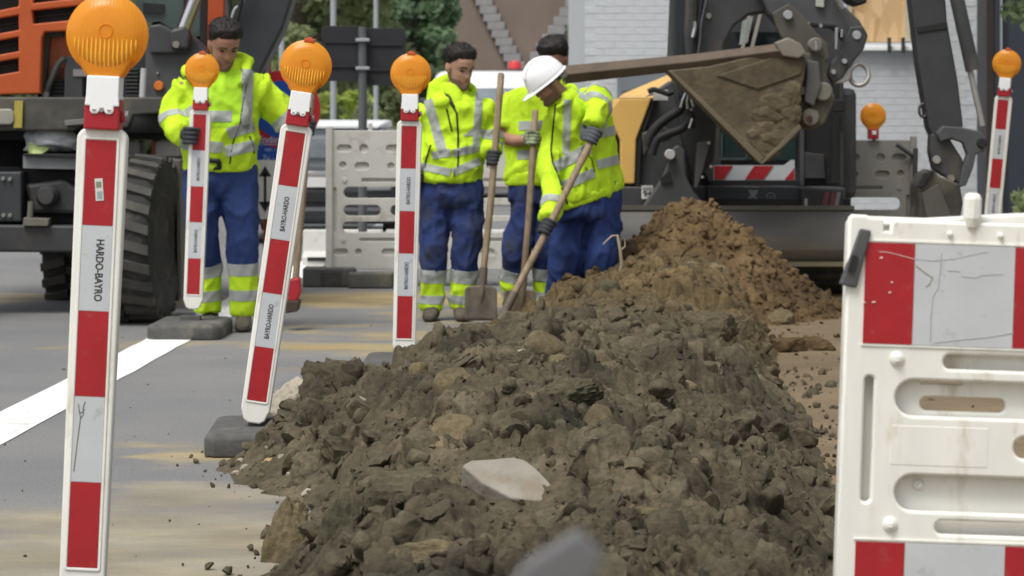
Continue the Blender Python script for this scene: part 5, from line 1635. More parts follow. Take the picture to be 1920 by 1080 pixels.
M_CRUST = mat('mud_crust', (0.105, 0.082, 0.048), .9, var=.3, vscale=14, bump=.8, bscale=30, dirt=(.075, .058, .036), dirt_amt=.4, dscale=9)
rk = np.random.RandomState(15)
mb = MB()
for (px_, py_, rx_, rz_) in ((1430, 276, 26, 22), (1450, 258, 24, 20), (1470, 238, 22, 24), (1438, 244, 24, 18), (1478, 214, 20, 22), (1462, 190, 30, 20), (1416, 262, 18, 16), (1440, 214, 26, 16), (1484, 180, 16, 22)):
    v, f = clod_shape(4, rk, 3, .35, np.array([rx_ * DB / F, .016, rz_ * DB / F]), .16)
    mb.add([Vector(q) + P(px_, py_, DB - .300) for q in v], [list(map(int, t_)) for t_ in f])
mb.build('mud_crust', M_CRUST, bk, smooth=70)['kind'] = 'stuff'
# dozer blade
DZ = 18.95
prof = [(0.10, .20), (0.02, .26), (-.03, .34), (-.02, .46), (.04, .58), (.10, .66), (.17, .66), (.12, .58), (.08, .46), (.07, .34), (.13, .2)]
xa, xb = P(1163, 0, DZ).x, P(1604, 0, DZ).x
mb = MB().prism([Vector((xa, DZ + y, z * .92 + .05)) for y, z in prof], (xb - xa, 0, 0))
bl = mb.build('dozer_blade', mat('worn_blade_steel', (.085, .083, .078), .6, var=.25, vscale=3, dirt=(.14, .12, .085), dirt_amt=.35, dscale=2, stretch=(.5, 1, 2)), rx, bevel=.008, smooth=40)
MB().box(((xa + xb) / 2, DZ + .005, .262), (xb - xa + .004, .035, .03)).build('wear_edge', mat('worn_edge2', (.17, .15, .10), .5), bl)
MB().box(((xa + xb) / 2, DZ + .095, .658), (xb - xa + .004, .05, .03)).build('blade_top', mat('dusty_blade_top', (.10, .095, .08), .6), bl)
PL('blade_arm', [(1300, 430), (1340, 430), (1340, 520), (1300, 520)], DZ + .2, .9, M_DARKMETAL, rx, .01)
# tracks
for (x0, x1) in ((1175, 1275), (1500, 1600)):
    xa, xb = P(x0, 0, 19.6).x, P(x1, 0, 19.6).x
    oval = []
    for k in range(28):
        a = 2 * math.pi * k / 28
        oval.append(Vector((xa, 20.4 + math.copysign(abs(math.cos(a)) ** .7, math.cos(a)) * 1.05, .30 + math.copysign(abs(math.sin(a)) ** .7, math.sin(a)) * .30)))
    tr = MB().prism(oval, (xb - xa, 0, 0)).build('track', M_TYRE, rx)
    mb = MB()
    for k in range(28):
        p, q = oval[k], oval[(k + 1) % 28]
        d = (q - p).normalized()
        n_ = Vector((0, -d.z, d.y))
        c = (p + q) / 2
        mb.prism([c - d * .03, c + d * .03, c + d * .02 - n_ * .035, c - d * .02 - n_ * .035], (xb - xa, 0, 0))
    mb.build('track_lugs', M_TYRE, tr)['kind'] = 'stuff'
MB().box((P(1390, 0, 20.4).x, 20.5, .45), (1.5, 1.6, .5)).build('undercarriage', M_BLACK, rx)
MB().box((P(1380, 0, 21).x, 21.2, 1.1), (1.75, 1.6, .85)).build('engine_cover', M_DARKMETAL, rx, bevel=.05)

# ================================================================== THIRD MACHINE: arm hanging at the right
tx = tag(empty('excavator', (6.8, 19.5, 0)), 'dark excavator arm hanging down at the right, its machine out of the picture', 'excavator')
DT = 18.2
PL('arm', [(1701, -60), (1769, -60), (1776, 40), (1796, 150), (1806, 232), (1800, 262), (1752, 262), (1742, 240), (1722, 120)], DT, .22, mat('charcoal_arm', (.040, .041, .043), .45, var=.12), tx, .014)
PL('arm_band', [(1718, 50), (1776, 40), (1778, 54), (1720, 62)], DT - .01, .24, M_BLACK, tx, .004)
MB().tube([P(1786, -40, DT - .05), P(1824, 132, DT - .05)], .050, 16).build('ram_barrel', M_DARKMETAL, tx, smooth=50)
MB().tube([P(1818, 128, DT - .05), P(1842, 236, DT - .05)], .021, 12).build('ram_rod', M_DULLSTEEL, tx, smooth=50)
PL('link', [(1756, 250), (1768, 236), (1800, 238), (1838, 246), (1850, 262), (1846, 284), (1830, 290), (1826, 312), (1812, 348), (1798, 352), (1804, 318), (1814, 290), (1806, 268), (1784, 260), (1764, 266)], DT - .08, .09, M_GREYMETAL, tx, .01)
PL('knuckle', [(1746, 250), (1782, 262), (1806, 300), (1800, 345), (1770, 330), (1752, 318), (1744, 285)], DT - .02, .16, M_DARKMETAL, tx, .012)
pin(1757, 300, DT - .05, 8, tx, M_DULLSTEEL); pin(1784, 335, DT - .06, 7, tx, M_DULLSTEEL); pin(1842, 268, DT - .1, 10, tx, M_BLACK)
mb = MB()
c = P(1731, 207, DT + .05)
mb.tube([c + Vector((math.cos(a) * .028, 0, math.sin(a) * .045)) for a in [2 * math.pi * k / 16 for k in range(17)]], .010, 8, cap=False)
mb.build('shackle', M_DARKMETAL, tx, smooth=60)
b3_ = PL('bucket', [(1722, 348), (1734, 326), (1752, 318), (1760, 330), (1800, 345), (1806, 380), (1796, 440), (1740, 470), (1716, 440), (1724, 390)], DT - .1, .42, mat('dark_bucket', (.040, .037, .032), .65, var=.25, dirt=(.10, .085, .06), dirt_amt=.3), tx, .015)
PL('bucket_tooth', [(1722, 350), (1734, 325), (1752, 318), (1738, 340), (1730, 352)], DT - .13, .08, M_BLACK, b3_, .004)
PL('bucket_side', [(1728, 362), (1760, 345), (1790, 420), (1745, 440)], DT - .115, .02, mat('dull_bucket_side', (.075, .07, .06), .7), b3_, .004)
# boom and body outside the frame
ba = P(1735, -60, DT)
MB().tube([ba + Vector((0, .1, -.1)), Vector((ba.x + .15, 18.4, 3.3)), Vector((4.6, 18.9, 3.6)), Vector((6.0, 19.4, 2.2)), Vector((6.5, 19.5, 1.3))], [.12, .13, .15, .15, .13], 4).build('boom', M_DARKMETAL, tx)
MB().box((7.1, 19.6, 1.25), (1.7, 1.7, .7)).build('body', M_GREYMETAL, tx, bevel=.05)
MB().box((7.1, 19.9, 2.1), (1.1, 1.1, 1.1)).build('cab', M_DARKGLASS, tx, bevel=.06)
for s in (-1, 1): MB().box((7.1, 19.6 + s * .75, .3), (2.2, .35, .58)).build('track', M_TYRE, tx, bevel=.2)

# ================================================================== ORANGE WHEELED EXCAVATOR ON THE LEFT
lx = tag(empty('wheeled_excavator', (P(60, 0, 18.5).x, 18.5, 0)), 'orange and black wheeled excavator with big tyres at the left', 'excavator')
DL = 17.75
# counterweight with grille
slots_ = [[(-70, -14), (33, -34), (35, -4), (34, 12), (-70, 34)], [(-70, 46), (34, 28), (35, 56), (-70, 76)], [(-70, 88), (34, 69), (35, 96), (-70, 115)], [(-70, 127), (34, 109), (35, 134), (-70, 152)], [(60, -30), (150, -38), (150, -4), (62, 6)], [(60, 20), (150, 10), (150, 36), (62, 45)]]
def px_loops(ls, D): return [[(P(x, y, D).x, P(x, y, D).z) for x, y in l] for l in ls]
ol = [(-120, -70), (172, -70), (172, 52), (140, 58), (84, 60), (79, 70), (76, 176), (-120, 180)]
vs, fs = curve_mesh(px_loops([ol] + slots_, DL), .10, .012, 2)
cw = MB().add([v + Vector((0, DL + .05, 0)) for v in vs], fs).build('counterweight', M_ORANGE, lx, smooth=50)
PL('grille', [(-115, -60), (165, -60), (165, 48), (70, 50), (60, 170), (-115, 172)], DL + .11, .06, mat('black_grille', (.010, .010, .011), .6), cw, 0)
for q in ([(-70, 8), (30, -12)], [(-70, 62), (30, 42)], [(-70, 100), (30, 82)], [(-70, 138), (30, 120)], [(62, -14), (148, -20)], [(64, 32), (148, 24)]):
    MB().tube([P(q[0][0], q[0][1], DL + .09), P(q[1][0], q[1][1], DL + .09)], .006, 5).build('grille_bar', M_DARKMETAL, cw)
MB().box((P(20, 0, DL).x - .2, DL + 1.0, 2.2), (1.3, 1.6, 1.3)).build('body', M_ORANGE, lx, bevel=.05)
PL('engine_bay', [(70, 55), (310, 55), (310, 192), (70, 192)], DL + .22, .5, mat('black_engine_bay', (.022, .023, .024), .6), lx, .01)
PL('bay_frame', [(76, 60), (118, 60), (118, 68), (92, 70), (84, 178), (76, 178)], DL + .12, .1, M_DARKMETAL, lx, .004)
hose([(122, 108), (108, 122), (95, 150), (86, 172)], DL + .1, 6, lx, mat('grey_hose', (.07, .07, .065), .6))
hose([(86, 172), (84, 190), (80, 205)], DL + .08, 7, lx, mat('pale_hose', (.17, .165, .15), .6), 'hose_end')
PL('hose_bracket', [(66, 200), (90, 198), (90, 212), (68, 214)], DL + .06, .06, mat('pale_bracket', (.16, .15, .13), .6), lx, .004)
for k in range(9):
    PL('louvre', [(235, 128 + k * 7), (258, 128 + k * 7), (258, 131 + k * 7), (235, 131 + k * 7)], DL + .19, .03, M_DARKMETAL, lx, 0)
for k in range(9):
    PL('louvre', [(98, 128 + k * 7), (118, 128 + k * 7), (118, 131 + k * 7), (98, 131 + k * 7)], DL + .19, .03, M_DARKMETAL, lx, 0)
PL('bay_post', [(122, 105), (155, 105), (155, 225), (118, 225)], DL + .1, .15, M_DARKMETAL, lx, .008)
PL('bay_label', [(137, 130), (162, 130), (162, 143), (137, 143)], DL + .09, .01, mat('dusty_label', (.22, .21, .21), .6), lx, 0)
MB().tube([P(270, 128, DL), P(266, 198, DL)], .022, 10).build('handrail', mat('pale_rail', (.42, .42, .42), .5), lx, smooth=50)
PL('side_door', [(272, 62), (350, 62), (392, 100), (392, 240), (272, 240)], DL + .16, .4, M_GREYMETAL, lx, .012)
pin(297, 161, DL + .13, 9.5, lx, mat('orange_reflector', (.62, .17, .03), .3), 'reflector', .03)
pin(295, 137, DL + .14, 2.5, lx, M_DULLSTEEL, 'bolt', .03)
PL('side_box', [(280, 48), (300, 45), (320, 56), (350, 75), (352, 100), (280, 100)], DL + .1, .25, M_DARKMETAL, lx, .012)
# platform with lights
PL('platform', [(-120, 182), (310, 182), (312, 212), (250, 216), (240, 240), (150, 238), (140, 245), (-120, 246)], DL - .1, .5, mat('dusty_platform', (.055, .054, .048), .6, dirt=(.11, .10, .075), dirt_amt=.3), lx, .012)
PL('work_light', [(-40, 204), (20, 204), (26, 212), (26, 228), (20, 234), (-40, 234)], DL - .14, .06, mat('light_lens', (.30, .29, .25), .2), lx, .01)
PL('yellow_plate', [(27, 189), (43, 189), (41, 240), (25, 240)], DL - .125, .02, mat('yellow_plate', (.40, .33, .06), .5, dirt=(.2, .16, .05), dirt_amt=.2), lx, .002)
PL('platform_edge', [(120, 226), (210, 218), (220, 222), (220, 228), (122, 236)], DL - .16, .06, mat('pale_edge', (.16, .16, .15), .5), lx, .004)
MB().lathe([(.17, 0), (.19, .04), (.19, .16), (.15, .2)], P(262, 232, DL + .1) + Vector((0, 0, -.06)), (0, 0, 1), 22).build('swivel', M_BLACK, lx, smooth=50)
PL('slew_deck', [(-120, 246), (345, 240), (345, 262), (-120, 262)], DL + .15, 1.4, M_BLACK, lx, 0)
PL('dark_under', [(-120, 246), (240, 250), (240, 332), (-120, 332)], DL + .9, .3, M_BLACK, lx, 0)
# lower carriage
PL('carriage_shelf', [(43, 288), (215, 290), (330, 296), (330, 302), (215, 300), (43, 292)], DL - .1, .5, M_BLACK, lx, .004)
PL('carriage_side', [(43, 292), (150, 293), (150, 318), (43, 316)], DL - .06, .05, mat('pale_carriage', (.20, .205, .21), .5), lx, .004)
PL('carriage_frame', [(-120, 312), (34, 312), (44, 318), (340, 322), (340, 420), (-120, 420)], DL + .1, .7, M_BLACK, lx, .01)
bx = PL('end_box', [(-120, 322), (40, 322), (40, 416), (-120, 416)], DL - .1, .3, mat('grey_end_box', (.040, .043, .047), .5, var=.15), lx, .012)
for (x, y) in ((5, 335), (18, 336), (6, 404), (18, 404), (-18, 335), (-18, 404)): pin(x, y, DL - .12, 4, bx, mat('pale_bolt', (.22, .22, .21), .5), 'bolt', .03)
PL('axle', [(44, 345), (120, 335), (140, 350), (235, 352), (235, 398), (140, 402), (60, 400)], DL, .3, M_DARKMETAL, lx, .03)
MB().lathe([(.05, -.05), (.075, 0), (.075, .08), (.04, .1)], P(88, 368, DL - .08), (0, 1, 0), 16).build('axle_cover', M_DARKMETAL, lx, smooth=50)
PL('step_bracket', [(44, 408), (92, 410), (90, 424), (42, 424)], DL - .16, .1, mat('dusty_step', (.16, .15, .12), .6), lx, .005)
MB().tube([P(58, 378, DL - .14), P(56, 412, DL - .14)], .02, 8).build('step_post', mat('dusty_step', (.16, .15, .12), .6), lx)
PL('stabiliser_beam', [(-120, 420), (232, 424), (234, 468), (215, 474), (-120, 472)], DL - .12, .3, M_DARKMETAL, lx, .015)
PL('pale_crate', [(288, 264), (335, 262), (335, 294), (288, 294)], DL + .2, .3, mat('pale_crate', (.36, .33, .32), .6), lx, .01)
PL('red_crate_edge', [(284, 262), (290, 262), (290, 294), (284, 294)], DL + .18, .3, mat('dull_red', (.22, .03, .03), .5), lx, .004)
PL('grey_crate', [(222, 266), (262, 264), (262, 292), (222, 292)], DL + .2, .3, mat('mauve_crate', (.24, .22, .23), .6), lx, .01)
def wheel(px, py, D, dia, wid, yaw, parent):
    c = P(px, py, D)
    ax = Vector((math.cos(yaw), math.sin(yaw), 0))
    R_ = dia / 2
    mb = MB().lathe([(R_ * .52, -wid * .42), (R_ * .74, -wid * .5), (R_ * .92, -wid * .46), (R_ * .965, -wid * .36), (R_ * .97, wid * .36), (R_ * .92, wid * .46), (R_ * .74, wid * .5), (R_ * .52, wid * .42)], c, ax, 44)
    t = mb.build('wheel', M_TYRE, parent, smooth=35)
    mb = MB()
    tz = Vector((0, 0, 1))
    side = ax.cross(tz)
    for k in range(26):
        for s in (-1, 1):
            a = 2 * math.pi * (k + (0.5 if s > 0 else 0)) / 26
            rad_ = tz * math.cos(a) + side * math.sin(a)
            tan = ax.cross(rad_)
            o_ = c + rad_ * R_ * .962
            e0, e1 = ax * (s * .01), ax * (s * wid * .47)
            sk = tan * (R_ * .10)
            w2 = tan * (R_ * .055)
            mb.prism([o_ + e0 - w2, o_ + e0 + w2, o_ + e1 + w2 + sk - rad_ * .02, o_ + e1 - w2 + sk - rad_ * .02], rad_ * .034)
    mb.build('tread', mat('dusty_tread', (.058, .056, .052), .85, var=.3, vscale=8, dirt=(.10, .09, .07), dirt_amt=.3), t)
    MB().lathe([(R_ * .2, -wid * .30), (R_ * .5, -wid * .40), (R_ * .53, -wid * .43), (R_ * .53, wid * .43), (R_ * .5, wid * .40), (R_ * .2, wid * .3)], c, ax, 26).build('rim', mat('dark_orange_rim', (.08, .05, .035), .6), t, smooth=40)
    return t
wheel(254, 447, 17.1, 1.06, .44, rad(-6), lx)
wheel(160, 465, 19.4, 1.06, .40, rad(-6), lx)
wheel(-150, 447, 17.3, 1.06, .34, rad(-14), lx)
PL('mudguard', [(312, 298), (338, 300), (340, 560), (332, 566), (330, 330), (312, 320)], 17.35, .25, mat('dusty_mudguard', (.10, .095, .08), .6), lx, .008)
# cab, pillars, boom
PL('cab_glass', [(255, -80), (400, -80), (400, 66), (352, 70), (300, 40), (255, 46)], DL + .62, .04, M_GLASS, lx, .0)
PL('cab_dark_part', [(268, 5), (308, 8), (306, 26), (268, 24)], DL + .6, .02, M_DARKGLASS, lx, 0)
PL('cab_pillar', [(376, -80), (392, -80), (388, 110), (374, 110)], DL + .5, .1, M_BLACK, lx, .006)
PL('cab_frame', [(340, -80), (346, -80), (344, 66), (338, 66)], DL + .58, .05, mat('grey_green_frame', (.06, .075, .07), .5), lx, .003)
MB().box((P(325, 0, DL).x, DL + 1.3, 1.95), (.5, 1.1, 1.5)).build('cab', M_DARKGLASS, lx, bevel=.04)
PL('orange_pillar', [(391, -80), (424, -80), (420, 40), (414, 112), (388, 112)], DL + .3, .25, mat('orange_pillar', (.40, .07, .02), .4, var=.08), lx, .01)
MB().tube([P(381, -40, DL + .1), P(343, 56, DL + .1)], .046, 18).build('ram_rod', M_STEEL, lx, smooth=50)
PL('ram_head', [(318, 56), (345, 48), (356, 66), (352, 92), (318, 92)], DL + .0, .2, M_DARKMETAL, lx, .02)
pin(330, 84, DL - .02, 7, lx, mat('dusty_pin', (.2, .18, .15), .6), 'pin', .06)
PL('boom', [(452, -90), (560, -90), (548, 0), (530, 55), (498, 118), (478, 160), (444, 150), (432, 105), (446, 20)], DL + .2, .35, mat('blue_black_boom', (.030, .033, .038), .45, var=.1), lx, .02)
PL('boom_lower', [(398, 96), (446, 100), (500, 112), (490, 180), (398, 180)], DL + .35, .35, mat('blue_black_boom', (.030, .033, .038)), lx, .02)
MB().tube([P(466, -60, DL + .1), P(437, 70, DL + .1)], .016, 8).build('hose', M_BLACK, lx)
hose([(470, -20), (452, 8), (440, 18), (434, 40), (438, 60)], DL + .15, 3, lx, M_GALV)
hose([(428, -20), (432, 20), (430, 50)], DL + .2, 4, lx, M_BLACK)
# things lying on the carriage shelf
v, f = clod_shape(4, np.random.RandomState(9), 2, .35, np.array([.16, .10, .12]), .06)
c = P(97, 266, DL + .05)
mb = MB().add([Vector(q) + c for q in v], [list(map(int, t)) for t in f])
tag(mb.build('cloth_bundle', mat('white_grey_cloth', (.42, .43, .46), .8, var=.3, vscale=12), smooth=80), 'crumpled pale cloth bundle on the shelf of the orange excavator', 'cloth bundle')
v, f = clod_shape(3, np.random.RandomState(10), 3, .2, np.array([.075, .06, .07]), .05)
c = P(74, 278, DL + .02)
mb = MB().add([Vector(q) + c for q in v], [list(map(int, t)) for t in f])
tag(mb.build('hi_vis_bundle', mat('hi_vis_bundle', (.62, .75, .30), .7, var=.3, vscale=25), smooth=80), 'small hi-vis bundle beside the pale cloth on the excavator shelf', 'cloth bundle')
# ================================================================== THE WORKERS
def fabric(name, col, var=0.06, rough=0.85, dirt=None, amt=0.0, dscale=4.0, bump=0.25):
    return mat(name, col, rough, var=var, vscale=7, bump=bump * 2.4, bscale=17, dirt=dirt, dirt_amt=amt, dscale=dscale, spec=0.2)
M_HIVIS = fabric('hi_vis_yellow', (0.50, 0.74, 0.028), dirt=(0.36, 0.48, 0.05), amt=0.12, dscale=6)
M_HIVISG = fabric('hi_vis_lime', (0.40, 0.70, 0.035))
M_TAPE = fabric('reflective_tape', (0.36, 0.385, 0.37), var=0.10, rough=0.5)
M_BLUE = fabric('blue_work_cloth', (0.022, 0.040, 0.135), var=0.18, dirt=(0.045, 0.052, 0.085), amt=0.18, dscale=5)
M_BLUED = fabric('soiled_blue_cloth', (0.022, 0.038, 0.125), var=0.25, dirt=(0.052, 0.052, 0.052), amt=0.40, dscale=4.5)
M_BLUEL = fabric('bright_blue_work_cloth', (0.028, 0.050, 0.155), var=0.15)
M_SKIN = mat('skin', (0.43, 0.25, 0.175), 0.55, var=0.10, vscale=18, sss=0.12, spec=0.35)
M_SKIN2 = mat('tanned_skin', (0.36, 0.19, 0.13), 0.55, var=0.10, vscale=18, sss=0.1, spec=0.35)
M_HAIR = mat('dark_hair', (0.012, 0.009, 0.008), 0.6, var=0.3, vscale=40, bump=0.8, bscale=120, stretch=(1, 1, .3))
M_STUBBLE = mat('stubble', (0.16, 0.095, 0.07), 0.7, var=0.25, vscale=60)
M_LIP = mat('lips', (0.22, 0.085, 0.07), 0.5)
M_EYE = mat('eye_dark', (0.03, 0.02, 0.016), 0.3)
M_ZIP = mat('black_zip', (0.012, 0.012, 0.013), 0.6)
M_GLOVE = mat('dark_glove', (0.028, 0.030, 0.036), 0.75, var=0.2, bump=0.3, bscale=70)
M_GLOVEGREY = mat('grey_glove', (0.062, 0.066, 0.078), 0.75, var=0.2, bump=0.3, bscale=70)
M_BOOT = mat('muddy_boot', (0.065, 0.055, 0.043), 0.8, var=0.25, bump=0.4, bscale=30, dirt=(0.15, 0.12, 0.08), dirt_amt=0.35, dscale=9)

def catmull(pts, n=6):
    out = []
    for i in range(len(pts) - 1):
        p0, p1, p2, p3 = pts[max(i - 1, 0)], pts[i], pts[i + 1], pts[min(i + 2, len(pts) - 1)]
        for k in range(n):
            t = k / n
            out.append([0.5 * (2 * b + (c - a) * t + (2 * a - 5 * b + 4 * c - d) * t * t + (3 * b - a - 3 * c + d) * t ** 3) for a, b, c, d in zip(p0, p1, p2, p3)])
    out.append(list(pts[-1]))
    return out
def limb(mb, pts, n=14, flat=1.0):
    """pts = [(Vector, radius)]"""
    q = catmull([(p.x, p.y, p.z, r) for p, r in pts])
    return mb.tube([Vector(a[:3]) for a in q], [max(a[3], .004) for a in q], n, flat=flat)
def trunk(mb, st, n=28, e=2.4):
    """st = [(centre, right half vector, front half vector)]"""
    q = catmull([(*c, *r, *f) for c, r, f in st], 5)
    rings = []
    for a in q:
        c, r, f = Vector(a[0:3]), Vector(a[3:6]), Vector(a[6:9])
        ring = []
        for k in range(n):
            t = 2 * math.pi * k / n
            cs, sn = math.cos(t), math.sin(t)
            ring.append(c + r * math.copysign(abs(cs) ** (2 / e), cs) + f * math.copysign(abs(sn) ** (2 / e), sn))
        rings.append(ring)
    return mb.loft(rings)
def remesh(mb, voxel, smooth=2, wrinkle=0.0, wfreq=7.0, seed=0, wstretch=(1, 1, 1)):
    me = mb.mesh('tmp')
    o = bpy.data.objects.new('tmp', me)
    COL.objects.link(o)
    md = o.modifiers.new('r', 'REMESH')
    md.mode = 'VOXEL'
    md.voxel_size = voxel
    dg = bpy.context.evaluated_depsgraph_get()
    me2 = bpy.data.meshes.new_from_object(o.evaluated_get(dg))
    bpy.data.objects.remove(o)
    bpy.data.meshes.remove(me)
    bm = bmesh.new()
    bm.from_mesh(me2)
    for k in range(smooth):
        bmesh.ops.smooth_vert(bm, verts=bm.verts, factor=0.5, use_axis_x=True, use_axis_y=True, use_axis_z=True)
    bm.to_mesh(me2)
    bm.free()
    n = len(me2.vertices)
    if wrinkle:
        co = np.empty(n * 3); me2.vertices.foreach_get('co', co); co = co.reshape(-1, 3)
        no = np.empty(n * 3); me2.vertex_normals.foreach_get('vector', no); no = no.reshape(-1, 3)
        q = co * np.array(wstretch) * wfreq + seed * 7.7
        q = q + 0.5 * np.stack([fbm(q * .7 + 5, 2), fbm(q * .7 + 25, 2), fbm(q * .7 + 45, 2)], 1)
        cr = lambda v: (1 - np.minimum(1, 2.6 * np.abs(perlin(v)))) ** 1.6
        d = wrinkle * (1.1 * cr(q * .8) + 0.7 * cr(q * np.array([1.7, 1.7, 1.0]) + 9) + 0.9 * fbm(q * 0.5 + 11, 2) + 0.22 * ridged(q * 2.6, 2)) - wrinkle * .75
        me2.vertices.foreach_set('co', (co + no * d[:, None]).ravel())
    me2.polygons.foreach_set('use_smooth', [True] * len(me2.polygons))
    me2.update()
    return me2
def clip(me, planes, center=None, off=0.004, thick=None):
    """piece of a surface between planes [(point, outward normal)], lifted by off: a band sewn on the cloth"""
    bm = bmesh.new()
    bm.from_mesh(me)
    for co, no in planes:
        bmesh.ops.bisect_plane(bm, geom=bm.verts[:] + bm.edges[:] + bm.faces[:], plane_co=co, plane_no=no, clear_outer=True)
    if center is not None and bm.verts:
        left = set(bm.verts)
        best, bd = None, 1e9
        while left:
            s = [left.pop()]
            isl = list(s)
            while s:
                v = s.pop()
                for e in v.link_edges:
                    w = e.other_vert(v)
                    if w in left:
                        left.remove(w); s.append(w); isl.append(w)
            d = min((v.co - center).length for v in isl)
            if d < bd: best, bd = set(isl), d
        bmesh.ops.delete(bm, geom=[v for v in bm.verts if v not in best], context='VERTS')
    for v in bm.verts: v.normal_update()
    new = [v.co + v.normal * off for v in bm.verts]
    for v, c in zip(bm.verts, new): v.co = c
    bd = [e for e in bm.edges if e.is_boundary]
    if bd:
        r = bmesh.ops.extrude_edge_only(bm, edges=bd)
        vs = [g for g in r['geom'] if isinstance(g, bmesh.types.BMVert)]
        bm.normal_update()
        for v in vs:
            n = Vector()
            for e in v.link_edges:
                w = e.other_vert(v)
                if w not in vs: n = w.normal
            v.co = v.co - n * (off + .003)
    out = bpy.data.meshes.new('band')
    bm.to_mesh(out)
    bm.free()
    out.polygons.foreach_set('use_smooth', [True] * len(out.polygons))
    out.set_sharp_from_angle(angle=rad(60))
    return out

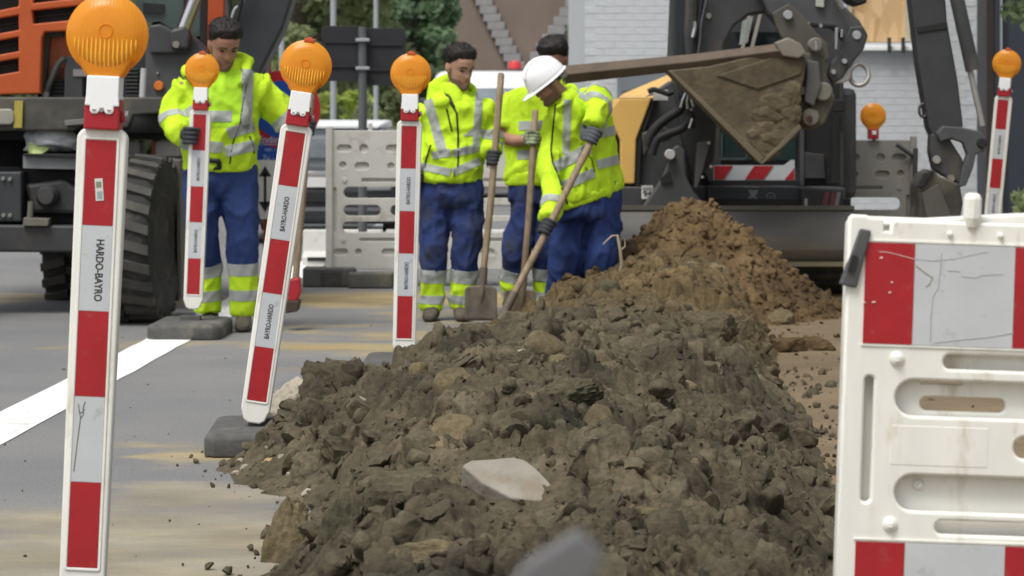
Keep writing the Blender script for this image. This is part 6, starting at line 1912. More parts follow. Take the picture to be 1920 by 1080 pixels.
class Person:
    def __init__(s, D, label, base_px):
        s.D = D
        b = P(base_px, 0, D)
        s.root = tag(empty('person', (b.x, D, 0)), label, 'person', 'road workers')
        s.body = MB()
    def J(s, px, py, dd=0.0): return P(px, py, s.D + dd)
    def link(s, name, me, m, parent=None):
        par = parent or s.root
        me.transform(Matrix.Translation(-ORIGIN[par]))
        me.name = name
        return link_mesh(name, me, m, par)
    def head(s, px, py, dd, yaw, pitch, roll=0.0, k=1.0, hair=0.03, beard=True, skin=M_SKIN, hair_top=True):
        R = Matrix.Rotation(rad(yaw), 3, 'Z') @ Matrix.Rotation(rad(pitch), 3, 'X') @ Matrix.Rotation(rad(roll), 3, 'Y')
        c = s.J(px, py, dd)
        s.hc, s.hR, s.hk, s.skin = c, R, k, skin
        lv = [(-.120, .012, -.078, -.050), (-.114, .030, -.090, -.036), (-.102, .043, -.095, -.012), (-.085, .053, -.093, .022), (-.06, .061, -.089, .052), (-.03, .068, -.087, .076), (0, .072, -.086, .090), (.03, .075, -.093, .098), (.06, .076, -.091, .100), (.085, .070, -.078, .092), (.105, .055, -.056, .070), (.117, .032, -.03, .040), (.121, .008, -.004, .012)]
        zs = np.concatenate([np.linspace(-.120, -.10, 6)[:-1], np.linspace(-.10, .10, 44), np.linspace(.10, .121, 8)[1:]])
        A = np.array(lv)
        n = 56
        th = np.linspace(0, 2 * np.pi, n, endpoint=False)
        rows = []
        for z in zs:
            w, f, b = (np.interp(z, A[:, 0], A[:, i]) for i in (1, 2, 3))
            cy, d = (f + b) / 2, (b - f) / 2
            cs, sn = np.cos(th), np.sin(th)
            e = 2 / 2.25
            x = w * np.sign(cs) * np.abs(cs) ** e
            y = cy + d * np.sign(sn) * np.abs(sn) ** e
            front = np.clip(-(y - cy) / d, 0, 1)
            g = lambda x0, z0, sx, sz: np.exp(-((x - x0) / sx) ** 2 - ((z - z0) / sz) ** 2) * front
            dy = np.zeros(n)
            nz = np.interp(z, [-.048, -.040, -.030, -.01, .012, .03], [0, .014, .026, .016, .007, 0])
            dy -= np.exp(-(x / (.011 + .004 * (z < -.02))) ** 2) * nz * front
            for sd in (-1, 1):
                dy += g(sd * .031, .004, .016, .012) * .013
                dy -= g(sd * .030, .026, .022, .008) * .005
                dy -= g(sd * .045, -.022, .020, .018) * .004
            dy -= g(0, -.062, .022, .008) * .006 - g(0, -.054, .024, .004) * .003
            dy += g(0, -.076, .025, .007) * .005
            dy -= g(0, -.098, .020, .012) * .006
            rows.append([Vector((a, b_ + c_, z)) for a, b_, c_ in zip(x, y, dy)])
        s.hrows, s.hn = rows, n
        W = lambda v: c + R @ (v * k)
        s.hW = W
        s.body.loft([[W(v) for v in r] for r in rows])
        for sd in (-1, 1):
            v, f = ICO[2]
            s.body.add([W(Vector((sd * .075 + q[0] * .011, .016 + q[1] * .019 + q[2] * .004, -.004 + q[2] * .032))) for q in v], [list(map(int, t)) for t in f])
        s.feat = []
        mbw = MB()
        for sd in (-1, 1):
            v, f = ICO[2]
            mbw.add([W(Vector((sd * .0305 + q[0] * .0135, -.0735 + q[1] * .008, .0025 + q[2] * .0058))) for q in v], [list(map(int, t)) for t in f])
        s.feat.append(('eyes', mbw, M_EYE))
        mbw = MB()
        for sd in (-1, 1):
            mbw.tube([W(Vector((sd * a, y, z))) for a, y, z in ((.012, -.092, .022), (.024, -.092, .028), (.038, -.087, .029), (.052, -.077, .021))], [.0035, .0048, .0045, .0025], 7)
        s.feat.append(('eyebrows', mbw, M_HAIR))
        mbw = MB().tube([W(Vector((x, y, z))) for x, y, z in ((-.025, -.0835, -.0615), (-.012, -.0925, -.058), (0, -.0945, -.0585), (.012, -.0925, -.058), (.025, -.0835, -.0615))], [.002, .0045, .005, .0045, .002], 7)
        s.feat.append(('lips', mbw, M_LIP))
        def shell(keep, off, name, m, noise=0.0, taper=.018):
            mbh = MB()
            idx = {}
            vs = []
            for i, r in enumerate(rows):
                for j, v in enumerate(r):
                    q = keep(v)
                    if q > -taper:
                        t = max(0.0, min(1.0, (q + taper) / (2 * taper)))
                        nrm = Vector((v.x, v.y * 0.8 - .004, v.z - .01)).normalized()
                        o_ = off(v) * t - .004 * (1 - t)
                        if noise: o_ += noise * t * float(fbm(np.array([[v.x * 45, v.y * 45, v.z * 30]]), 2)[0])
                        idx[(i, j)] = len(vs)
                        vs.append(W(v + nrm * o_))
            fs = []
            for i in range(len(rows) - 1):
                for j in range(n):
                    q = [(i, j), (i, (j + 1) % n), (i + 1, (j + 1) % n), (i + 1, j)]
                    if all(a in idx for a in q): fs.append([idx[a] for a in q])
            top = [(len(rows) - 1, j) for j in range(n)]
            if all(a in idx for a in top): fs.append([idx[a] for a in top])
            mbh.add(vs, fs)
            if noise:                                   # short tufts that break the edge of the hair
                rt = np.random.RandomState(len(vs))
                for q_ in rt.randint(0, len(vs), 520):
                    b_ = vs[q_]
                    d_ = ((b_ - c).normalized() + Vector(rt.normal(size=3)) * .45 + R @ Vector((0, -.25, .25))).normalized()
                    u_ = d_.cross(Vector(rt.normal(size=3))).normalized() * .0035
                    w_ = d_.cross(u_)
                    b0_ = b_ - d_ * .006
                    mbh.add([b0_ + u_, b0_ - u_ * .5 + w_ * .87, b0_ - u_ * .5 - w_ * .87, b_ + d_ * rt.uniform(.005, .015)], [(0, 1, 3), (1, 2, 3), (2, 0, 3)])
            s.feat.append((name, mbh, m))
        if hair:
            def keepf(v):
                hl = np.interp(v.y, [-.10, -.06, -.03, .0, .03, .1], [.092, .082, .056, .026, -.018, -.05])
                return v.z - hl + .010 * float(perlin(np.array([[v.x * 60, v.y * 60, 3.3]]))[0]) + .006 * float(perlin(np.array([[v.x * 150, v.y * 150, 8.1]]))[0])
            shell(keepf, lambda v: hair * (0.22 + 0.78 * min(1, max(0, (v.z - .01) / .09))) if v.z > 0 else hair * .22, 'hair', M_HAIR, noise=.010)
        if beard:
            def keepb(v):
                if v.y > .012: return -1
                if v.z > -.050 and not (-.030 < v.y < .012): return -1
                a = -.046 - v.z + max(0, abs(v.x) - .035) * 1.4
                if abs(v.x) < .026 and -.070 < v.z < -.052: return -1
                return a if v.z < -.02 or abs(v.x) > .055 else -1
            shell(keepb, lambda v: .0022, 'beard', M_STUBBLE, taper=.004)
    def finish_body(s, voxel=0.0075):
        me = remesh(s.body, voxel, 1)
        o = s.link('body', me, s.skin)
        for name, mb, m in s.feat:
            q = mb.mesh(name, smooth=70)
            s.link(name, q, m)
        return o
    def garment(s, name, mb, m, voxel=0.011, smooth=2, wrinkle=.008, wfreq=7, seed=1, wstretch=(1, 1, 1)):
        me = remesh(mb, voxel, smooth, wrinkle, wfreq, seed, wstretch)
        keep = me.copy()
        o = s.link(name, me, m)
        return keep, o
    def band(s, src, planes, center, m, parent, name='reflective_band', off=.004):
        me = clip(src, planes, center, off)
        if len(me.polygons) == 0: return None
        return s.link(name, me, m, parent)
    def ring_band(s, src, a, b, t, width, m, parent, name='reflective_band', off=.004, center=None, slack=0.16):
        """band round a limb running from a to b, at fraction t"""
        d = (b - a).normalized()
        c = a + (b - a) * t
        pl = [(c + d * width / 2, d), (c - d * width / 2, -d)]
        u = d.cross(Vector((0, 1, 0))).normalized()
        w = d.cross(u)
        for q in (u, w): pl += [(c + q * slack, q), (c - q * slack, -q)]
        return s.band(src, pl, center or c, m, parent, name, off)
    def seam(s, src, px, m, parent, name, r=.006, off=.001):
        """a line sewn on the front of the cloth"""
        vs = [v.co[:] for v in src.vertices]
        bvh = BVHTree.FromPolygons(vs, [list(p.vertices) for p in src.polygons])
        eye = Vector((0, 0, EYE))
        pts = []
        for i in range(len(px) - 1):
            for k in range(6):
                t = k / 6
                x, y = px[i][0] + (px[i + 1][0] - px[i][0]) * t, px[i][1] + (px[i + 1][1] - px[i][1]) * t
                h = bvh.ray_cast(eye, (P(x, y, s.D) - eye).normalized())
                if h[0] is not None: pts.append(h[0] + h[1] * off)
        if len(pts) < 3: return None
        mb = MB().tube(pts, r, 7)
        return s.link(name, mb.mesh(name, smooth=60), m, parent)
    def boot(s, ankle, toe_dir, L=.29):
        d = Vector(toe_dir).normalized()
        u = Vector((0, 0, 1))
        sd = d.cross(u).normalized()
        a = Vector((ankle.x, ankle.y, 0.0))
        mb = MB()
        rings = []
        for (t, w, h, z0) in ((-.085, .030, .07, .008), (-.075, .040, .12, .0), (-.03, .046, .13, .0), (.03, .048, .115, .0), (.09, .050, .085, .0), (.14, .050, .070, .0), (.18, .043, .058, .004), (.205, .022, .04, .012)):
            rings.append([a + d * t + sd * (w * math.copysign(abs(math.cos(q)) ** .8, math.cos(q))) + u * (z0 + (h - z0) * (0.5 + 0.5 * math.copysign(abs(math.sin(q)) ** .7, math.sin(q)))) for q in [2 * math.pi * k / 16 for k in range(16)]])
        mb.loft(rings)
        limb(mb, [(a + u * .07 - d * .03, .045), (a + u * .17 - d * .03, .047)])
        o = s.link('boot', remesh(mb, .008, 1), M_BOOT)
        return o
    def glove(s, c, axis, wrist, m, r_sh=.023, tone2=None, k=1.0):
        ax = axis.normalized()
        w = wrist - c
        w = (w - ax * w.dot(ax)).normalized()
        e2 = ax.cross(w)
        mb = MB()
        rr = r_sh + .011
        for i in range(4):
            o_ = c + ax * (-.036 + .0235 * i) * k
            top = [18, 35, 30, 12][i]
            pts = [o_ + w * .052 + e2 * .024] + [o_ + (w * math.cos(rad(t)) + e2 * math.sin(rad(t))) * rr for t in (48, 95, 140, 185, 200 + top)]
            limb(mb, [(p, r_) for p, r_ in zip(pts, (.0145, .0145, .0135, .0130, .0125, .0110))], 10)
        pts = [c + w * .055 - e2 * .012 + ax * .030] + [c + ax * (.048 - .006 * q) + (w * math.cos(rad(-t)) + e2 * math.sin(rad(-t))) * rr for q, t in enumerate((25, 70, 115, 150))]
        limb(mb, [(p, r_) for p, r_ in zip(pts, (.017, .0165, .015, .014, .012))], 10)
        pal = [(c + w * .030 + e2 * .010, ax * .046, e2 * .022), (c + w * .060 + e2 * .006, ax * .047, e2 * .023), (c + w * .090, ax * .036, e2 * .024), (c + w * .075 + (wrist - c).normalized() * .055, ax * .034, e2 * .028), (c + w * .06 + (wrist - c).normalized() * .095, ax * .037, e2 * .033)]
        trunk(mb, pal, 16, 2.2)
        o = s.link('glove', remesh(mb, .0045, 1), m)
        # bare hand inside, one body with the arm
        s.body.loft([[p_ + a_ * math.cos(q) * .7 + b_ * math.sin(q) * .7 for q in [2 * math.pi * j / 10 for j in range(10)]] for p_, a_, b_ in pal])
        return o
def shovel(top, bottom, blade_px, D_blade, label, tone, tilt=0.0):
    r = tag(empty('shovel', tuple(bottom)), label, 'shovel', 'shovels in the hands of the workers')
    d = (bottom - top).normalized()
    mb = MB()
    pts = [top + (bottom - top) * t for t in (0, .01, .3, .6, .9, 1)]
    pts[3] = pts[3] + Vector((.006, 0, 0)); pts[2] = pts[2] + Vector((.003, 0, 0))
    mb.tube(pts, [.016, .022, .0225, .0225, .021, .018], 12)
    mb.build('shaft', M_WOOD, r, smooth=50)
    if blade_px:
        x0, y0, x1, y1 = blade_px
        rows = []
        for i in range(11):
            v = i / 10
            row = []
            for j in range(13):
                u = j / 12
                sh = 1.0 - 0.10 * max(0, 1 - v * 6) - (0.06 * max(0, (v - .8) / .2) ** 2)
                x = (x0 + x1) / 2 + (u - .5) * (x1 - x0) * sh
                yy = y0 + (y1 - y0) * v + 5 * (2 * u - 1) ** 2 * (1 if v < .1 else 0)
                p = P(x, yy, D_blade)
                p.y += -0.035 * (2 * u - 1) ** 2 + 0.10 * (1 - v) * tilt + .02 * math.cos(u * math.pi * 2) * (1 - v)
                row.append(p)
            rows.append(row)
        mb = MB().grid(rows)
        me = mb.mesh('blade')
        me.transform(Matrix.Translation(-ORIGIN[r]))
        o = link_mesh('blade', me, tone, r)
        md = o.modifiers.new('thickness', 'SOLIDIFY'); md.thickness = .006
        me.polygons.foreach_set('use_smooth', [True] * len(me.polygons))
        MB().tube([bottom - d * .13, bottom - d * .05, bottom + d * .03 + Vector((0, -.008, 0)), bottom + d * .10 + Vector((0, .0, 0))], [.025, .027, .024, .008], 12).build('socket', tone, r, smooth=50)
    return r
M_BLADE = mat('muddy_shovel_steel', (0.105, 0.088, 0.066), 0.65, var=0.25, vscale=9, bump=.3, bscale=30, dirt=(0.17, 0.135, 0.09), dirt_amt=0.3, dscale=8)
M_BLADEL = mat('sandy_shovel_steel', (0.23, 0.18, 0.125), 0.7, var=0.15, vscale=9, dirt=(0.15, 0.12, 0.085), dirt_amt=0.25, dscale=8)
X_ = Vector((1, 0, 0)); Y_ = Vector((0, 1, 0)); Z_ = Vector((0, 0, 1))

def legs(p, mb, parts, hips):
    trunk(mb, hips)
    for l in parts: limb(mb, [(p.J(*q[:3]) if len(q) > 3 else p.J(q[0], q[1]), q[-1]) for q in l], 16)
def slim(p, parts, f=.62):
    for l in parts: limb(p.body, [(p.J(*q[:3]), max(.03, q[-1] * f)) for q in l], 10)
def leg_bands(p, src, par, l, spec):
    """spec: (row, width in px, material)"""
    k = p.D / F
    a, b = p.J(*l[-2][:3]), p.J(*l[-1][:3])
    for (y, h, m, nm) in spec:
        # centre of the leg at this row
        ks = sorted([(q[1], q) for q in l])
        for i in range(len(l) - 1):
            if l[i][1] <= y <= l[i + 1][1] or i == len(l) - 2:
                t = (y - l[i][1]) / (l[i + 1][1] - l[i][1])
                a, b = p.J(*l[i][:3]), p.J(*l[i + 1][:3])
                c = a + (b - a) * t
                d = (b - a).normalized()
                break
        pl = [(c + d * h * k / 2, d), (c - d * h * k / 2, -d), (c + X_ * .15, X_), (c - X_ * .15, -X_)]
        p.band(src, pl, c, m, par, nm, .006 if m is M_TAPE else .0035)
def torso_band(p, src, par, x0, y0, x1, y1, h, m=None, name='reflective_band', off=.005):
    """band round the trunk, its line given by two photo points"""
    a, b = p.J(x0, y0), p.J(x1, y1)
    d = (b - a).normalized()
    n = Vector((-d.z, 0, d.x))
    c = (a + b) / 2
    k = p.D / F
    pl = [(c + n * h * k / 2, n), (c - n * h * k / 2, -n), (b, d), (a, -d)]
    return p.band(src, pl, c - Vector((0, .22, 0)), m or M_TAPE, par, name, off)
def brace(p, src, par, x0, y0, x1, y1, w, front_only=True):
    """stripe running from (x0, y0) at the shoulder down to (x1, y1)"""
    a, b = p.J(x0, y0), p.J(x1, y1)
    d = (b - a).normalized()
    n = Vector((-d.z, 0, d.x))
    k = p.D / F
    pl = [(a + n * w * k / 2, n), (a - n * w * k / 2, -n), (b, d), (a - d * .03, -d)]
    return p.band(src, pl, (a + b) / 2 - Vector((0, .22, 0)), M_TAPE, par, 'reflective_band', .005)

def waistband(p, st, par, k0=.55, grow=1.05, m=None):
    (c0, r0, f0), (c1, r1, f1) = st[-2], st[-1]
    d = c1 - c0
    mb = MB()
    trunk(mb, [(c0 + d * k0, (r0 * .4 + r1 * .6) * grow * .99, (f0 * .4 + f1 * .6) * grow * .99), (c0 + d * (k0 + .12), r1 * grow * 1.02, f1 * grow * 1.02), (c1 + d * .12, r1 * grow * 1.01, f1 * grow * 1.01), (c1 + d * .25, r1 * grow * .97, f1 * grow * .97)])
    return p.link('waistband', remesh(mb, .010, 1, .004, 14, 3), m or M_HIVIS, par)
# ------------------------------------------------------------------ worker standing with a shovel, jacket zipped half open
p = Person(17.2, 'dark haired man in zipped hi-vis jacket standing with a shovel, looking down', 848)
p.head(861, 126, -.03, 38, 20, k=1.10, hair=.022, skin=M_SKIN)
LL = [(822, 336, 0, .098), (817, 400, 0, .098), (814, 455, -.02, .086), (811, 520, .0, .076), (810, 578, .02, .072)]
LR = [(873, 336, 0, .100), (874, 400, 0, .098), (874, 455, -.03, .088), (869, 520, .0, .078), (865, 578, .02, .074)]
mb = MB()
k = p.D / F
st = lambda px, py, w, dep, dd=0.0, tx=0.0: (p.J(px, py, dd), Vector((w * k, tx, 0)), Vector((0, dep, 0)))
TOR = [st(852, 160, 22, .060), st(851, 177, 32, .085), st(851, 188, 52, .110), st(852, 206, 60, .130), st(850, 250, 57, .140), st(847, 295, 55, .145), st(846, 322, 56, .145), st(846, 337, 53, .135)]
trunk(mb, TOR)
AR_ = [(900, 200, 0, .078), (914, 235, .04, .072), (919, 266, .0, .064), (920, 288, -.11, .056)]
AL_ = [(802, 203, 0, .078), (790, 240, .03, .072), (785, 280, .0, .066), (786, 318, -.06, .055)]
for l in (AR_, AL_): limb(mb, [(p.J(*q[:3]), q[3]) for q in l], 16)
# big folded collar with the hood
limb(mb, [(p.J(808, 188, .03), .028), (p.J(816, 164, .06), .036), (p.J(842, 148, .10), .032), (p.J(872, 158, .09), .026), (p.J(892, 172, .04), .022), (p.J(888, 190, -.08), .018)], 12)
limb(mb, [(p.J(812, 178, -.02), .024), (p.J(822, 193, -.10), .024), (p.J(838, 190, -.125), .014)], 12)
jk, jo = p.garment('jacket', mb, M_HIVIS, wrinkle=.023, wfreq=6.5, seed=2, wstretch=(1, 1, .8))
trunk(p.body, [(c, r * .8, f * .8) for c, r, f in TOR])
limb(p.body, [(p.J(858, 150, .0), .055), (p.J(852, 172, .02), .058), (p.J(850, 195, .02), .07)], 14)
slim(p, [AR_, AL_])
brace(p, jk, jo, 806, 196, 832, 288, 17)
brace(p, jk, jo, 898, 182, 893, 275, 13)
torso_band(p, jk, jo, 812, 291, 846, 285, 14); torso_band(p, jk, jo, 850, 287, 899, 276, 14)
torso_band(p, jk, jo, 790, 311, 846, 322, 14); torso_band(p, jk, jo, 850, 322, 899, 302, 14)
p.ring_band(jk, p.J(*AR_[1][:3]), p.J(*AR_[2][:3]), .72, .045, M_TAPE, jo)
p.ring_band(jk, p.J(*AR_[2][:3]), p.J(*AR_[3][:3]), .30, .035, M_TAPE, jo)
p.seam(jk, [(836, 172), (846, 192), (856, 212), (859, 250), (859, 300), (858, 316)], M_ZIP, jo, 'zip', .0065)
p.seam(jk, [(836, 174), (843, 186), (852, 204)], M_ZIP, jo, 'zip', .012)
p.seam(jk, [(837, 203), (843, 228), (848, 250)], M_ZIP, jo, 'pocket_zip', .006)
p.seam(jk, [(808, 272), (800, 295), (795, 318)], M_ZIP, jo, 'pocket_zip', .006)
p.seam(jk, [(852, 318), (852, 334)], M_ZIP, jo, 'zip', .005)
waistband(p, TOR, jo, .15)
mb = MB()
trunk(mb, [(p.J(848, 158, -.04), X_ * .05, Y_ * .05), (p.J(850, 172, -.055), X_ * .06, Y_ * .055), (p.J(856, 190, -.075), X_ * .05, Y_ * .055), (p.J(858, 204, -.085), X_ * .03, Y_ * .045)])
p.garment('shirt', mb, M_HIVIS, .008, 1, .002)
mb = MB()
legs(p, mb, [LL, LR], [st(847, 326, 46, .115), st(847, 350, 51, .122), st(847, 376, 52, .12), st(847, 388, 40, .09)])
tk, to = p.garment('trousers', mb, M_BLUED, wrinkle=.019, wfreq=7, seed=4, wstretch=(1, 1, .7))
slim(p, [LL, LR])
for l in (LL, LR):
    leg_bands(p, tk, to, l, [(556, 58, M_HIVIS, 'yellow_hem'), (516, 24, M_TAPE, 'reflective_band'), (559, 16, M_TAPE, 'reflective_band')])
p.boot(p.J(811, 590, .02), (-.1, -1, 0)); p.boot(p.J(864, 590, .02), (.1, -1, 0))
t_, b_ = P(940, 137, 17.05), P(904, 540, 16.92)
hc = t_ + (b_ - t_) * ((297 - 137) / (540 - 137))
p.glove(hc, t_ - b_, p.J(919, 280, -.08), M_GLOVE)
p.glove(p.J(787, 334, -.07), Vector((.3, -.2, 1)), p.J(786, 316, -.05), M_GLOVE, .012)
shovel(t_, b_, (871, 534, 932, 601), 16.92, 'shovel with dark square blade held upright by the standing man in the zipped jacket', M_BLADE)
p.finish_body()

# ------------------------------------------------------------------ worker in a T-shirt, half hidden
p = Person(18.3, 'dark haired man in yellow hi-vis T-shirt, half hidden behind the man in the white helmet', 1000)
k = p.D / F
p.head(1040, 112, 0, -28, 30, k=1.10, hair=.032, beard=True, skin=M_SKIN2)
LL = [(987, 340, 0, .100), (984, 400, -.02, .096), (970, 462, -.06, .088), (964, 515, .0, .076), (961, 572, .03, .072)]
LR = [(1028, 340, 0, .100), (1026, 400, 0, .096), (1022, 460, -.03, .084), (1020, 515, .0, .074), (1020, 572, .02, .070)]
TOR = [st(1026, 146, 20, .060), st(1022, 160, 34, .085), st(1014, 171, 54, .110), st(1006, 196, 58, .130), st(1003, 250, 52, .130), st(1001, 300, 51, .135), st(1000, 338, 52, .135)]
mb = MB()
trunk(mb, TOR)
limb(mb, [(p.J(966, 184, 0), .078), (p.J(955, 206, .01), .086), (p.J(949, 230, .0), .080), (p.J(948, 238, 0), .074)], 16)
limb(mb, [(p.J(1055, 190, 0), .078), (p.J(1062, 215, .0), .08), (p.J(1064, 236, -.03), .074)], 16)
jk, jo = p.garment('t_shirt', mb, M_HIVIS, wrinkle=.019, wfreq=6, seed=6, wstretch=(1, 1, .7))
waistband(p, TOR, jo, .55, 1.03)
torso_band(p, jk, jo, 973, 236, 1048, 233, 17); torso_band(p, jk, jo, 970, 290, 1050, 287, 17)
trunk(p.body, [(c, r * .8, f * .8) for c, r, f in TOR])
limb(p.body, [(p.J(1036, 136, .0), .055), (p.J(1028, 160, .01), .06), (p.J(1020, 180, .01), .07)], 14)
limb(p.body, [(p.J(962, 190, 0), .055), (p.J(950, 232, .0), .050), (p.J(950, 256, -.02), .046), (p.J(966, 264, -.10), .044), (p.J(986, 263, -.17), .033)], 14)
limb(p.body, [(p.J(1058, 195, 0), .055), (p.J(1064, 245, -.06), .048), (p.J(1040, 262, -.14), .04), (p.J(1016, 262, -.2), .033)], 14)
mb = MB()
legs(p, mb, [LL, LR], [st(1001, 328, 44, .11), st(1003, 350, 49, .118), st(1004, 374, 52, .12), st(1004, 386, 38, .09)])
tk, to = p.garment('trousers', mb, M_BLUED, wrinkle=.019, wfreq=7, seed=8, wstretch=(1, 1, .7))
slim(p, [LL, LR])
for l in (LL, LR):
    leg_bands(p, tk, to, l, [(552, 52, M_HIVIS, 'yellow_hem'), (513, 22, M_TAPE, 'reflective_band'), (552, 14, M_TAPE, 'reflective_band')])
p.boot(p.J(961, 580, .02), (-.15, -1, 0)); p.boot(p.J(1020, 580, .02), (.1, -1, 0))
t_, b_ = P(1004, 206, 18.12), P(980, 545, 17.92)
hc = t_ + (b_ - t_) * ((260 - 206) / (545 - 206))
p.glove(hc, t_ - b_, p.J(980, 264, -.15), mat('green_cream_glove', (0.20, 0.24, 0.15), .75, var=.75, vscale=22))
shovel(t_, b_, (945, 541, 1005, 594), 17.92, 'shovel with pale sandy blade held by the man in the T-shirt', M_BLADEL)
p.finish_body()

# ------------------------------------------------------------------ worker in the white helmet, digging
p = Person(17.0, 'man in white helmet and hi-vis jacket bent over, digging with a shovel', 1098)
k = p.D / F
p.head(1026, 154, -.22, -72, 38, k=1.06, hair=.012, beard=True, skin=M_SKIN2)
def sv(px, py, dx, dy, dep, dd=0.0, fz=0.0):
    return (p.J(px, py, dd), Vector((dx * k, .10 * dx / 60, -dy * k)), Vector((-.05, dep, fz)))
TOR = [sv(1056, 182, 19, -10, .06, -.17), sv(1066, 186, 32, -16, .085, -.14), sv(1077, 196, 47, -25, .112, -.12), sv(1084, 228, 51, -18, .142, -.07), sv(1091, 280, 56, -8, .155, -.02), sv(1096, 320, 64, -6, .17, 0), sv(1099, 356, 69, -18, .175, .01), sv(1099, 371, 64, -22, .165, .01)]
mb = MB()
trunk(mb, TOR)
AN = [(1112, 182, -.10, .084), (1121, 194, -.18, .078), (1117, 212, -.28, .066), (1108, 234, -.34, .050)]
AF = [(1046, 222, -.10, .080), (1034, 275, -.14, .076), (1032, 330, -.24, .070), (1034, 375, -.38, .062), (1030, 408, -.48, .052)]
for l in (AN, AF): limb(mb, [(p.J(*q[:3]), q[3]) for q in l], 16)
limb(mb, [(p.J(1044, 204, -.27), .020), (p.J(1062, 186, -.26), .024), (p.J(1076, 172, -.14), .030), (p.J(1066, 170, -.03), .030), (p.J(1048, 190, -.04), .022)], 12)
jk, jo = p.garment('jacket', mb, M_HIVIS, wrinkle=.024, wfreq=6, seed=11, wstretch=(1.1, 1, .7))
trunk(p.body, [(c, r * .8, f * .8) for c, r, f in TOR])
limb(p.body, [(p.J(1034, 162, -.2), .058), (p.J(1052, 180, -.16), .062), (p.J(1070, 196, -.12), .07)], 14)
slim(p, [AN, AF])
p.ring_band(jk, p.J(*AN[0][:3]), p.J(*AN[1][:3]), .15, .045, M_TAPE, jo, slack=.11)
p.ring_band(jk, p.J(*AN[1][:3]), p.J(*AN[2][:3]), .25, .045, M_TAPE, jo, slack=.13)
p.ring_band(jk, p.J(*AF[3][:3]), p.J(*AF[4][:3]), .25, .05, M_TAPE, jo, slack=.12)
brace(p, jk, jo, 1062, 196, 1060, 288, 13)
torso_band(p, jk, jo, 1040, 312, 1104, 276, 20); torso_band(p, jk, jo, 1124, 250, 1166, 240, 17)
torso_band(p, jk, jo, 1118, 308, 1168, 296, 17); torso_band(p, jk, jo, 1036, 355, 1112, 322, 17)
p.seam(jk, [(1042, 196), (1038, 230), (1033, 280), (1036, 305), (1047, 330), (1053, 352)], M_ZIP, jo, 'zip', .006)
p.seam(jk, [(1052, 352), (1062, 372), (1064, 384)], M_ZIP, jo, 'zip', .006)
p.seam(jk, [(1102, 288), (1110, 300), (1115, 322), (1106, 326), (1096, 312)], M_ZIP, jo, 'drawcord', .0035)
waistband(p, TOR, jo, .0)
pnp = MB().lathe([(.010, 0), (.008, .006)], p.J(1050, 181, -.36), (0, -1, 0), 10)
p.link('snap', pnp.mesh('snap'), M_ZIP, jo)
LL = [(1074, 375, 0, .104), (1066, 430, -.03, .112), (1062, 490, -.06, .104), (1056, 550, .0, .092), (1052, 600, .02, .085)]
LR = [(1126, 366, 0, .108), (1128, 430, 0, .120), (1124, 490, -.03, .110), (1122, 550, .0, .096), (1122, 600, .02, .088)]
mb = MB()
legs(p, mb, [LL, LR], [sv(1100, 346, 52, -10, .13), sv(1101, 374, 58, -10, .14), sv(1100, 402, 61, -4, .145), sv(1098, 412, 46, 0, .10)])
tk, to = p.garment('trousers', mb, M_BLUE, wrinkle=.024, wfreq=6, seed=12, wstretch=(1, 1, .6))
slim(p, [LL, LR])
p.boot(p.J(1052, 600, .02), (-.3, -1, 0)); p.boot(p.J(1122, 600, .02), (.1, -1, 0))
t_, b_ = P(1116, 250, 16.62), P(946, 586, 16.30)
at = lambda py: t_ + (b_ - t_) * ((py - 250) / (586 - 250))
p.glove(at(256), t_ - b_, p.J(1110, 234, -.33), M_GLOVEGREY, k=1.1)
p.glove(at(428), t_ - b_, p.J(1030, 408, -.48), M_GLOVE, k=1.1)
sh = shovel(t_, b_, None, 16.3, 'shovel driven into the soil by the man in the white helmet', M_BLADE)
d_ = (b_ - t_).normalized()
sdv = d_.cross(Y_).normalized()
rows = [[b_ + d_ * (v * .26 - .02) + Y_ * ((u - .5) * .21) + sdv * (.03 * (2 * u - 1) ** 2 - .01) for u in [j / 8 for j in range(9)]] for v in [i / 8 for i in range(9)]]
mb = MB().grid(rows)
me = mb.mesh('blade'); me.transform(Matrix.Translation(-ORIGIN[sh]))
o = link_mesh('blade', me, M_BLADE, sh); md = o.modifiers.new('thickness', 'SOLIDIFY'); md.thickness = .006
MB().tube([b_ - d_ * .14, b_ - d_ * .05, b_ + d_ * .08], [.025, .028, .02], 12).build('socket', M_BLADE, sh, smooth=50)
# helmet
W = p.hW
M_HELM = mat('white_helmet', (0.84, 0.85, 0.86), 0.3, var=0.02, coat=.2)
mb = MB()
rings = []
nn = 40
for (zz, s_) in ((.018, 1.02), (.022, 1.04), (.04, 1.01), (.065, .975), (.09, .90), (.112, .79), (.13, .63), (.142, .44), (.149, .22), (.151, .04)):
    rings.append([W(Vector((.098 * s_ * math.cos(2 * math.pi * j / nn), .004 + .128 * s_ * math.sin(2 * math.pi * j / nn), zz))) for j in range(nn)])
mb.loft(rings, cap=True)
rim = [[W(Vector((r_ * .098 * math.cos(a), .004 + r_ * .128 * math.sin(a) - (pk * max(0, -math.sin(a)) ** 3), z + .006 * max(0, -math.sin(a)) ** 2 * (-1)))) for a in [2 * math.pi * j / nn for j in range(nn)]] for r_, z, pk in ((.99, .020, 0), (1.12, .012, .045), (1.13, .009, .048), (1.12, .006, .045), (.97, .012, 0))]
mb.loft(rim, cap=False)
for sx in (-.022, 0, .022):
    mb.tube([W(Vector((sx, .13 * math.cos(t), .030 + .124 * math.sin(t)))) for t in [rad(a) for a in range(35, 150, 10)]], .007, 8)
he = p.link('helmet', mb.mesh('helmet', smooth=50), M_HELM)
mb = MB().loft([[W(Vector((.086 * math.cos(a), .004 + .112 * math.sin(a), z))) for a in [2 * math.pi * j / 24 for j in range(24)]] for z in (-.008, .006, .020)], cap=False)
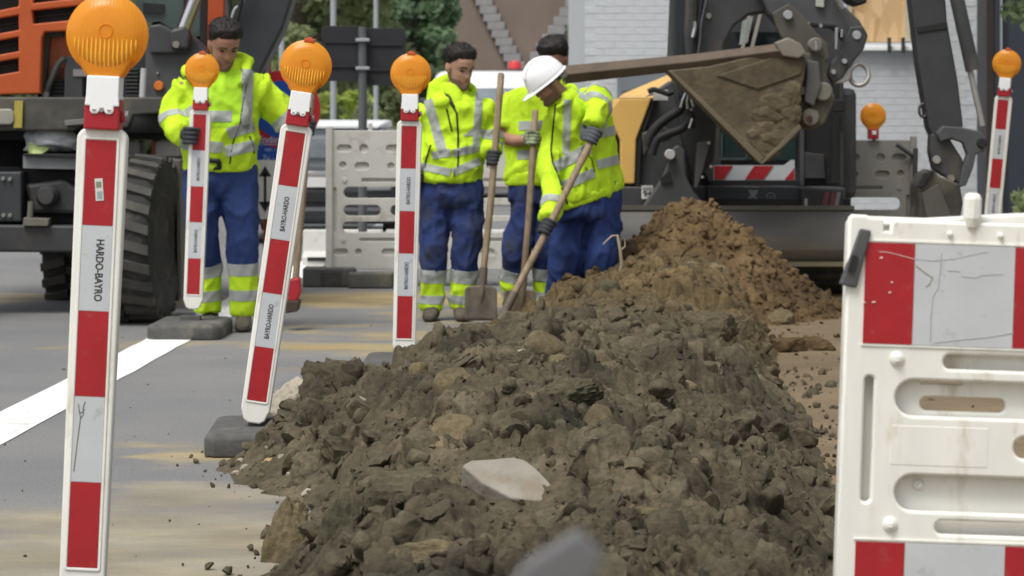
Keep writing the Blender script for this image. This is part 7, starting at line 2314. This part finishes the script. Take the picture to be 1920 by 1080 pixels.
p.link('headband', mb.mesh('headband', smooth=60), M_DARKMETAL, he)
mb = MB().tube([W(Vector((-.085, .02, .004))), W(Vector((-.08, .07, -.016))), W(Vector((-.04, .112, -.03))), W(Vector((.02, .116, -.03))), W(Vector((.08, .07, -.016)))], .011, 8, flat=1.5)
p.link('neck_strap', mb.mesh('neck_strap', smooth=60), mat('grey_strap', (.20, .19, .18), .7), he)
p.finish_body()

# ------------------------------------------------------------------ worker on the left, setting up the beacon
p = Person(16.45, 'dark haired man in open hi-vis jacket holding a beacon at the left', 412)
k = p.D / F
p.head(420, 84, -.10, 24, 30, k=1.16, hair=.022, skin=M_SKIN2)
st = lambda px, py, w, dep, dd=0.0, tx=0.0: (p.J(px, py, dd), Vector((w * k, tx, 0)), Vector((0, dep, 0)))
TOR = [st(428, 116, 24, .065, -.03), st(426, 130, 40, .09, -.02), st(422, 144, 68, .12), st(418, 168, 77, .145), st(414, 215, 68, .155), st(413, 262, 66, .16), st(412, 296, 67, .16), st(411, 316, 64, .15)]
mb = MB()
trunk(mb, TOR)
AR_ = [(484, 160, 0, .090), (512, 190, .04, .096), (540, 220, .05, .090), (556, 234, .03, .076), (574, 240, .0, .058)]
AL_ = [(352, 160, 0, .090), (334, 196, .02, .088), (330, 232, -.06, .080), (340, 250, -.22, .066)]
for l in (AR_, AL_): limb(mb, [(p.J(*q[:3]), q[3]) for q in l], 16)
limb(mb, [(p.J(452, 158, -.16), .020), (p.J(462, 130, -.10), .026), (p.J(456, 112, .0), .028), (p.J(420, 108, .06), .028), (p.J(372, 120, .0), .028), (p.J(350, 134, -.06), .024), (p.J(362, 150, -.14), .018)], 12)
jk, jo = p.garment('jacket', mb, M_HIVIS, wrinkle=.024, wfreq=5.5, seed=21, wstretch=(1, 1, .8))
trunk(p.body, [(c, r * .8, f * .8) for c, r, f in TOR])
limb(p.body, [(p.J(424, 108, -.06), .060), (p.J(426, 130, -.02), .062), (p.J(424, 150, .0), .07)], 14)
slim(p, [AR_, AL_])
brace(p, jk, jo, 468, 140, 465, 246, 18)
torso_band(p, jk, jo, 392, 218, 440, 218, 20); torso_band(p, jk, jo, 433, 250, 478, 236, 20)
torso_band(p, jk, jo, 346, 270, 424, 276, 20); torso_band(p, jk, jo, 428, 284, 480, 272, 20)
p.ring_band(jk, p.J(*AR_[1][:3]), p.J(*AR_[2][:3]), .95, .06, M_TAPE, jo, slack=.15)
p.ring_band(jk, p.J(*AL_[1][:3]), p.J(*AL_[2][:3]), .75, .05, M_TAPE, jo, slack=.13)
p.seam(jk, [(452, 128), (464, 150), (456, 190), (450, 230), (436, 270), (430, 314)], M_ZIP, jo, 'zip', .005)
p.seam(jk, [(348, 142), (362, 158), (378, 176)], M_ZIP, jo, 'zip', .010)
p.seam(jk, [(468, 255), (474, 272), (477, 292)], M_ZIP, jo, 'pocket_zip', .005)
waistband(p, TOR, jo, .35)
p.seam(jk, [(392, 300), (410, 302), (412, 314), (392, 318)], M_ZIP, jo, 'pocket_flap', .016)
# T-shirt between the open fronts
a_, b2__ = p.J(424, 128, -.2), p.J(440, 232, -.2)
sh_pl = [(p.J(455, 160), Vector((1, 0, .12))), (p.J(372, 160), Vector((-1, 0, .12))), (p.J(420, 238), -Z_), (p.J(420, 132), Z_), (p.J(420, 160, -.02), Y_)]
p.band(jk, sh_pl, None, M_HIVISG, jo, 'shirt_front', .002)
LL = [(380, 312, 0, .120), (378, 380, -.02, .116), (380, 440, -.05, .100), (388, 510, .02, .086), (392, 584, .05, .080)]
LR = [(445, 312, 0, .122), (450, 380, -.02, .116), (455, 440, -.05, .100), (457, 510, -.03, .088), (457, 590, -.02, .080)]
mb = MB()
legs(p, mb, [LL, LR], [st(412, 300, 54, .125), st(412, 326, 60, .132), st(413, 352, 63, .135), st(414, 370, 46, .10)])
tk, to = p.garment('trousers', mb, M_BLUEL, wrinkle=.013, wfreq=6, seed=22, wstretch=(1, 1, .7))
slim(p, [LL, LR])
for l in (LL, LR):
    leg_bands(p, tk, to, l, [(553, 78, M_HIVIS, 'yellow_hem'), (503, 22, M_TAPE, 'reflective_band'), (552, 20, M_TAPE, 'reflective_band')])
p.boot(p.J(394, 590, .06), (-.1, -1, 0)); p.boot(p.J(457, 600, -.03), (.05, -1, 0))
ax = Vector((math.sin(rad(2.2)), 0, math.cos(rad(2.2))))
p.glove(P(359, 254, 16.0), ax, p.J(340, 250, -.24), M_GLOVE, .030, k=1.15)
# long handled tool held in the other hand, behind the leaning beacon
t_, b_ = P(586, 150, 16.42), P(553, 540, 16.42)
hc = t_ + (b_ - t_) * ((240 - 150) / (540 - 150))
p.glove(hc, t_ - b_, p.J(572, 240, .0), M_GLOVE)
tr = tag(empty('hand_tamper', tuple(P(550, 590, 16.42))), 'long wooden handled tamper with red head behind the leaning beacon', 'hand tamper')
MB().tube([t_, b_], .021, 12).build('handle', M_WOOD, tr, smooth=50)
MB().prism([P(541, 524, 16.36), P(562, 520, 16.36), P(564, 548, 16.36), P(556, 566, 16.36), P(540, 566, 16.36)], (0, .12, 0)).build('head', M_REDPL, tr, bevel=.012)
MB().prism([P(536, 564, 16.34), P(562, 564, 16.34), P(558, 584, 16.34), P(535, 588, 16.34)], (0, .16, 0)).build('plate', mat('brown_iron', (.05, .035, .028), .7), tr, bevel=.008)
p.finish_body()
